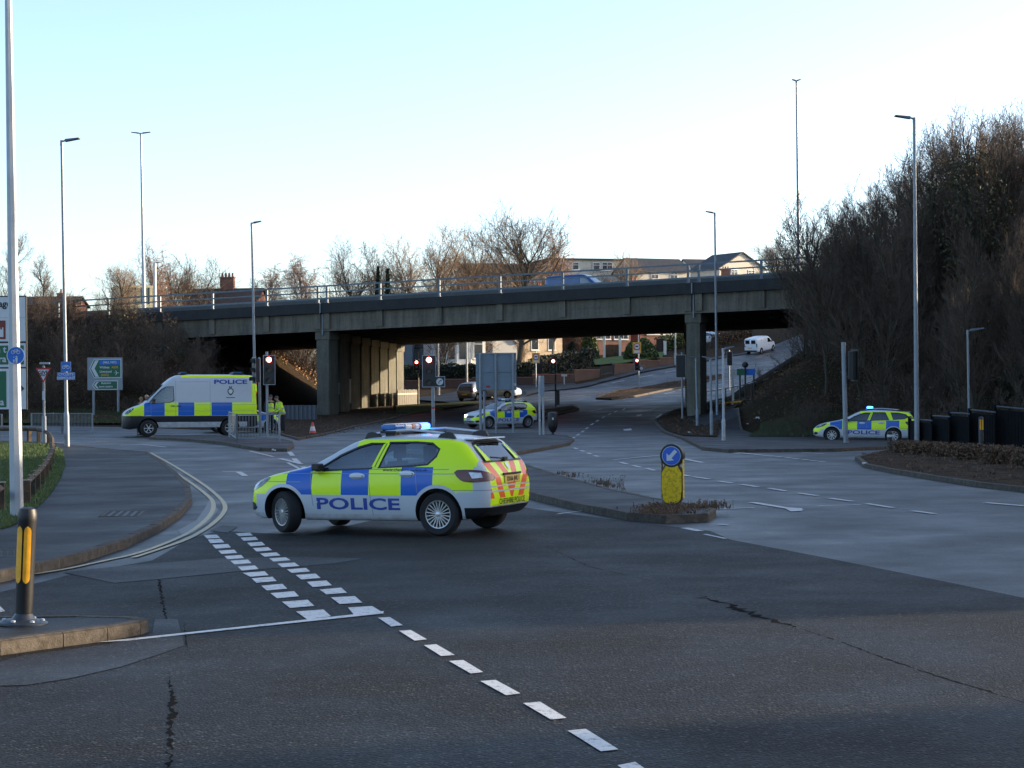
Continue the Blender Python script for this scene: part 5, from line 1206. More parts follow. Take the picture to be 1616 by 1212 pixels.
signal('red signal at the footpath edge beside the white fence under the bridge', (660.5, 640), 658, 567.5, 555, m=M_concpost, hgt_=1.05, w_=.45)
t, p, z = signal('red signal on a dark pole right of the black bin', (877, 642), 873.5, 565.5, 562, m=M_ironblack, hgt_=1.12, w_=.48)
b = MB(); b.box((.15, -.05, .62), (.26, .2, 1.0)); b.build('control_box', M_bolblack, t, bevel=.03)
t, p, z = signal('red signal with L shaped board below the yellow lorry sign on the reservation', (1008, 616), 1005.5, 565.5, 519, hgt_=1.12, w_=.5, ell=True)
def lorry(t, x, z, s):
    b = MB(); b.box((x, -.14, z), (13.5 * s, .02, 18 * s)); o = b.build('yellow_sign', M_signyel, t)
    b = MB(); b.cyl((x, -.151, z + 2 * s), (x, -.16, z + 2 * s), 5.2 * s, n=24); d = b.build('red_disc', M_signred, o); b = MB(); b.cyl((x, -.161, z + 2 * s), (x, -.166, z + 2 * s), 4.1 * s, n=24); b.build('white_disc', M_signwhite, o)
    b = MB(); b.box((x + .3 * s, -.169, z + 2.4 * s), (4.2 * s, .004, 2.2 * s)); b.box((x - 2.6 * s, -.169, z + 1.9 * s), (1.2 * s, .004, 1.4 * s)); b.build('lorry_symbol', M_ink, o); b = MB(); b.box((x, -.152, z - 6 * s), (9 * s, .006, 3.6 * s)); b.build('white_strip', M_signwhite, o)
lorry(t, (1005.5 - 1008) * p.y / F, colz(1005, 549, p) - p.z, p.y / F)
p = gp(846, 612); t = thing('lorry_sign', 'yellow lorry sign on a thin post before the clipped hedge', 'road sign', p); b = MB(); b.cyl((0, 0, -.1), (0, 0, colz(846, 554, p) - p.z), .05, n=10); b.build('post', M_galvl, t, True, 40); lorry(t, 0, colz(846, 565, p) - p.z, .9 * p.y / F)
t, p, z = signal('dark signal head seen from behind, left of the right bridge pier', (1077, 664), 1075, 560, 556, board=True, back=True, hgt_=1.35, w_=.6, r=.06)
t, p, z = signal('far signal head seen from behind, right of the bridge pier', (1151, 617), 1151.5, 555, 552, back=True, hgt_=1.15, w_=.45)
t, p, z = signal('thick grey signal post with its dark head turned away, in front of the estate police car', (1335, 703), 1343, 552, 540, r=.085, back=True, hgt_=1.18, w_=.5, rz=math.radians(140)) if False else (None, None, None)
p = gp(1335, 703); t = thing('traffic_signal', 'thick grey signal post with dark head turned away, before the estate police car', 'traffic signal', p, 0, 'traffic signals'); b = MB(); b.cyl((0, 0, -.1), (-.06, 0, colz(1332, 540, p) - p.z), .09, .085, 14); b.build('pole', M_galv, t, True, 40)
o = head(t, .26, colz(1343, 551, p) - p.z, rz=math.radians(115), back=True, hgt_=1.2, y=-.1)
# ------------------------------------------------------------------ bollards
p = gp(37, 985, .12); t = thing('marker_bollard', 'black leaning bollard with two yellow reflective strips on the nearest island', 'bollard', p, math.radians(4)); t.rotation_euler = (0, math.radians(2.6), math.radians(-6)); hh = 1.02
b = MB(); N = 20; prof = [(.075, .0), (.075, hh - .10), (.070, hh - .04), (.055, hh - .008), (.0, hh)]
b.lathe([(.069, .07), (.074, .10), (.080, hh - .13), (.084, hh - .12), (.084, hh - .06), (.072, hh - .015), (.03, hh)], 24); b.build('post', M_bolblack, t, True, 30)
b = MB(); b.lathe([(.21, .0), (.21, .018), (.17, .035), (.10, .05), (.075, .09), (.07, .10)], 28); b.build('base', M_rubber, t, True, 30)
for a in range(6): b = MB(); an = a * PI / 3 + .3; b.lathe([(.022, 0), (.02, .014), (.006, .018)], 10, (.16 * math.cos(an), .16 * math.sin(an), .034)); b.build('bolt', M_bolwhite, t, True, 40)
for sx in (-.036, .036):
    b = MB(); out = []; vs = []; fs = []
    K = 26
    for i in range(K + 1):
        z = .36 + .50 * i / K; e = min(1, math.sqrt(max(0, 1 - (1 - min(i, K - i, 3) / 3) ** 2)) + .02); w_ = .028 * e
        for s in (-1, 0, 1): x = sx + s * w_; R = .0775 + .008 * ((z - .1) / .9) ; R = .0795 + .005 * (z > .0); vs.append((x, -math.sqrt(max(.0001, (R + .003) ** 2 - x * x)), z))
    for i in range(K): 
        for s in (0, 1): fs.append((3 * i + s, 3 * i + s + 1, 3 * i + s + 4, 3 * i + s + 3))
    b.add(vs, fs); b.build('reflective_strip', M_yref, t, True)
# keep left bollard
p = gp(1062, 799, .12); t = thing('keep_left_bollard', 'yellow bollard with a round blue keep left arrow on the weedy island tip', 'bollard', p, math.radians(-16)); k = F / p.y; hh = 99 / k; W = .36
body = rr([(-W / 2, .10), (-W / 2, hh - .30), (W / 2, hh - .30), (W / 2, .10), (W / 2 - .07, .04), (-W / 2 + .07, .04)], 0)
b = MB(); b.prism(rr([(-W / 2, hh - .3), (W / 2, hh - .3), (W / 2, .12), (W / 2 - .10, .03), (-W / 2 + .10, .03), (-W / 2, .12)], 1), (0, .09, 0), (1, 0, 0), (0, 0, 1), .18); b.build('body', M_bolblack, t, bevel=.02)
b = MB(); q = rr([(-W / 2 + .014, hh - .34), (W / 2 - .014, hh - .34), (W / 2 - .014, .13), (W / 2 - .10, .05), (-W / 2 + .10, .05), (-W / 2 + .014, .13)], 1); b.prism(q, (0, -.0915, 0), (1, 0, 0), (0, 0, 1), .006); b.build('yellow_face', M_ybol, t)
for s in (-1, 1): b = MB(); b.box((s * (W / 2 + .002), 0, hh * .46), (.006, .12, hh * .66)); b.build('yellow_side', M_ybol, t)
b = MB(); b.cyl((0, .10, hh - .2), (0, -.10, hh - .2), .195, n=36); b.build('sign_housing', M_bolblack, t, True, 40, bevel=.008)
b = MB(); b.cyl((0, -.101, hh - .2), (0, -.106, hh - .2), .158, n=36); b.build('white_ring', M_signwhite, t)
b = MB(); b.cyl((0, -.1065, hh - .2), (0, -.111, hh - .2), .150, n=36); d_ = b.build('blue_disc', mat('keepleft_blue', (.008, .09, .46), .4, var=.06), t)
b = MB(); ar = [(0, -.115), (.085, -.025), (.030, -.025), (.030, .115), (-.030, .115), (-.030, -.025), (-.085, -.025)]; a_ = math.radians(-43); b.prism([(x * math.cos(a_) - y * math.sin(a_), x * math.sin(a_) + y * math.cos(a_)) for x, y in ar], (0, -.1115, hh - .2), (1, 0, 0), (0, 0, 1), .004); b.build('arrow', M_signwhite, d_)
b = MB(); b.box((0, 0, .0), (.22, .14, .14)); b.build('foot', M_rubber, t, bevel=.02)
p = gp(1404.5, 716); t = thing('footpath_bollard', 'short dark bollard with a pale top band at the corner of the right footpath', 'bollard', p); k = F / p.y; h = 35 / k
b = MB(); b.lathe([(.085, -.05), (.085, h - .10), (.088, h - .03), (.06, h), (.01, h + .01)], 16); b.build('post', M_bolblack, t, True, 40); b = MB(); b.lathe([(.0865, h - .17), (.0885, h - .165), (.0885, h - .10), (.0865, h - .095)], 16); b.build('pale_band', M_bolwhite, t, True, 40)
# ------------------------------------------------------------------ guard rails, timber fence
def rail_panel(t, a, b_, h=1.0, nb=12, m=None, rr_=.022, post=True):
    m = m or M_galv; a = Vector(a); b_ = Vector(b_); q = MB(); q.cyl(a + Vector((0, 0, h)), b_ + Vector((0, 0, h)), rr_, n=8); q.cyl(a + Vector((0, 0, .14)), b_ + Vector((0, 0, .14)), rr_, n=8); q.build('rail', m, t)
    q = MB()
    for i in range(1, nb): c = a.lerp(b_, i / nb); q.cyl(c + Vector((0, 0, .14)), c + Vector((0, 0, h)), .009, n=5)
    q.build('infill_bars', m, t)
    if post:
        for c in (a, b_): q = MB(); q.cyl(c + Vector((0, 0, -.1)), c + Vector((0, 0, h + .02)), .036, n=10); q.build('post', m, t)
a, b_, c_ = gp(374, 698, .1), gp(441, 698, .1), gp(362, 690, .1)
t = thing('guard_rail', 'grey pedestrian guard rail on the left island before the officers', 'railing', a); rail_panel(t, (0, 0, 0), b_ - a, 1.02, 14, M_galv); rail_panel(t, (0, 0, 0), c_ - a, 1.02, 12, M_galv)
a, b_ = gp(50, 684), gp(146, 684); t = thing('guard_rail', 'pale pedestrian guard rail on the left behind the give way sign', 'railing', a); rail_panel(t, (0, 0, 0), (b_ - a) * .5, .95, 22); rail_panel(t, (b_ - a) * .5, b_ - a, .95, 22)
a, b_ = gp(-60, 690), gp(3, 690); t = thing('guard_rail', 'end of a pale guard rail at the left picture edge', 'railing', a); rail_panel(t, (0, 0, 0), b_ - a, 1.0, 16)
a, b_ = gp(1114, 641), gp(1186, 634); t = thing('guard_rail', 'dark railing across the path right of the concrete pier', 'railing', a); rail_panel(t, (0, 0, 0), (b_ - a) * .5, .95, 4, M_ironblack); rail_panel(t, (b_ - a) * .5, b_ - a, .95, 4, M_ironblack)
b = MB(); a2, b2 = gp(1128, 640), gp(1170, 637); t = thing('kerb_rail', 'low yellow bar at the foot of the dark railing', 'barrier', a2); b.cyl((0, 0, .12), b2 - a2 + Vector((0, 0, .12)), .07, n=8); b.build('bar', M_yref, t); b = MB()
for f in (.02, .98): q = (b2 - a2) * f; b = MB(); b.cyl(q, q + Vector((0, 0, .12)), .05, n=6); b.build('foot', M_yref, t)
p = gp(1176, 632); t = thing('footpath_sign', 'small green and blue sign on dark posts beyond the dark railing', 'sign', p); s_ = p.y / F; zz = lambda y: colz(1176, y, p) - p.z
for nm, x, w_, mm in (('green_panel', -6.5, 13, M_signgreen), ('blue_panel', 8.5, 15, M_signblue)): b = MB(); b.box((x * s_, -.06, zz(587)), (w_ * s_, .03, 10 * s_)); b.build(nm, mm, t)
for x in (-8, 14): b = MB(); b.cyl((x * s_, 0, -.1), (x * s_, 0, zz(583)), .05, n=8); b.build('post', M_ironblack, t)
b = MB(); b.cyl((0, -.12, -.1), (0, -.12, zz(580)), .05, n=8); b.lathe([(.01, 0), (.15, .08), (.19, .19), (.15, .30), (.01, .38)], 14, (0, -.12, zz(581))); b.build('middle_post', M_ironblack, t, True, 40)
p = gp(1157, 641); t = thing('marker_post', 'thin pale wooden post at the railing right of the pier', 'post', p); b = MB(); b.box((0, 0, 1.1), (.12, .12, 2.2)); b.box((.0, 0, 2.0), (.3, .05, .12)); b.build('post', M_concpost, t)
# timber knee rail round the left grass
fp = [(-60, 866), (-25, 829), (2, 806), (43, 795), (51, 785), (59, 776), (66.5, 766), (73, 755), (78, 744), (81.5, 733), (83, 722), (82, 711), (77, 703), (70, 698), (61, 695), (46, 694), (20, 694), (-12, 694)]
fw = [gp(x, y, .12) for x, y in fp]; t = thing('timber_fence', 'low weathered timber post and rail fence curving round the left grass', 'fence', fw[3])
o = fw[3]
for i, q in enumerate(fw):
    nx_ = fw[min(i + 1, len(fw) - 1)] - fw[max(i - 1, 0)]; rz = math.atan2(nx_.y, nx_.x); c = q - o; b = MB(); hh = .44 if i != 2 else .50
    b.box((c.x, c.y, c.z + hh / 2 - .06), (.13, .13, hh + .12), rz); ps = b.build('post', M_timber, t, bevel=.01)
    b = MB(); b.box((c.x, c.y, c.z + hh + .008), (.10, .15, .016), rz); b.build('end_cap', M_endgrain, ps)
for i, (q, r_) in enumerate(zip(fw[:-1], fw[1:])):
    if i == 2: continue
    a = q - o + Vector((0, 0, .40)); c = r_ - o + Vector((0, 0, .40)); d = c - a; L = d.length; M = Matrix.Translation((a + c) / 2) @ d.to_track_quat('X', 'Z').to_matrix().to_4x4() @ Matrix.Rotation(PI / 4, 4, 'X'); b = MB(); b.box((0, 0, 0), (L - .02, .10, .10), M=M); b.build('rail', M_timber, t, bevel=.008)
# ------------------------------------------------------------------ right hand fence
M_slat = mat('fence_dark', (.006, .007, .008), .85, var=.25, scale=5, spec=.1)
M_cap = mat('fence_cap', (.06, .068, .076), .6, var=.2)
tops = [(1436, 1450, 659, 660), (1450, 1471, 662, 663), (1471, 1499, 656, 657), (1499, 1530, 651, 652.5), (1531, 1571, 646.5, 650), (1571, 1640, 641, 647)]
for i, (x0, x1, y0, y1) in enumerate(tops):
    a, c = gp(x0, 705 + i * .6), gp(x1, 706 + i * .6); yy = a.y; 
    lab = ['narrow first panel of the dark slatted fence, beside the estate car tail', 'second dark fence panel, lowest of the stepped row', 'third dark fence panel in the stepped row, behind the clipped hedge', 'fourth dark fence panel, left of the small curved lamp column', 'fifth dark fence panel with a yellow striped marker before it', 'last and tallest dark fence panel at the right picture edge'][i]
    t = thing('fence_panel', lab, 'fence', a, 0, 'stepped dark fence panels'); d = c - a; h0 = colz(x0, y0, a) - a.z; h1 = colz(x1, y1, c) - c.z; nb = max(4, int(d.length / .13)); b = MB()
    for k in range(nb):
        f = (k + .5) / nb; q = d * f; h = h0 + (h1 - h0) * f; b.box((q.x, q.y, h / 2 - .1), (d.length / nb * .86, .025, h), math.atan2(d.y, d.x))
    b.box((d.x / 2, d.y / 2 + .04, .5), (d.length, .03, .12), math.atan2(d.y, d.x)); b.build('slats', M_slat, t)
    b = MB(); b.cyl((0, 0, h0), d.xy.to_3d() + Vector((0, 0, h1)), .03, n=6); b.build('cap_rail', M_cap, t); b = MB(); b.box((0, 0, h0 / 2), (.11, .11, h0 + .1)); b.build('post', M_slat, t)
p = gp(1548.5, 712); t = thing('marker_bollard', 'dark post with two yellow stripes in front of the stepped fence', 'bollard', p); s_ = p.y / F; zz = lambda y: colz(1548, y, p) - p.z
b = MB(); b.lathe([(.075, -.1), (.078, zz(660)), (.05, zz(658)), (.01, zz(657.5))], 14); b.build('post', M_bolblack, t, True, 40)
for x in (-.035, .035): b = MB(); b.box((x, -.075, zz(670)), (.045, .02, 16 * s_)); b.build('reflective_strip', M_yref, t)
# white board fence by the left pier
a, c = gp(627, 641), gp(658, 639); t = thing('picket_fence', 'cream board fence beyond the end of the left bridge pier', 'fence', a); d = c - a
for k in range(9):
    q = d * ((k + .5) / 9); b = MB(); b.box((q.x, q.y, .62), (d.length / 9 * .93, .04, 1.2 + .05 * (k % 2)), math.atan2(d.y, d.x)); b.build('board', mat('cream_board', (.12, .108, .085), .7, var=.15), t)
b = MB(); b.box((d.x / 2, d.y / 2 + .06, .9), (d.length, .05, .1), math.atan2(d.y, d.x)); b.build('rail', M_concpost, t)
# ribbed retaining wall under the left span
a, c = gp(446, 664), gp(500, 664); t = thing('retaining_wall', 'grey ribbed low wall at the foot of the slope under the left bridge span', 'wall', a); d = c - a; b = MB(); b.box((d.x / 2, d.y / 2, .35), (d.length, .2, 1.2), math.atan2(d.y, d.x)); b.build('wall', mat('wall_grey', (.06, .068, .08), .7), t)
for k in range(8): q = d * ((k + .5) / 8); b = MB(); b.box((q.x, q.y - .12, .35), (.12, .06, 1.2), math.atan2(d.y, d.x)); b.build('rib', mat('wall_grey_rib', (.075, .085, .10), .7), t)
# ------------------------------------------------------------------ trees and scrub
M_bark = mat2('bark', (.035, .026, .020), (.075, .058, .045), 9, .9, (.05, .055, .035), 3, .5, 40)
M_twig = mat('twigs_brown', (.085, .058, .040), .9, var=.35, scale=.8)
M_twigw = mat('twigs_tawny', (.17, .115, .07), .9, var=.35, scale=.8)
M_twigr = mat('twigs_reddish', (.22, .12, .075), .9, var=.3, scale=.8)
M_twigd = mat('twigs_dark', (.032, .024, .018), .9, var=.35, scale=.8)
M_ivy = mat('ivy_leaves', (.020, .030, .008), .6, var=.5, scale=1.3)
M_olive = mat('olive_leaves', (.085, .070, .020), .7, var=.4, scale=1.3)
M_conifer = mat('conifer_leaves', (.018, .036, .016), .7, var=.4, scale=2)
M_hedge = mat('hedge_leaves', (.015, .022, .008), .7, var=.5, scale=1.5)
M_hedgeb = mat('hedge_leaves_bright', (.055, .080, .018), .7, var=.45, scale=1.5)
M_dead = mat('dead_leaves', (.10, .058, .030), .85, var=.45, scale=1.5)
M_sunrust = mat('sunlit_rust_leaves', (.38, .20, .08), .85, var=.45, scale=1.5)  # leaf colour brightened so the slope beyond the left span looks more sunlit
def rdir(r, d, ang):
    a = d.orthogonal().normalized(); b = d.cross(a); t = r.uniform(0, 2 * PI); return (d * math.cos(ang) + (a * math.cos(t) + b * math.sin(t)) * math.sin(ang)).normalized()
def tree_mesh(seed, height, tr, levels, nseg=(7, 5, 3, 2, 2), kids=(2.2, 1.7, 1.5, 1.2), ang=(.75, .65, .7, .8), ratio=(.52, .55, .58, .6), up=.12, wig=.16, first=.25, taper=.55, droop=0.0, maxseg=9000, stems=1, spread=.3, tip=.012):
    r = random.Random(seed); tk = MB(); tw = MB(); cnt = [0]
    def grow(p, d, L, rad, lv):
        n = nseg[lv]; sl = L / n; r0 = rad
        for i in range(n):
            if cnt[0] > maxseg: return
            u = up if lv < 3 else up - droop
            d = (d + Vector((r.uniform(-1, 1), r.uniform(-1, 1), r.uniform(-1, 1))) * wig + Vector((0, 0, u if lv else .05))).normalized()
            q = p + d * sl; r1 = max(tip * .6, r0 * (1 - (1 - taper) / n * (1.25 if lv == 0 else 1.6)))
            (tk if lv < 2 else tw).cyl(p, q, r0, r1, (7, 5, 3, 3, 3)[lv], 0, False); cnt[0] += 1
            if lv < levels and (i + 1) / n > (first if lv == 0 else .15):
                k = kids[lv]; k = int(k) + (r.random() < k - int(k))
                for _ in range(k):
                    f = 1 - .45 * (i / n if lv == 0 else i / n * .6)
                    grow(q.lerp(p, r.random() * .6), rdir(r, d, ang[lv] * r.uniform(.6, 1.25)), L * ratio[lv] * f * r.uniform(.7, 1.15), max(tip, r1 * .55), lv + 1)
            p = q; r0 = r1
    for s_ in range(stems):
        d = Vector((0, 0, 1)) if stems == 1 else Vector((r.uniform(-1, 1) * spread, r.uniform(-1, 1) * spread, 1)).normalized()
        b = Vector((0, 0, -.3)) if stems == 1 else Vector((r.uniform(-.3, .3), r.uniform(-.3, .3), -.2))
        grow(b, d, height * (r.uniform(.7, 1.05) if stems > 1 else 1), tr * (r.uniform(.6, 1.1) if stems > 1 else 1), 0)
    return tk, tw
def leaves(seed, n, fn, s0, s1, mb=None):
    r = random.Random(seed); mb = mb or MB()
    for _ in range(n):
        p = Vector(fn(r)); d = Vector((r.gauss(0, 1), r.gauss(0, 1), r.gauss(0, 1) + .4)).normalized(); a = d.orthogonal().normalized(); b = d.cross(a); t = r.uniform(0, 6.28); a, b = a * math.cos(t) + b * math.sin(t), b * math.cos(t) - a * math.sin(t); s = r.uniform(s0, s1)
        mb.add([p - a * s, p + b * s * .6, p + a * s, p - b * s * .6], [(0, 1, 2, 3)])
    return mb
PROTO = {}
def nm(mb, name, m):
    o = mb.build(name, m, recalc=False); me = o.data; bpy.data.objects.remove(o); return me
def proto(key, parts): PROTO[key] = parts
def put(key, name, label, cat, loc, rz, sc_, group=None):
    t = thing(name, label, cat, loc, rz, group); t.scale = sc_ if isinstance(sc_, tuple) else (sc_,) * 3
    for n, me in PROTO[key]: mkobj(n, me, t)
    return t
for i, sd in enumerate((11, 23, 37)):   # broad bare trees, unit about 10 m
    a, b = tree_mesh(sd, 7.2, .17, 4, stems=1, first=.16, up=.10, ang=(.85, .7, .7, .8), ratio=(.70, .60, .56, .6), kids=(3.2, 2.4, 2.0, 1.6), tip=.010, maxseg=15000); proto('broad%d' % i, [('trunk', nm(a, 'trunk', M_bark)), ('crown', nm(b, 'crown', M_twigw))])
for i, sd in enumerate((5, 17, 29, 41)):   # slender woodland trees
    a, b = tree_mesh(sd, 9.0, .11, 4, nseg=(9, 4, 3, 2, 2), stems=1, first=.22, up=.16, ang=(.6, .6, .7, .8), ratio=(.36, .55, .58, .6), kids=(2.8, 2.0, 1.8, 1.4), tip=.010, maxseg=9000); proto('slim%d' % i, [('trunk', nm(a, 'trunk', M_bark)), ('crown', nm(b, 'crown', M_twig))])
for i, sd in enumerate((7, 19)):   # birches
    a, b = tree_mesh(sd, 9.0, .12, 4, nseg=(9, 4, 3, 3, 2), first=.2, up=.14, droop=.3, ang=(.6, .6, .7, .8), ratio=(.38, .55, .6, .8), kids=(3.0, 2.1, 1.9, 1.4), tip=.009, maxseg=12000); proto('birch%d' % i, [('trunk', nm(a, 'trunk', mat('bark_pale', (.20, .17, .14), .8))), ('crown', nm(b, 'crown', M_twigr))])
for i, sd in enumerate((3, 13, 31)):   # many stemmed thicket bushes, about 3 m
    a, b = tree_mesh(sd, 2.6, .022, 3, nseg=(5, 4, 3, 2), stems=16, spread=.75, first=.1, up=.08, wig=.2, ang=(.6, .7, .8), ratio=(.5, .55, .6), kids=(1.8, 1.5, 1.0), tip=.007, maxseg=2600)
    lv = leaves(sd, 260, lambda r: (r.gauss(0, 1.0), r.gauss(0, 1.0), abs(r.gauss(.9, .7))), .016, .042); proto('bush%d' % i, [('stems', nm(a, 'stems', M_twigd)), ('twigs', nm(b, 'twigs', M_twig)), ('dead_leaves', nm(lv, 'dead_leaves', M_dead))])
a, b = tree_mesh(61, 2.4, .02, 3, nseg=(5, 4, 3, 2), stems=16, spread=.7, first=.1, up=.08, wig=.2, ang=(.6, .7, .8), ratio=(.5, .55, .6), kids=(1.8, 1.5, 1.0), tip=.007, maxseg=2400)
lv = leaves(61, 900, lambda r: (r.gauss(0, .9), r.gauss(0, .9), abs(r.gauss(1.0, .6))), .03, .08); proto('green_bush', [('stems', nm(a, 'stems', M_twigd)), ('twigs', nm(b, 'twigs', M_twig)), ('leaves', nm(lv, 'leaves', M_ivy))])
R = random.Random(99)
# thicket over the left embankment
def onslope(s, t): q = B0 + BU * s + BN * t; return Vector((q[0], q[1], H1(q[0], q[1])))
k = 0
for row, (t0, cnt, szz) in enumerate(((-15.0, 20, 1.0), (-12.0, 22, 1.05), (-9.0, 22, 1.0), (-6.0, 22, 1.0), (-3.4, 22, .9), (-1.4, 20, .75))):
    for i in range(cnt):
        s = -7.5 - (i + R.random()) * (32.0 / cnt) + (0 if row > 1 else -4); t_ = t0 + R.uniform(-1.1, 1.1); p = onslope(s, t_); z = szz * R.uniform(.75, 1.25); g = R.random() < .14
        put('green_bush' if g else 'bush%d' % R.randrange(3), 'bush', 'dark evergreen bush among the bare brown thicket on the left embankment' if g else 'bare brown bush in the thicket covering the left embankment', 'bush', p, R.uniform(0, 6.28), (z, z, z * R.uniform(.8, 1.2)), 'green bushes on the left embankment' if g else 'bare bushes on the left embankment')
for i in range(9):
    p = onslope(-19 - i * 1.8 + R.uniform(-.5, .5), R.uniform(-1.5, .2)); put('bush%d' % R.randrange(3), 'bush', 'bare bush rising above the bridge end on the left skyline', 'bush', p, R.uniform(0, 6.28), R.uniform(.9, 1.35), 'bare bushes on the left skyline')
for i, (px, py, Z, h, key) in enumerate(((10, 480, 135, .62, 'slim1'), (64, 470, 150, .60, 'slim2'), (188, 470, 150, .55, 'broad1'))):
    p = at_depth(px, py, Z); p.z = H1(p.x, p.y); put(key, 'bare_tree', ['slender bare tree beside the big sign at the left edge', 'slender bare tree on the left skyline between two lamp columns', 'small bushy bare tree left of the tall twin lamp mast'][i], 'tree', p, i * 2.1, h)
# wood on the right hand bank
tp = []
def wood(n, fx, keys, nme, label, group, smin, smax, cat='tree'):
    for i in range(n):
        for _ in range(60):
            x, y = fx(R)
            if all((x - a) ** 2 + (y - b) ** 2 > 1.4 for a, b in tp): break
        tp.append((x, y)); z = R.uniform(smin, smax); put(R.choice(keys), nme, label, cat, Vector((x, y, H1(x, y))), R.uniform(0, 6.28), (z, z, z * R.uniform(.9, 1.15)), group)
slim = ['slim0', 'slim1', 'slim2', 'slim3']; bus = ['bush0', 'bush1', 'bush2']
wood(34, lambda r: (r.uniform(20.0, 33), r.uniform(84, 112)), slim, 'bare_tree', 'slender bare tree in the wood on the right embankment', 'bare trees on the right embankment', .55, .85)
wood(16, lambda r: (r.uniform(27.5, 40), r.uniform(80, 108)), slim + ['broad0'], 'bare_tree', 'tall bare tree at the back of the wood by the right picture edge', 'tall bare trees at the right picture edge', .85, 1.12)
wood(34, lambda r: (r.uniform(19.0, 30), r.uniform(84, 108)), bus, 'bush', 'dark bare bush under the trees of the right embankment', 'bare bushes on the right embankment', .7, 1.3, 'bush')
wood(16, lambda r: (r.uniform(19.5, 27), r.uniform(78, 92)), bus + ['green_bush'], 'bush', 'low dark bush at the foot of the right bank behind the estate car', 'bushes at the foot of the right bank', .5, .9, 'bush')
for i in range(9):
    s = 36 + i * 2.6; p = onslope(s, R.uniform(-6, -2.5)); tp.append((p.x, p.y)); put(R.choice(slim), 'bare_tree', 'slender bare tree growing against the right end of the bridge', 'tree', p, R.uniform(0, 6.28), R.uniform(.5, .72), 'bare trees against the right end of the bridge')
# the tree line rising to the right edge
TL = [(1225, 418), (1250, 385), (1300, 330), (1350, 312), (1400, 285), (1450, 252), (1500, 205), (1560, 186), (1640, 180)]
for i in range(62):
    px = 1268 + (i + R.random()) * 6.0; Z = R.uniform(93, 124) if px > 1290 else R.uniform(98, 112); ty = float(np.interp(px, [a for a, b in TL], [b for a, b in TL])) + 6 + abs(R.gauss(0, 34))
    p = at_depth(px, 520, Z); p.z = H1(p.x, p.y); hh = at_depth(px, ty, Z).z - p.z
    if hh < 2: continue
    z = hh / 10.3; far_ = px > 1480
    put(R.choice(slim), 'bare_tree', 'taller bare tree in the thick wood at the right picture edge' if far_ else 'bare tree in the thicket over the right bridge end', 'tree', p, R.uniform(0, 6.28), (max(z, .45) * R.uniform(.8, 1.1), max(z, .45) * R.uniform(.8, 1.1), z), 'thick wood at the right picture edge' if far_ else 'thicket over the right bridge end')
for i in range(34):
    px = R.uniform(1275, 1640); Z = R.uniform(90, 122); p = at_depth(px, 520, Z); p.z = H1(p.x, p.y); z = R.uniform(.9, 1.5)
    put(R.choice(bus), 'bush', 'tall brown bush among the trees of the right embankment', 'bush', p, R.uniform(0, 6.28), z, 'tall bushes on the right embankment')
# trees out of frame to the right shade the junction
wood(16, lambda r: (r.uniform(30, 50), r.uniform(34, 80)), slim, 'bare_tree', 'bare tree on the wooded bank right of the junction, outside the photo', 'bare trees right of the junction', .9, 1.2)
# ivy clad tree
p = at_depth(1535, 470, 94); p.z = H1(p.x, p.y); t = put('slim2', 'ivy_tree', 'tall tree thickly clad in olive green ivy near the right picture edge', 'tree', p, .5, (1.05, 1.05, 1.25))
topz = colz(1535, 232, p) - p.z
def ivyfn(r):
    h = r.random(); h = .12 + .86 * h; rad = (.5 + 2.0 * math.exp(-((h - .82) / .17) ** 2) + .7 * math.exp(-((h - .45) / .2) ** 2)) * math.sqrt(r.random())
    a = r.uniform(0, 6.28); lump = 1 + .35 * math.sin(3 * a + 9 * h) ; return (rad * lump * math.cos(a), rad * lump * math.sin(a), h * topz)
for n_, mm, cnt in (('ivy_foliage', M_ivy, 3200), ('olive_foliage', M_olive, 5200)):
    o = leaves(7 + cnt, cnt, ivyfn, .035, .09).build(n_, mm, t, recalc=False); o.matrix_parent_inverse = Matrix.Identity(4); o.scale = (1 / 1.05, 1 / 1.05, 1 / 1.25)
# trees beyond the bridge
far = [('broad0', 708, 452, 378, 215, 'round bare tree beyond the bridge, left of the taller one'), ('broad1', 815, 448, 343, 205, 'tallest broad bare tree beyond the bridge, above the blue van'), ('birch0', 470, 470, 388, 205, 'reddish birch beyond the bridge right of the lamp column'), ('broad2', 545, 462, 402, 215, 'low spreading bare tree beyond the bridge between birch and conifers'),
       ('birch1', 232, 476, 388, 175, 'drooping bare birch behind the tall twin lamp mast'), ('broad2', 318, 472, 424, 200, 'small bare tree left of the brick chimney'), ('broad0', 640, 455, 400, 230, 'bare tree beyond the bridge just right of the conifers'), ('birch1', 870, 445, 372, 215, 'bare drooping tree right of the tallest tree beyond the bridge'),
       ('broad2', 755, 452, 378, 225, 'bare tree between the two tallest trees beyond the bridge'), ('broad1', 1225, 425, 385, 230, 'bare tree right of the far gabled roofs'), ('broad0', 990, 432, 412, 260, 'small distant bare tree right of the pale flat roofed building'), ('birch0', 430, 470, 405, 215, 'faint bare tree between lamp column and reddish birch'), ('slim1', 615, 455, 398, 235, 'slender bare tree behind the conifers'), ('broad1', 270, 474, 420, 185, 'low bare tree right of the short white column')]
for key, px, py, ty, Z, lab in far:
    p = at_depth(px, py, Z); zt = at_depth(px, ty, Z).z; p.z = H1(p.x, p.y); hh = zt - p.z; z = hh / (9.6 if key.startswith('broad') else 10.2); put(key, 'bare_tree' if 'birch' not in key else 'birch_tree', lab, 'tree', p, px * .7, (z * 1.05, z * 1.05, z))
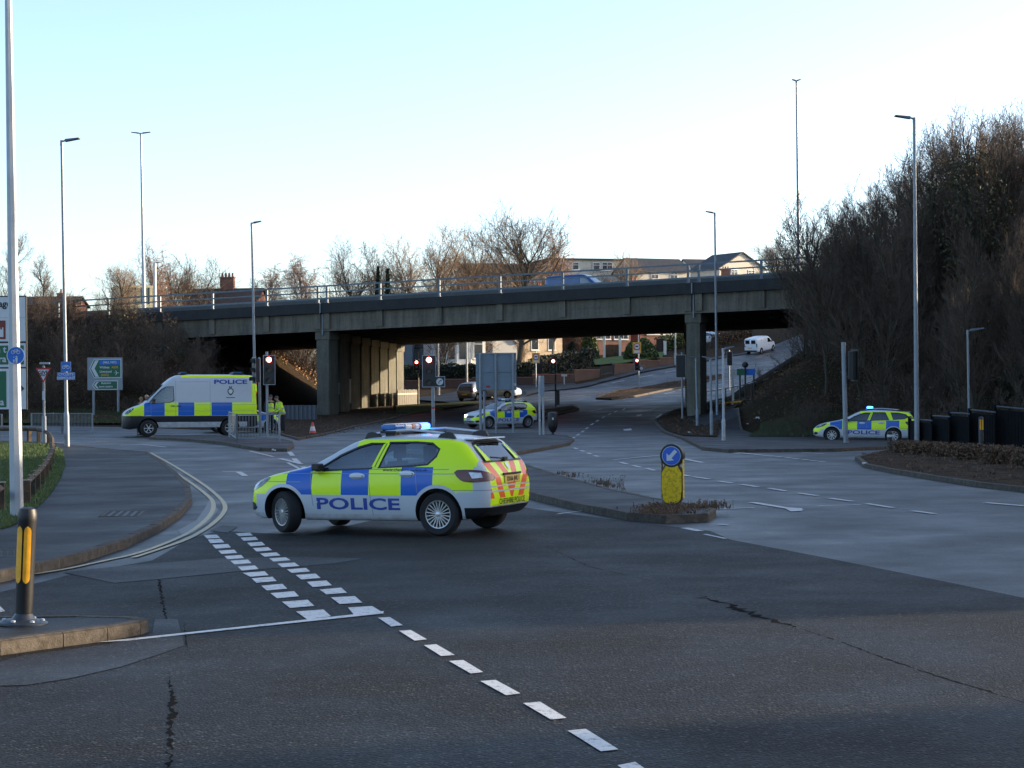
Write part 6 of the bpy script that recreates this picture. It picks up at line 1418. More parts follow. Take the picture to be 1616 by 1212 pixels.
for i, (px, ty) in enumerate(((597, 421), (612, 424))):
    p = at_depth(px, 470, 205); p.z = H1(p.x, p.y); H_ = at_depth(px, ty, 205).z - p.z; t = thing('conifer_tree', ['darker pointed conifer beyond the bridge, left one of the pair', 'pointed conifer beyond the bridge, right one of the pair'][i], 'tree', p); b = MB(); b.cyl((0, 0, -.2), (0, 0, H_ * .95), .16, .03, 8); b.build('trunk', M_bark, t)
    def cf(r): h = r.random() ** .8; rr_ = (1 - h) * 1.25 * (.45 + .55 * r.random()) + .05; a = r.uniform(0, 6.28); return (rr_ * math.cos(a), rr_ * math.sin(a), .4 + h * (H_ - .4))
    leaves(3 + i, 2600, cf, .06, .20).build('crown', M_conifer, t, recalc=False)
# trees in front of the houses under the bridge
und = [('broad0', 700, 598, 500, 190, 'bare pale barked tree in front of the grey house under the bridge'), ('birch0', 822, 588, 520, 215, 'reddish brown tree beside the white gabled garage'), ('broad1', 760, 585, 512, 225, 'bare tree behind the white bay windowed house'), ('broad2', 920, 565, 500, 225, 'bare tree behind the evergreen shrub and lawn')]
for key, px, py, ty, Z, lab in und:
    p = at_depth(px, py, Z); zt = at_depth(px, ty, Z).z; p.z = H1(p.x, p.y); z = (zt - p.z) / 9.8; put(key, 'bare_tree', lab, 'tree', p, px * .3, z)
# rusty lit bushes seen through the left span
for i in range(34):
    p = at_depth(R.uniform(395, 505), 610, R.uniform(162, 188)); p.z = H1(p.x, p.y); put(R.choice(bus), 'bush', 'bare tawny bush in low sun beyond the left bridge span', 'bush', p, R.uniform(0, 6), R.uniform(1.1, 1.9), 'sunlit bushes beyond the left bridge span')
lv = leaves(5, 2600, lambda r: (lambda x, y: (x, y, H1(x, y) + abs(r.gauss(0, .12))))(r.uniform(-26, -14), r.uniform(157, 180)), .05, .12); struct(lv.build('fallen_leaves', M_sunrust, recalc=False), 'stuff')
# wooded slope right of the hill road
for i in range(18):
    x = R.uniform(35, 58); y = R.uniform(168, 225); p = Vector((x, y, H1(x, y))); put(R.choice(slim), 'bare_tree', 'bare tree on the slope right of the hill road, seen past the embankment', 'tree', p, R.uniform(0, 6), R.uniform(.6, .85), 'bare trees right of the hill road')
# undergrowth and leaf litter as one cover each
def cover_leaves(name, n, fx, s0, s1, m, hmax, seed):
    r = random.Random(seed); pts = np.array([fx(r) for _ in range(n)]); z = hgt(pts[:, 0], pts[:, 1]); it = iter(zip(pts[:, 0], pts[:, 1], z))
    def f(r_): x, y, q = next(it); return (x, y, q + r_.random() ** 2 * hmax)
    o = leaves(seed, n, f, s0, s1).build(name, m, recalc=False); struct(o, 'stuff'); return o
def slopept(s0, s1, t0, t1): 
    def f(r): q = B0 + BU * r.uniform(s0, s1) + BN * r.uniform(t0, t1); return (q[0], q[1])
    return f
cover_leaves('undergrowth', 9000, slopept(-46, -4, -17, -1), .03, .075, M_dead, .5, 1)
cover_leaves('undergrowth', 1600, slopept(-46, -4, -17, -1), .05, .10, M_ivy, .7, 2)
cover_leaves('undergrowth', 6000, lambda r: (r.uniform(12.5, 22), r.uniform(88, 122)), .03, .07, M_dead, .25, 9)
cover_leaves('undergrowth', 9000, lambda r: (r.uniform(15, 34), r.uniform(84, 114)), .025, .065, M_dead, .4, 3)
cover_leaves('undergrowth', 2500, lambda r: (r.uniform(15, 34), r.uniform(84, 112)), .04, .09, M_ivy, .9, 4)
def pxpoly(poly, off=.1):
    q = P(poly, off); xs = [p.x for p in q]; ys = [p.y for p in q]
    def inside(x, y):
        c = False
        for a, b in zip(q, q[1:] + q[:1]):
            if (a.y > y) != (b.y > y) and x < (b.x - a.x) * (y - a.y) / (b.y - a.y) + a.x: c = not c
        return c
    def f(r):
        for _ in range(400):
            x, y = r.uniform(min(xs), max(xs)), r.uniform(min(ys), max(ys))
            if inside(x, y): return (x, y)
        return (q[0].x, q[0].y)
    return f
cover_leaves('leaf_litter', 1600, pxpoly([(1036, 662), (1047, 676), (1078, 688), (1132, 690), (1135, 665), (1095, 645)]), .03, .07, M_dead, .22, 5)
cover_leaves('leaf_litter', 2600, pxpoly([(1352, 721), (1404, 739), (1541, 760), (1616, 768), (1616, 706), (1420, 704)]), .02, .05, M_dead, .20, 6)
cover_leaves('leaf_litter', 1500, pxpoly([(480, 690), (640, 653), (625, 643), (520, 656), (450, 668)]), .03, .07, M_dead, .12, 7)
def grassblades(name, n, poly, m, h0, h1, seed, off=.13):
    r = random.Random(seed); f = pxpoly(poly, off); mb = MB(); pts = np.array([f(r) for _ in range(n)]); z = hgt(pts[:, 0], pts[:, 1]) + off
    for (x, y), q in zip(pts, z):
        a = r.uniform(0, 6.28); w_ = r.uniform(.006, .014); h = r.uniform(h0, h1); lx, ly = r.gauss(0, h * .35), r.gauss(0, h * .35); c, s = math.cos(a) * w_, math.sin(a) * w_
        mb.add([(x - c, y - s, q), (x + c, y + s, q), (x + lx, y + ly, q + h)], [(0, 1, 2)])
    return struct(mb.build(name, m, recalc=False), 'stuff')
M_blade = mat('grass_blades', (.045, .085, .014), .7, var=.4, scale=2); M_bladed = mat('rough_grass_blades', (.035, .045, .014), .8, var=.4, scale=2)
grassblades('grass_blades', 15000, [(0, 836), (25, 828), (60, 800), (78, 783), (95, 757), (103, 735), (100, 712), (85, 703), (60, 700), (0, 699)], M_blade, .03, .09, 1)
grassblades('grass_blades', 9000, [(1182, 689), (1200, 668), (1250, 657), (1330, 652), (1440, 656), (1480, 690), (1300, 687)], M_bladed, .06, .2, 2)
grassblades('grass_blades', 6000, [(0, 646), (120, 645), (205, 652), (205, 668), (0, 668)], M_bladed, .08, .3, 3, .03)
# clipped dead hedge in front of the stepped fence
for i, (x0, x1, yb, h) in enumerate(((1418, 1447, 713, .38), (1449, 1478, 716, .40), (1480, 1512, 719, .42), (1514, 1552, 724, .46), (1554, 1600, 731, .50), (1602, 1660, 738, .52))):
    a, c = gp(x0, yb, .1), gp(x1, yb + 1, .1); d = c - a; L = d.length
    t = thing('clipped_hedge', ['smallest clipped brown hedge block nearest the dark footpath bollard', 'second clipped brown hedge block from the footpath bollard', 'third clipped brown hedge block, before the stepped fence', 'fourth clipped brown hedge block, left of the yellow striped marker', 'fifth clipped brown hedge block, right of the yellow striped marker', 'last clipped brown hedge block at the right picture edge'][i], 'hedge', a, math.atan2(d.y, d.x), 'clipped brown hedge blocks')
    def hf(r, L=L, h=h): return (r.uniform(.02, L), r.gauss(0, .2), h * (.62 + .38 * abs(math.sin(r.uniform(0, L) * 1.3))) * r.random() ** .7)
    leaves(40 + i, 1500, hf, .02, .055).build('dead_leaves', M_dead, t, recalc=False); r2 = random.Random(i); b = MB()
    for _ in range(260):
        x, y = r2.uniform(.05, L), r2.uniform(-.28, .28); b.cyl((x, y, -.05), (x + r2.gauss(0, .1), y + r2.gauss(0, .1), h * r2.uniform(.4, 1.0)), .008, .003, 3, 0, False)
    b.build('stems', M_twig, t, recalc=False)
# weeds
def weed(px, py, h, n, lab, off=.12, grp='weeds along the island kerb', sp=.10):
    p = gp(px, py, off); t = thing('weed', lab, 'weed', p, 0, grp); r = random.Random(int(px * 7 + py)); b = MB(); lf = MB()
    for _ in range(n):
        a = r.uniform(0, 6.28); d = Vector((math.cos(a) * r.uniform(.05, .5), math.sin(a) * r.uniform(.05, .5), 1)).normalized(); hh = h * r.uniform(.5, 1.1); q = Vector((r.gauss(0, sp), r.gauss(0, sp), -.02)); e = q + d * hh; b.cyl(q, e, .004, .0015, 3, 0, False)
        for k in range(4): c = q.lerp(e, r.uniform(.15, 1)); s = r.uniform(.008, .025); v = Vector((r.gauss(0, 1), r.gauss(0, 1), r.gauss(0, 1))).normalized(); u = v.orthogonal(); lf.add([c - v * s, c + u * s * .5, c + v * s, c - u * s * .5], [(0, 1, 2, 3)])
    b.build('stems', M_twig, t, recalc=False); lf.build('seed_heads', M_dead, t, recalc=False); return t
weed(973, 771, .30, 5, 'tall dry weed stalk on the island edge left of the yellow bollard', sp=.03); weed(983, 774, .34, 6, 'taller dry weed stalk, nearer the yellow bollard', sp=.03)
for i, (x, y) in enumerate(((886, 748), (905, 752), (945, 762), (955, 764), (965, 768))): weed(x, y, .10 + .03 * (i % 3), 30, 'low tuft of dry weeds along the far kerb of the central island')
for i in range(16):
    x, y = R.uniform(1012, 1122), R.uniform(797, 812); weed(x, y, R.uniform(.06, .13), 70, 'dense tuft of brown weeds round the foot of the yellow bollard', grp='weeds round the yellow bollard', sp=.16)
cover_leaves('leaf_litter', 1500, pxpoly([(1005, 797), (1060, 794), (1126, 803), (1116, 811), (1050, 814), (1000, 810)], .12), .012, .03, M_dead, .17, 8)
for i in range(18):
    f = i / 17; x = 950 + f * 185 ; y = 624.5 - f * 30 + R.uniform(-2, 2); weed(x, y, R.uniform(.25, .5), 40, 'low brown shrub in the planted central reservation under the bridge', .15, 'shrubs in the far reservation', .35)
for i in range(9):
    x = 825 + i * 9.5; y = 657 - i * 1.6; weed(x, y, R.uniform(.25, .45), 36, 'low brown shrub on the island tip right of the facing police car', .12, 'shrubs on the island behind the police car', .3)

for i in range(22):
    p = onslope(R.uniform(-9, -3.6), R.uniform(-13, -1.5)); z = R.uniform(.5, .9); put('bush%d' % R.randrange(3), 'bush', 'bare brown bush at the right end of the left embankment, behind the van', 'bush', p, R.uniform(0, 6.28), z, 'bare bushes behind the police van')
for i in range(14):
    p = Vector((R.uniform(13.6, 19), R.uniform(92, 116), 0)); p.z = H1(p.x, p.y); z = R.uniform(.35, .7); put('bush%d' % R.randrange(3), 'bush', 'small brown bush on the slope beside the path right of the pier', 'bush', p, R.uniform(0, 6.28), z, 'small bushes on the slope right of the pier')
M_litter = mat('litter_white', (.5, .5, .48), .7)
for i, (px, py, off, lab) in enumerate(((83, 655, .05, 'pale crumpled litter on the verge right of the give way sign'), (158, 663, .05, 'white scrap of litter on the verge below the green route sign'), (306, 696, .02, 'white scrap of litter by the kerb of the left island'), (1196, 662, .2, 'large pale sheet of litter at the edge of the grass left of the estate car'), (1180, 670, .15, 'small white scrap on the path by the right grass'), (1088, 684, .15, 'white scrap in the leafy bed before the right pier'), (1365, 734, .12, 'white painted stones at the tip of the right footpath'), (432, 712, .02, 'white scrap on the road beside the left island'))):
    p = gp(px, py, off); r = random.Random(i); t = thing('litter', lab, 'litter', p, r.uniform(0, 6)); b = MB(); s = .16 if i in (0, 3) else .09; n = 4; vs = [((x / n - .5) * 2 * s, (y / n - .5) * 1.3 * s, r.uniform(.01, .10) * s / .1) for y in range(n + 1) for x in range(n + 1)]
    b.add(vs, [(y * (n + 1) + x, y * (n + 1) + x + 1, (y + 1) * (n + 1) + x + 1, (y + 1) * (n + 1) + x) for y in range(n) for x in range(n)]); b.build('scrap', M_litter, t, recalc=False)
# ------------------------------------------------------------------ houses, hedges and walls beyond the bridge
def brickmat(name, c1, c2, mortar, sc_=1.0):
    n = NT(name); n.b.inputs['Roughness'].default_value = .85
    mp = n.new('ShaderNodeMapping'); mp.inputs['Rotation'].default_value = (PI / 2, 0, 0); n.l.new(n.obj(), mp.inputs[0])
    bt = n.new('ShaderNodeTexBrick'); bt.inputs['Scale'].default_value = 4.4 * sc_; bt.inputs['Color1'].default_value = (*c1, 1); bt.inputs['Color2'].default_value = (*c2, 1); bt.inputs['Mortar'].default_value = (*mortar, 1); bt.inputs['Mortar Size'].default_value = .018
    n.l.new(mp.outputs[0], bt.inputs[0]); v = n.ramp(n.noise(1.2, 4, .6), [(.3, .8), (.7, 1.15)]); x = n.new('ShaderNodeVectorMath', operation='SCALE'); n.l.new(bt.outputs[0], x.inputs[0]); n.l.new(v, x.inputs['Scale']); n.l.new(x.outputs[0], n.b.inputs['Base Color']); return n.m
M_brick = brickmat('brick_red', (.16, .055, .035), (.21, .075, .045), (.20, .17, .14))
M_brickd = brickmat('brick_dark', (.05, .024, .018), (.075, .034, .024), (.06, .05, .04))
M_stone = brickmat('stone_cream', (.44, .34, .23), (.50, .40, .28), (.34, .28, .20), .5)
M_render_w = mat('render_white', (.66, .64, .58), .8, var=.08, scale=1.5)
M_render_g = mat('render_grey', (.17, .20, .22), .8, var=.12, scale=1.5)
M_render_p = mat('render_pale', (.50, .47, .40), .8, var=.10, scale=1.5)
M_ochre = mat('cladding_straw', (.62, .54, .34), .8, var=.10, scale=2)
M_slate = mat2('slate_roof', (.030, .031, .034), (.055, .055, .058), 3, .6, None, None, .6, 14)
M_tile = mat2('tile_roof', (.045, .032, .026), (.075, .052, .04), 3, .8, None, None, .6, 14)
M_frame = mat('window_frame_white', (.66, .66, .64), .5, var=.05)
M_pane = mat('window_pane', (.035, .045, .055), .12, var=.3, scale=2)
M_pot = mat('chimney_pot', (.30, .12, .06), .8, var=.2)
def house(name, label, p, rz, w_, d_, h, rh, wall, roof, wins=(), chim=(), ridge='x', door=None, flat=False, over=.35, base=2.5):
    t = thing(name, label, 'house', p, rz)
    b = MB(); b.box((0, d_ / 2, (h - base) / 2), (w_, d_, h + base))
    if not flat and ridge == 'y': 
        for y in (0.0, d_): b.add([(-w_ / 2, y, h), (w_ / 2, y, h), (0, y, h + rh)], [(0, 1, 2)])
    elif not flat:
        for x in (-w_ / 2, w_ / 2): b.add([(x, 0, h), (x, d_, h), (x, d_ / 2, h + rh)], [(0, 1, 2)])
    b.build('wall', wall, t, recalc=False)
    b = MB(); T = .14
    if flat: b.box((0, d_ / 2, h + .12), (w_ + 2 * over, d_ + 2 * over, .24))
    elif ridge == 'x':
        e = over; sl = rh / (d_ / 2)
        for s in (0, 1):
            y0 = -e if s == 0 else d_ + e; z0 = h - e * sl + .02; q = [(-w_ / 2 - e * .6, y0, z0), (w_ / 2 + e * .6, y0, z0), (w_ / 2 + e * .6, d_ / 2, h + rh + .02), (-w_ / 2 - e * .6, d_ / 2, h + rh + .02)]
            q += [(a, c, z + T) for a, c, z in q]; b.add(q, [(3, 2, 1, 0), (4, 5, 6, 7), (0, 1, 5, 4), (1, 2, 6, 5), (2, 3, 7, 6), (3, 0, 4, 7)])
    else:
        e = over; sl = rh / (w_ / 2)
        for s in (-1, 1):
            x0 = s * (w_ / 2 + e); z0 = h - e * sl + .02; q = [(x0, -e * .8, z0), (x0, d_ + e * .6, z0), (0, d_ + e * .6, h + rh + .02), (0, -e * .8, h + rh + .02)]
            q += [(a, c, z + T) for a, c, z in q]; b.add(q, [(3, 2, 1, 0), (4, 5, 6, 7), (0, 1, 5, 4), (1, 2, 6, 5), (2, 3, 7, 6), (3, 0, 4, 7)])
    ro = b.build('roof', roof, t)
    for (x, y, cw, ch, pots) in chim:
        zc = h + rh * (1 - (abs(y - d_ / 2) / (d_ / 2) if ridge == 'x' else abs(x) / (w_ / 2))) - .4; b = MB(); b.box((x, y, zc + ch / 2), (cw, .6, ch + .4)); b.box((x, y, zc + ch + .24), (cw + .14, .74, .14)); c = b.build('chimney', M_brick, ro)
        for k in range(pots): b = MB(); b.lathe([(.12, 0), (.10, .4), (.12, .44), (.08, .44)], 10, (x - cw / 2 + cw * (k + .5) / pots, y, zc + ch + .3)); b.build('chimney_pot', M_pot, c)
    for (x, z, ww, hh, nv) in wins:
        b = MB(); f = .08; b.box((x, -.02, z), (ww + .16, .08, .10 + hh + .1)); fr = b.build('window', M_frame, t)
        for k in range(nv): pw = (ww - f * (nv - 1)) / nv; b = MB(); b.box((x - ww / 2 + pw / 2 + k * (pw + f), -.063, z + hh * .0), (pw, .012, hh)); b.build('pane', M_pane, fr)
        b = MB(); b.box((x, -.055, z + hh * .18), (ww, .04, .06)); b.build('glazing_bar', M_frame, fr); b = MB(); b.box((x, -.08, z - hh / 2 - .13), (ww + .3, .2, .07)); b.build('sill', M_frame, fr)
    if door:
        x, ww, hh, mm = door; b = MB(); b.box((x, -.02, hh / 2), (ww + .2, .08, hh + .2)); fr = b.build('door_frame', M_frame, t); b = MB(); b.box((x, -.065, hh / 2), (ww, .02, hh)); b.build('door', mm, fr)
    return t
def gpt(px, py, Z): p = at_depth(px, py, Z); p.z = H1(p.x, p.y); return p
rad = math.radians
def zof(py, p): return at_depth(808, py, p.y).z - p.z
M_doorw = mat('door_white', (.5, .5, .5), .5)
p = gpt(685, 590, 208); house('house', 'low grey rendered house with white framed windows under the bridge, behind the hedge', p, rad(-4), 7.6, 7, zof(545, p), 3.0, M_render_g, M_slate, [(-.5, zof(554, p), 1.1, 1.1, 1), (2.3, zof(554, p), 1.0, 1.1, 1), (-2.6, zof(556, p), .6, .9, 1)], [], 'x', (.9, .9, zof(548, p), M_doorw))
p = gpt(632, 590, 206); house('house', 'narrow pale blue grey gable end beside the left bridge pier', p, rad(-4), 2.6, 6, zof(530, p), 1.4, M_render_g, M_slate, [], [], 'y')
p = gpt(733, 590, 204); t = house('house', 'white house with tall bay windows catching the low sun under the bridge', p, rad(30), 5.2, 4.5, zof(520, p), 3, M_render_w, M_slate, [(1.7, zof(548, p), 1.0, 2.2, 1)], [(1.6, 2.2, 1.0, 1.6, 2)])
for k, x in enumerate((-.6,)):
    b = MB(); hh = zof(534, p); b.prism([(-1.5, 0), (-.85, -.95), (.85, -.95), (1.5, 0)], (x, 0, -1), (1, 0, 0), (0, 1, 0), hh + 1); bay = b.build('bay_window', M_render_w, t); zc = zof(551, p)
    for (x0, y0, x1, y1) in ((-1.5, 0, -.85, -.95), (-.85, -.95, .85, -.95), (.85, -.95, 1.5, 0)):
        mx, my, L = (x0 + x1) / 2, (y0 + y1) / 2, math.hypot(x1 - x0, y1 - y0); a = math.atan2(y1 - y0, x1 - x0); nx_, ny_ = math.sin(a), -math.cos(a); b = MB(); b.box((x + mx + nx_ * .012, my + ny_ * .012, zc), (L * .62, .03, 2.1), a); b.build('pane', M_pane, bay)
    b = MB(); b.prism([(-1.65, .0), (-.95, -1.08), (.95, -1.08), (1.65, 0)], (x, 0, hh), (1, 0, 0), (0, 1, 0), .18); b.build('bay_roof', M_frame, bay)
p = gpt(797, 585, 228); house('garage', 'small white gabled garage glowing in the sun above the big sign back', p, rad(24), 3.2, 5, zof(541, p), zof(528.5, p) - zof(541, p), M_render_w, mat('roof_white_edge', (.6, .6, .56), .6), [], [], 'y', over=.28)
p = gpt(858, 575, 232); house('house', 'cream stone house with tall bright windows under the bridge', p, rad(34), 5.6, 7, zof(505, p), 3, M_stone, M_slate, [(-1.3, zof(539, p), .95, 2.0, 1), (1.2, zof(539, p), .95, 2.0, 1), (-1.3, zof(515, p), .95, 1.6, 1), (1.2, zof(515, p), .95, 1.6, 1)], [(2, 3.5, 1.0, 1.5, 3)])
p = gpt(908, 570, 240); house('house', 'dark red brick house right of the cream stone house', p, rad(8), 6.2, 7, zof(500, p), 3, M_brickd, M_tile, [(-1.5, zof(512, p), 1.2, 1.3, 2), (1.6, zof(512, p), 1.2, 1.3, 2)], [(0, 3.5, 1.1, 1.5, 3)])
p = gpt(966, 565, 238); house('house', 'red brick house with two wide white windows above the white gate posts', p, rad(26), 5.4, 7, zof(502, p), 3, M_brick, M_tile, [(-1.25, zof(528, p), 1.9, 1.25, 3), (1.3, zof(528, p), 1.9, 1.25, 3), (0, zof(508, p), 1.6, 1.0, 2)], [(2, 3.5, 1.0, 1.5, 2)])
p = gpt(1044, 560, 245); house('house', 'red brick house with white windows just left of the right bridge pier', p, rad(26), 6.4, 7, zof(498, p), 3, M_brick, M_tile, [(-1.2, zof(521, p), 1.8, 1.3, 3), (1.2, zof(521, p), 1.8, 1.3, 3)], [(-2, 3.5, 1.0, 1.5, 2)])
p = gpt(1160, 545, 262); house('house', 'dark brick house at the top of the hill road behind the white van', p, rad(14), 9, 7, 5.2, 2.6, M_brickd, M_tile, [(-2, 3.6, 1.6, 1.1, 2), (2, 3.6, 1.6, 1.1, 2)], [(0, 3.5, 1.1, 1.5, 3)])
# roofs seen above the bridge
p = gpt(345, 560, 196); house('house', 'house with a brick chimney stack and dark pitched roof above the left bridge end', p, rad(-6), 7.6, 7, zof(478, p), zof(451, p) - zof(478, p), M_brick, M_tile, [(-1.5, zof(490, p), 1.2, 1, 2)], [(.1, 3.5, 1.45, zof(429, p) - zof(451, p), 4)], 'x')
p = gpt(925, 500, 268); house('flat_roofed_building', 'pale flat roofed building beyond the blue van on the bridge', p, rad(16), 10.6, 8, zof(411.5, p), 0, M_render_p, mat('roof_edge_dark', (.05, .045, .045), .7), [(-1.5, zof(421, p), .8, .9, 1), (1.6, zof(421, p), .9, .9, 1), (3.2, zof(421, p), 1.4, 1.0, 2), (-3.8, zof(424, p), .5, .9, 1)], [], flat=True)
p = gpt(800, 505, 262); house('pitched_building', 'pale building with a long dark pitched roof behind the tallest bare tree', p, rad(12), 11.0, 8, zof(432, p), zof(414.5, p) - zof(432, p), M_render_p, M_slate, [(3, zof(437, p), 1, .6, 2)], [])
for px, Z, yh, yr, w_, lab, rg, an in ((1048, 262, 430, 409, 8.4, 'house with dark roof above the bridge, left of the tall mast', 'x', 24), (1172, 270, 427, 402, 8.0, 'gabled house with pale bargeboard above the right half of the bridge', 'y', 30), (1030, 275, 432, 417, 4.5, 'small gabled extension with a white bargeboard above the bridge', 'y', 25), (1130, 280, 430, 411, 7.0, 'house roof between two gables above the bridge', 'x', 20)):
    p = gpt(px, 500, Z); house('house', lab, p, rad(an), w_, 7, zof(yh, p), zof(yr, p) - zof(yh, p), M_render_p, M_slate, [(-1.4, zof(yh + 7, p), 1, .8, 2), (1.6, zof(yh + 7, p), 1, .8, 2)], [], rg)
p = gpt(214, 520, 172); t = house('cladded_building', 'straw coloured flat block lit by the sun behind the tall twin lamp mast', p, rad(20), 3.1, 4, zof(450, p), 0, M_ochre, M_ochre, [], [], flat=True, over=.05)
for k in range(5): b = MB(); b.box((-1.2 + k * .6, -.03, zof(462, p)), (.16, .05, 1.5)); b.build('slot', M_pane, t)
p = gpt(70, 520, 190); house('house', 'low tiled roof with a terracotta chimney on the left skyline', p, rad(0), 6, 6, zof(476, p), zof(462, p) - zof(476, p), M_brick, M_tile, [], [(1.0, 3, .7, zof(453, p) - zof(462, p), 1)])
# hedges and garden walls
def hedge(label, a, c, h, thick, m, n, name='hedge', cat='hedge', top=None):
    d = c - a; L = d.xy.length; t = thing(name, label, cat, a, math.atan2(d.y, d.x)); sl = d.z / L
    core = MB(); core.add([(0, -thick * .38, -.4), (L, -thick * .38, d.z - .4), (L, thick * .38, d.z - .4), (0, thick * .38, -.4), (.1, -thick * .34, h * .93), (L - .1, -thick * .34, d.z + h * .93), (L - .1, thick * .34, d.z + h * .93), (.1, thick * .34, h * .93)], [(3, 2, 1, 0), (4, 5, 6, 7), (0, 1, 5, 4), (1, 2, 6, 5), (2, 3, 7, 6), (3, 0, 4, 7)]); core.build('inner_branches', M_twigd, t)
    def f(r):
        x = r.uniform(0, L); s = r.random(); hz = h * (1 + .06 * math.sin(x * 1.7) + .05 * math.sin(x * 4.1))
        if s < .5: return (x, -thick / 2 + r.gauss(0, .06), r.uniform(0, hz) + sl * x)
        if s < .8: return (x, r.uniform(-thick / 2, thick / 2), hz + r.gauss(0, .06) + sl * x)
        return (x, thick / 2 + r.gauss(0, .05), r.uniform(0, hz) + sl * x)
    leaves(n, n, f, .06, .16).build('leaves', m, t, recalc=False); return t
def hpx(label, x0, x1, yb0, yb1, Z0, Z1, ytop, thick, m, n):
    a, c = gpt(x0, yb0, Z0), gpt(x1, yb1, Z1); h = min(zof(ytop, a), zof(ytop, c)); return hedge(label, a, c, max(.7, h), thick, m, n)
hpx('long dark green hedge behind the white fence and signals', 636, 762, 612, 612, 186, 186, 574, 1.4, M_hedge, 4200)
hpx('dark hedge behind the big sign back, continuing the long hedge', 766, 838, 610, 606, 186, 188, 574, 1.4, M_hedge, 2600)
a, c = gpt(850, 596, 189), gpt(932, 588, 196); hedge('clipped dark hedge on the brick wall behind the yellow lorry sign', a, c, 1.7, 1.2, M_hedge, 2600)
hpx('tall dark hedge in front of the cream stone house', 836, 932, 585, 582, 205, 210, 560, 1.2, M_hedge, 2600)
a, c = gpt(1040, 560, 222), gpt(1092, 556, 226); hedge('bright topped hedge below the last brick house', a, c, 1.6, 1.4, M_hedgeb, 1800)
a, c = gpt(1126, 560, 216), gpt(1182, 552, 222); hedge('low reddish hedge beside the white hatchback on the hill', a, c, 1.2, 1.0, M_dead, 1600)
for label, px, Z, y0, y1, wpx, m, nme in (('large rounded clipped hedge beside the lorry sign and signal', 1012, 205, 572, 536, 56, M_hedgeb, 'round_hedge'), ('yellow green evergreen shrub before the brick house', 931, 218, 556, 527, 30, M_hedgeb, 'evergreen_shrub'), ('dark evergreen shrub right of the evergreen shrub, under the brick house', 902, 224, 554, 541, 20, M_hedge, 'evergreen_shrub')):
    p = gpt(px, y0, Z); t = thing(nme, label, 'shrub', p); h = zof(y1, p); w_ = wpx / 2 * Z / F
    def f(r): 
        v = Vector((r.gauss(0, 1), r.gauss(0, 1), abs(r.gauss(0, 1)))).normalized() * (1 - .25 * r.random() ** 2); return (v.x * w_, v.y * w_, v.z * h * (1 + .08 * math.sin(v.x * 6)))
    leaves(px, 3000, f, .07, .18).build('leaves', m, t, recalc=False); b = MB(); b.lathe([(w_ * .5, -.3), (w_ * .8, h * .2), (w_ * .75, h * .5), (w_ * .4, h * .82), (.02, h * .9)], 12); b.build('inner_branches', M_twigd, t)
def wallpx(name, label, pts, h, m, th=.25, cap=True):
    w3 = [gp(*q) for q in pts]; t = thing(name, label, 'wall', w3[0]); b = MB(); cp_ = MB()
    for a, c in zip(w3[:-1], w3[1:]):
        d = c - a; rz = math.atan2(d.y, d.x); k = max(1, int(d.length / 3))
        for i in range(k):
            q0, q1 = a.lerp(c, i / k) - w3[0], a.lerp(c, (i + 1) / k) - w3[0]; z = max(q0.z, q1.z); mid = (q0 + q1) / 2; L = (q1 - q0).xy.length; b.box((mid.x, mid.y, z + h / 2 - .4), (L, th, h + .8), rz); cp_.box((mid.x, mid.y, z + h + .04), (L + .02, th + .1, .08), rz)
    b.build('brickwork', m, t); cp_.build('coping', M_concpost if m is not M_brickd else M_brick, t)
    return t
wallpx('garden_wall', 'long low dark brick garden wall below the hedges along the far pavement', [(640, 613), (745, 609), (840, 606), (905, 601), (945, 594)], .6, M_brickd)
wallpx('garden_wall', 'red brick garden wall right of the black gate, below the lawn', [(968, 590), (1000, 584), (1040, 578), (1062, 574)], .55, M_brickd)
a, c = gp(948, 594), gp(966, 590.5); t = thing('garden_gate', 'black iron gate between the two brick garden walls', 'gate', a); rail_panel(t, (0, 0, 0), c - a, 1.15, 12, M_ironblack, .03)
struct(sheet('lawn', [gpt(*q).xy for q in ((930, 582, 196), (985, 582, 197), (1045, 575, 205), (1050, 560, 218), (985, 556, 224), (935, 560, 222))], .10, mat2('lawn_grass', (.04, .085, .012), (.065, .12, .018), 3, .9, None, None, .6, 30)))
for i, (px, y0, y1) in enumerate(((953.5, 555, 533), (978.5, 557, 536))):
    p = gpt(px, y0, 222); t = thing('gate_post', ['left white gate post by the brown board fence', 'right white gate post by the brown board fence'][i], 'gate post', p); b = MB(); h = zof(y1, p); b.box((0, 0, h / 2 - .2), (.28, .28, h + .4)); b.build('post', M_render_w, t, bevel=.02); b = MB(); b.box((0, 0, h + .05), (.38, .38, .12)); b.build('cap', M_render_w, t, bevel=.02)
a, c = gpt(955.5, 556, 222.4), gpt(976.5, 557, 222.4); d = c - a; t = thing('board_fence', 'dark brown boarded gate between two white posts', 'fence', a)
for k in range(10): q = d * ((k + .5) / 10); b = MB(); b.box((q.x, q.y, .7), (d.length / 10 * .94, .04, 1.8), math.atan2(d.y, d.x)); b.build('board', M_brickd if False else M_timber, t)
p = gpt(1049.5, 563, 214); t = thing('stone_post', 'white stone post standing in the garden right of the rounded hedge', 'post', p); b = MB(); b.box((0, 0, zof(541, p) / 2 - .2), (.30, .30, zof(541, p) + .4)); b.build('post', M_render_w, t, bevel=.03); b = MB(); b.box((0, 0, zof(541, p) + .04), (.36, .36, .08)); b.build('cap', M_render_w, t, bevel=.02)
p = gp(890.5, 607); t = thing('marker_post', 'small pale T shaped post on the far pavement left of the lawn', 'post', p); b = MB(); b.box((0, 0, .4), (.12, .1, .85)); b.build('post', M_concpost, t); b = MB(); b.box((0, 0, .88), (.55, .12, .2)); b.build('plate', M_concpost, t)
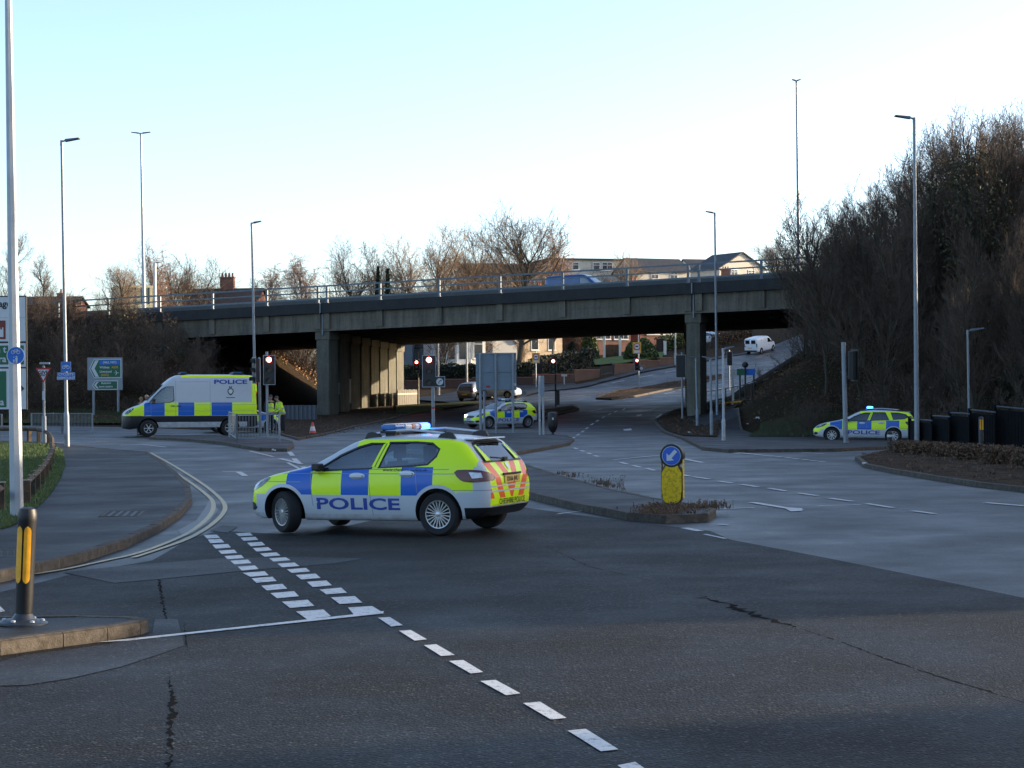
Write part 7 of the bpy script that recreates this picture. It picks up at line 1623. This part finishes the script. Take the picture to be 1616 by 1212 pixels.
# ------------------------------------------------------------------ people
M_skin = mat('skin', (.36, .19, .13), .6, var=.1)
M_hair = mat('hair_grey_brown', (.055, .045, .04), .8, var=.2); M_hairf = mat('hair_fair', (.26, .17, .08), .8, var=.2)
M_hivis = mat('hi_vis_yellow', (.55, .78, .03), .7, var=.15, scale=9, bump=.4, bscale=14)
M_reflect = mat('reflective_tape', (.40, .42, .43), .4, var=.1)
M_cloth = mat('dark_uniform', (.012, .013, .018), .85, var=.3, scale=9, bump=.4, bscale=14)
M_boot = mat('boot_black', (.01, .01, .01), .5, var=.2)
def skinmesh(verts, edges, radii, name, m, parent, sub=2, root=0):
    me = bpy.data.meshes.new(name); me.from_pydata([Vector(v) for v in verts], edges, []); ob = bpy.data.objects.new(name, me); COL.objects.link(ob)
    ob.modifiers.new('s', 'SKIN')
    for i, r in enumerate(radii): me.skin_vertices[0].data[i].radius = r if isinstance(r, tuple) else (r, r)
    me.skin_vertices[0].data[root].use_root = True
    s = ob.modifiers.new('u', 'SUBSURF'); s.levels = sub; s.render_levels = sub
    bpy.context.view_layer.update(); nme = bpy.data.meshes.new_from_object(ob.evaluated_get(bpy.context.evaluated_depsgraph_get())); bpy.data.objects.remove(ob)
    nme.polygons.foreach_set('use_smooth', [True] * len(nme.polygons)); nme.materials.clear(); nme.materials.append(m); nme.name = name
    return mkobj(name, nme, parent)
def person(label, p, rz, hair=M_hair, lean=.0, head=(0, .0), armL=None, armR=None, top=M_hivis, vest=False, height=1.76, stance=.11, step=.0, cap=False, group=None, seated=False):
    """faces local -Y; lean bends the upper body towards -Y"""
    t = thing('person', label, 'person', p, rz, group); k = height / 1.76; t.scale = (k, k, k)
    L = lambda x, y, z: (x, y - lean * max(0, z - .95), z - .5 * lean * lean * max(0, z - .95))
    sL, sR = L(.20, .0, 1.44), L(-.20, .0, 1.44)
    armL = armL or (L(.27, .03, 1.16), L(.25, -.10, .93)); armR = armR or (L(-.27, .03, 1.16), L(-.25, -.10, .93))
    nk = L(0, .0, 1.52); hd = (nk[0], nk[1] - .03 + head[1], nk[2])
    # one continuous body: legs, trunk, arms, hands, neck and head
    V = [L(0, 0, .97), L(0, 0, 1.13), L(0, .0, 1.32), L(0, 0, 1.44), nk, (hd[0], hd[1], hd[2] + .06), (hd[0], hd[1] - .015 + head[1] * .3, hd[2] + .15), (hd[0], hd[1] + .0 + head[1] * .4, hd[2] + .215)]
    Rr = [(.16, .11), (.145, .10), (.165, .115), (.13, .085), .055, .065, .082, .06]
    E = [(0, 1), (1, 2), (2, 3), (3, 4), (4, 5), (5, 6), (6, 7)]
    for s, stp in ((1, step), (-1, -step)):
        b = len(V); V += [(s * .10, -.04, .92), (s * .12, -.42, .97), (s * .12, -.46, .58), (s * .12, -.58, .53)] if seated else [(s * .095, 0, .90), (s * stance, -stp * .5, .50), (s * stance, -stp + .02, .09), (s * stance * 1.1, -stp - .10, .035)]; Rr += [.095, .062, .045, .036]; E += [(0, b), (b, b + 1), (b + 1, b + 2), (b + 2, b + 3)]
    hands = []
    for s, sh, (el, wr) in ((1, sL, armL), (-1, sR, armR)):
        b = len(V); d = (Vector(wr) - Vector(el)).normalized(); palm = Vector(wr) + d * .06; V += [sh, el, wr, tuple(palm)]; Rr += [.062, .045, .032, (.036, .022)]; E += [(3, b), (b, b + 1), (b + 1, b + 2), (b + 2, b + 3)]
        sd = d.cross(Vector((0, 0, 1))); sd = sd.normalized() if sd.length > .05 else Vector((1, 0, 0)); up_ = sd.cross(d).normalized()
        for j, (o_, ln) in enumerate(((-.024, .062), (-.008, .074), (.008, .070), (.024, .054))):
            c = len(V); q = palm + d * .022 + sd * o_; V += [tuple(q), tuple(q + d * ln * .55 - up_ * .006), tuple(q + d * ln - up_ * .026)]; Rr += [.010, .009, .008]; E += [(b + 3, c), (c, c + 1), (c + 1, c + 2)]
        c = len(V); q = palm - d * .015 + sd * -.032; V += [tuple(q), tuple(q + d * .035 + sd * -.022), tuple(q + d * .062 + sd * -.022 - up_ * .012)]; Rr += [.012, .010, .009]; E += [(b + 3, c), (c, c + 1), (c + 1, c + 2)]
    skinmesh(V, E, Rr, 'body', M_skin, t, 2)
    # face
    hx, hy, hz = V[6]; b = MB(); 
    for s in (1, -1): b = MB(); b.lathe([(.001, -.004), (.012, 0), (.001, .006)], 8, (s * .03 + hx, hy - .080, hz + .015), 'Y'); b.build('eye', M_cloth, t)
    b = MB(); b.add([(hx - .014, hy - .078, hz - .02), (hx + .014, hy - .078, hz - .02), (hx, hy - .108, hz - .018), (hx, hy - .080, hz + .025)], [(0, 2, 1), (0, 3, 2), (1, 2, 3), (0, 1, 3)]); b.build('nose', M_skin, t, True)
    b = MB(); b.box((hx, hy - .078, hz - .045), (.045, .012, .010)); b.build('mouth', mat('lips', (.22, .08, .07), .6), t)
    for s in (1, -1): b = MB(); b.lathe([(.002, -.008), (.022, 0), (.016, .012), (.002, .014)], 10, (s * .082 + hx, hy + .01, hz), 'X'); b.build('ear', M_skin, t, True)
    b = MB(); vs = []; n = 16
    for i in range(7):
        a = i / 6 * PI * .56
        for j in range(n): u = 2 * PI * j / n; fr = 1.0 if math.sin(u) > -.35 or i < 3 else .80; vs.append((hx + .094 * math.sin(a) * math.cos(u), hy + .012 + .105 * fr * math.sin(a) * math.sin(u), hz + .03 + .098 * math.cos(a) * (1.0 if fr == 1 else 1.0)))
    b.add(vs, [(i * n + j, i * n + (j + 1) % n, (i + 1) * n + (j + 1) % n, (i + 1) * n + j) for i in range(6) for j in range(n)]); b.build('hair' if not cap else 'cap', M_cloth if cap else hair, t, True, 80)
    # clothes: jacket trunk with sleeves, trousers, boots
    V = [L(0, 0, .80), L(0, 0, 1.0), L(0, 0, 1.16), L(0, 0, 1.33), L(0, 0, 1.45), L(0, .0, 1.49)]; Rr = [(.185, .145), (.19, .15), (.185, .14), (.20, .145), (.15, .11), (.07, .07)]; E = [(i, i + 1) for i in range(5)]
    sleeves = top
    if not vest:
        for sh, (el, wr) in ((sL, armL), (sR, armR)): b = len(V); V += [sh, el, tuple(Vector(el).lerp(Vector(wr), .92))]; Rr += [.085, .068, .052]; E += [(4, b), (b, b + 1), (b + 1, b + 2)]
        skinmesh(V, E, Rr, 'jacket', top, t, 2)
    else:
        skinmesh([L(0, 0, .95)] + V[1:], E, Rr, 'vest', top, t, 2)
        V2 = [L(0, 0, 1.40)]; R2 = [(.12, .08)]; E2 = []
        for sh, (el, wr) in ((sL, armL), (sR, armR)): b = len(V2); V2 += [sh, el, tuple(Vector(el).lerp(Vector(wr), .92))]; R2 += [.08, .06, .046]; E2 += [(0, b), (b, b + 1), (b + 1, b + 2)]
        skinmesh(V2, E2, R2, 'sleeves', M_cloth, t, 2)
    for z in (.98, 1.20):
        m = MB(); n = 24; q = []; c = L(0, 0, z)
        for zz in (-.028, .028):
            for j in range(n): u = 2 * PI * j / n; q.append((c[0] + .200 * math.cos(u), c[1] + .160 * math.sin(u), c[2] + zz))
        m.add(q, [(j, (j + 1) % n, n + (j + 1) % n, n + j) for j in range(n)]); m.build('reflective_band', M_reflect, t, True, 80)
    V = [(0, 0, .95), (0, 0, .88)]; Rr = [(.165, .125), (.17, .13)]; E = [(0, 1)]
    for s, stp in ((1, step), (-1, -step)): b = len(V); V += [(s * .10, -.10, .92), (s * .12, -.42, .97), (s * .12, -.46, .62)] if seated else [(s * .10, -stp * .1, .80), (s * stance, -stp * .5, .50), (s * stance, -stp + .02, .12)]; Rr += [.105, .085, .07]; E += [(1, b), (b, b + 1), (b + 1, b + 2)]
    skinmesh(V, E, Rr, 'trousers', M_cloth, t, 2)
    for s, stp in ((1, step), (-1, -step)):
        x = s * stance; m = MB(); dy, dz = (-.48, .49) if seated else (-stp, 0); m.box((x, dy - .04, dz + .035), (.10, .27, .07)); m.box((x, dy + .03, dz + .10), (.095, .12, .12)); m.build('boot', M_boot, t, bevel=.03)
    return t
p = at_depth(446, 692, 89.5); p.z = H1(p.x, p.y); person('person in a full hi vis jacket bending forward beside the signal, hands low', p, rad(-62), M_hair, .34, (0, -.05), armL=((.27, -.20, 1.12), (.14, -.42, .98)), armR=((-.27, -.20, 1.12), (-.14, -.42, .98)), height=1.78)
p = at_depth(426.5, 690, 91); p.z = H1(p.x, p.y); person('person in a hi vis vest over dark uniform, standing behind the signal pole', p, rad(35), M_hair, .05, vest=True, height=1.80, armL=((.28, .02, 1.14), (.20, -.18, 1.0)))
p = at_depth(222, 690, 87.5); p.z = H1(p.x, p.y); person('fair haired person in hi vis seen over the van bonnet, left of the two', p, rad(40), M_hairf, .08, vest=True, height=1.72)
p = at_depth(233, 690, 87.5); p.z = H1(p.x, p.y); person('bald person in dark clothes seen over the van bonnet, right of the two', p, rad(-20), M_skin, .05, top=M_cloth, vest=True, height=1.82)

q = van.matrix_basis @ Vector((.93, .36, 0)); person('person in hi vis seated inside the police van, seen through its side window', q, van.rotation_euler.z + PI / 2, M_hair, .0, seated=True, height=1.74, armL=((.26, -.10, 1.18), (.18, -.36, 1.14)), armR=((-.26, -.10, 1.18), (-.18, -.36, 1.14)))
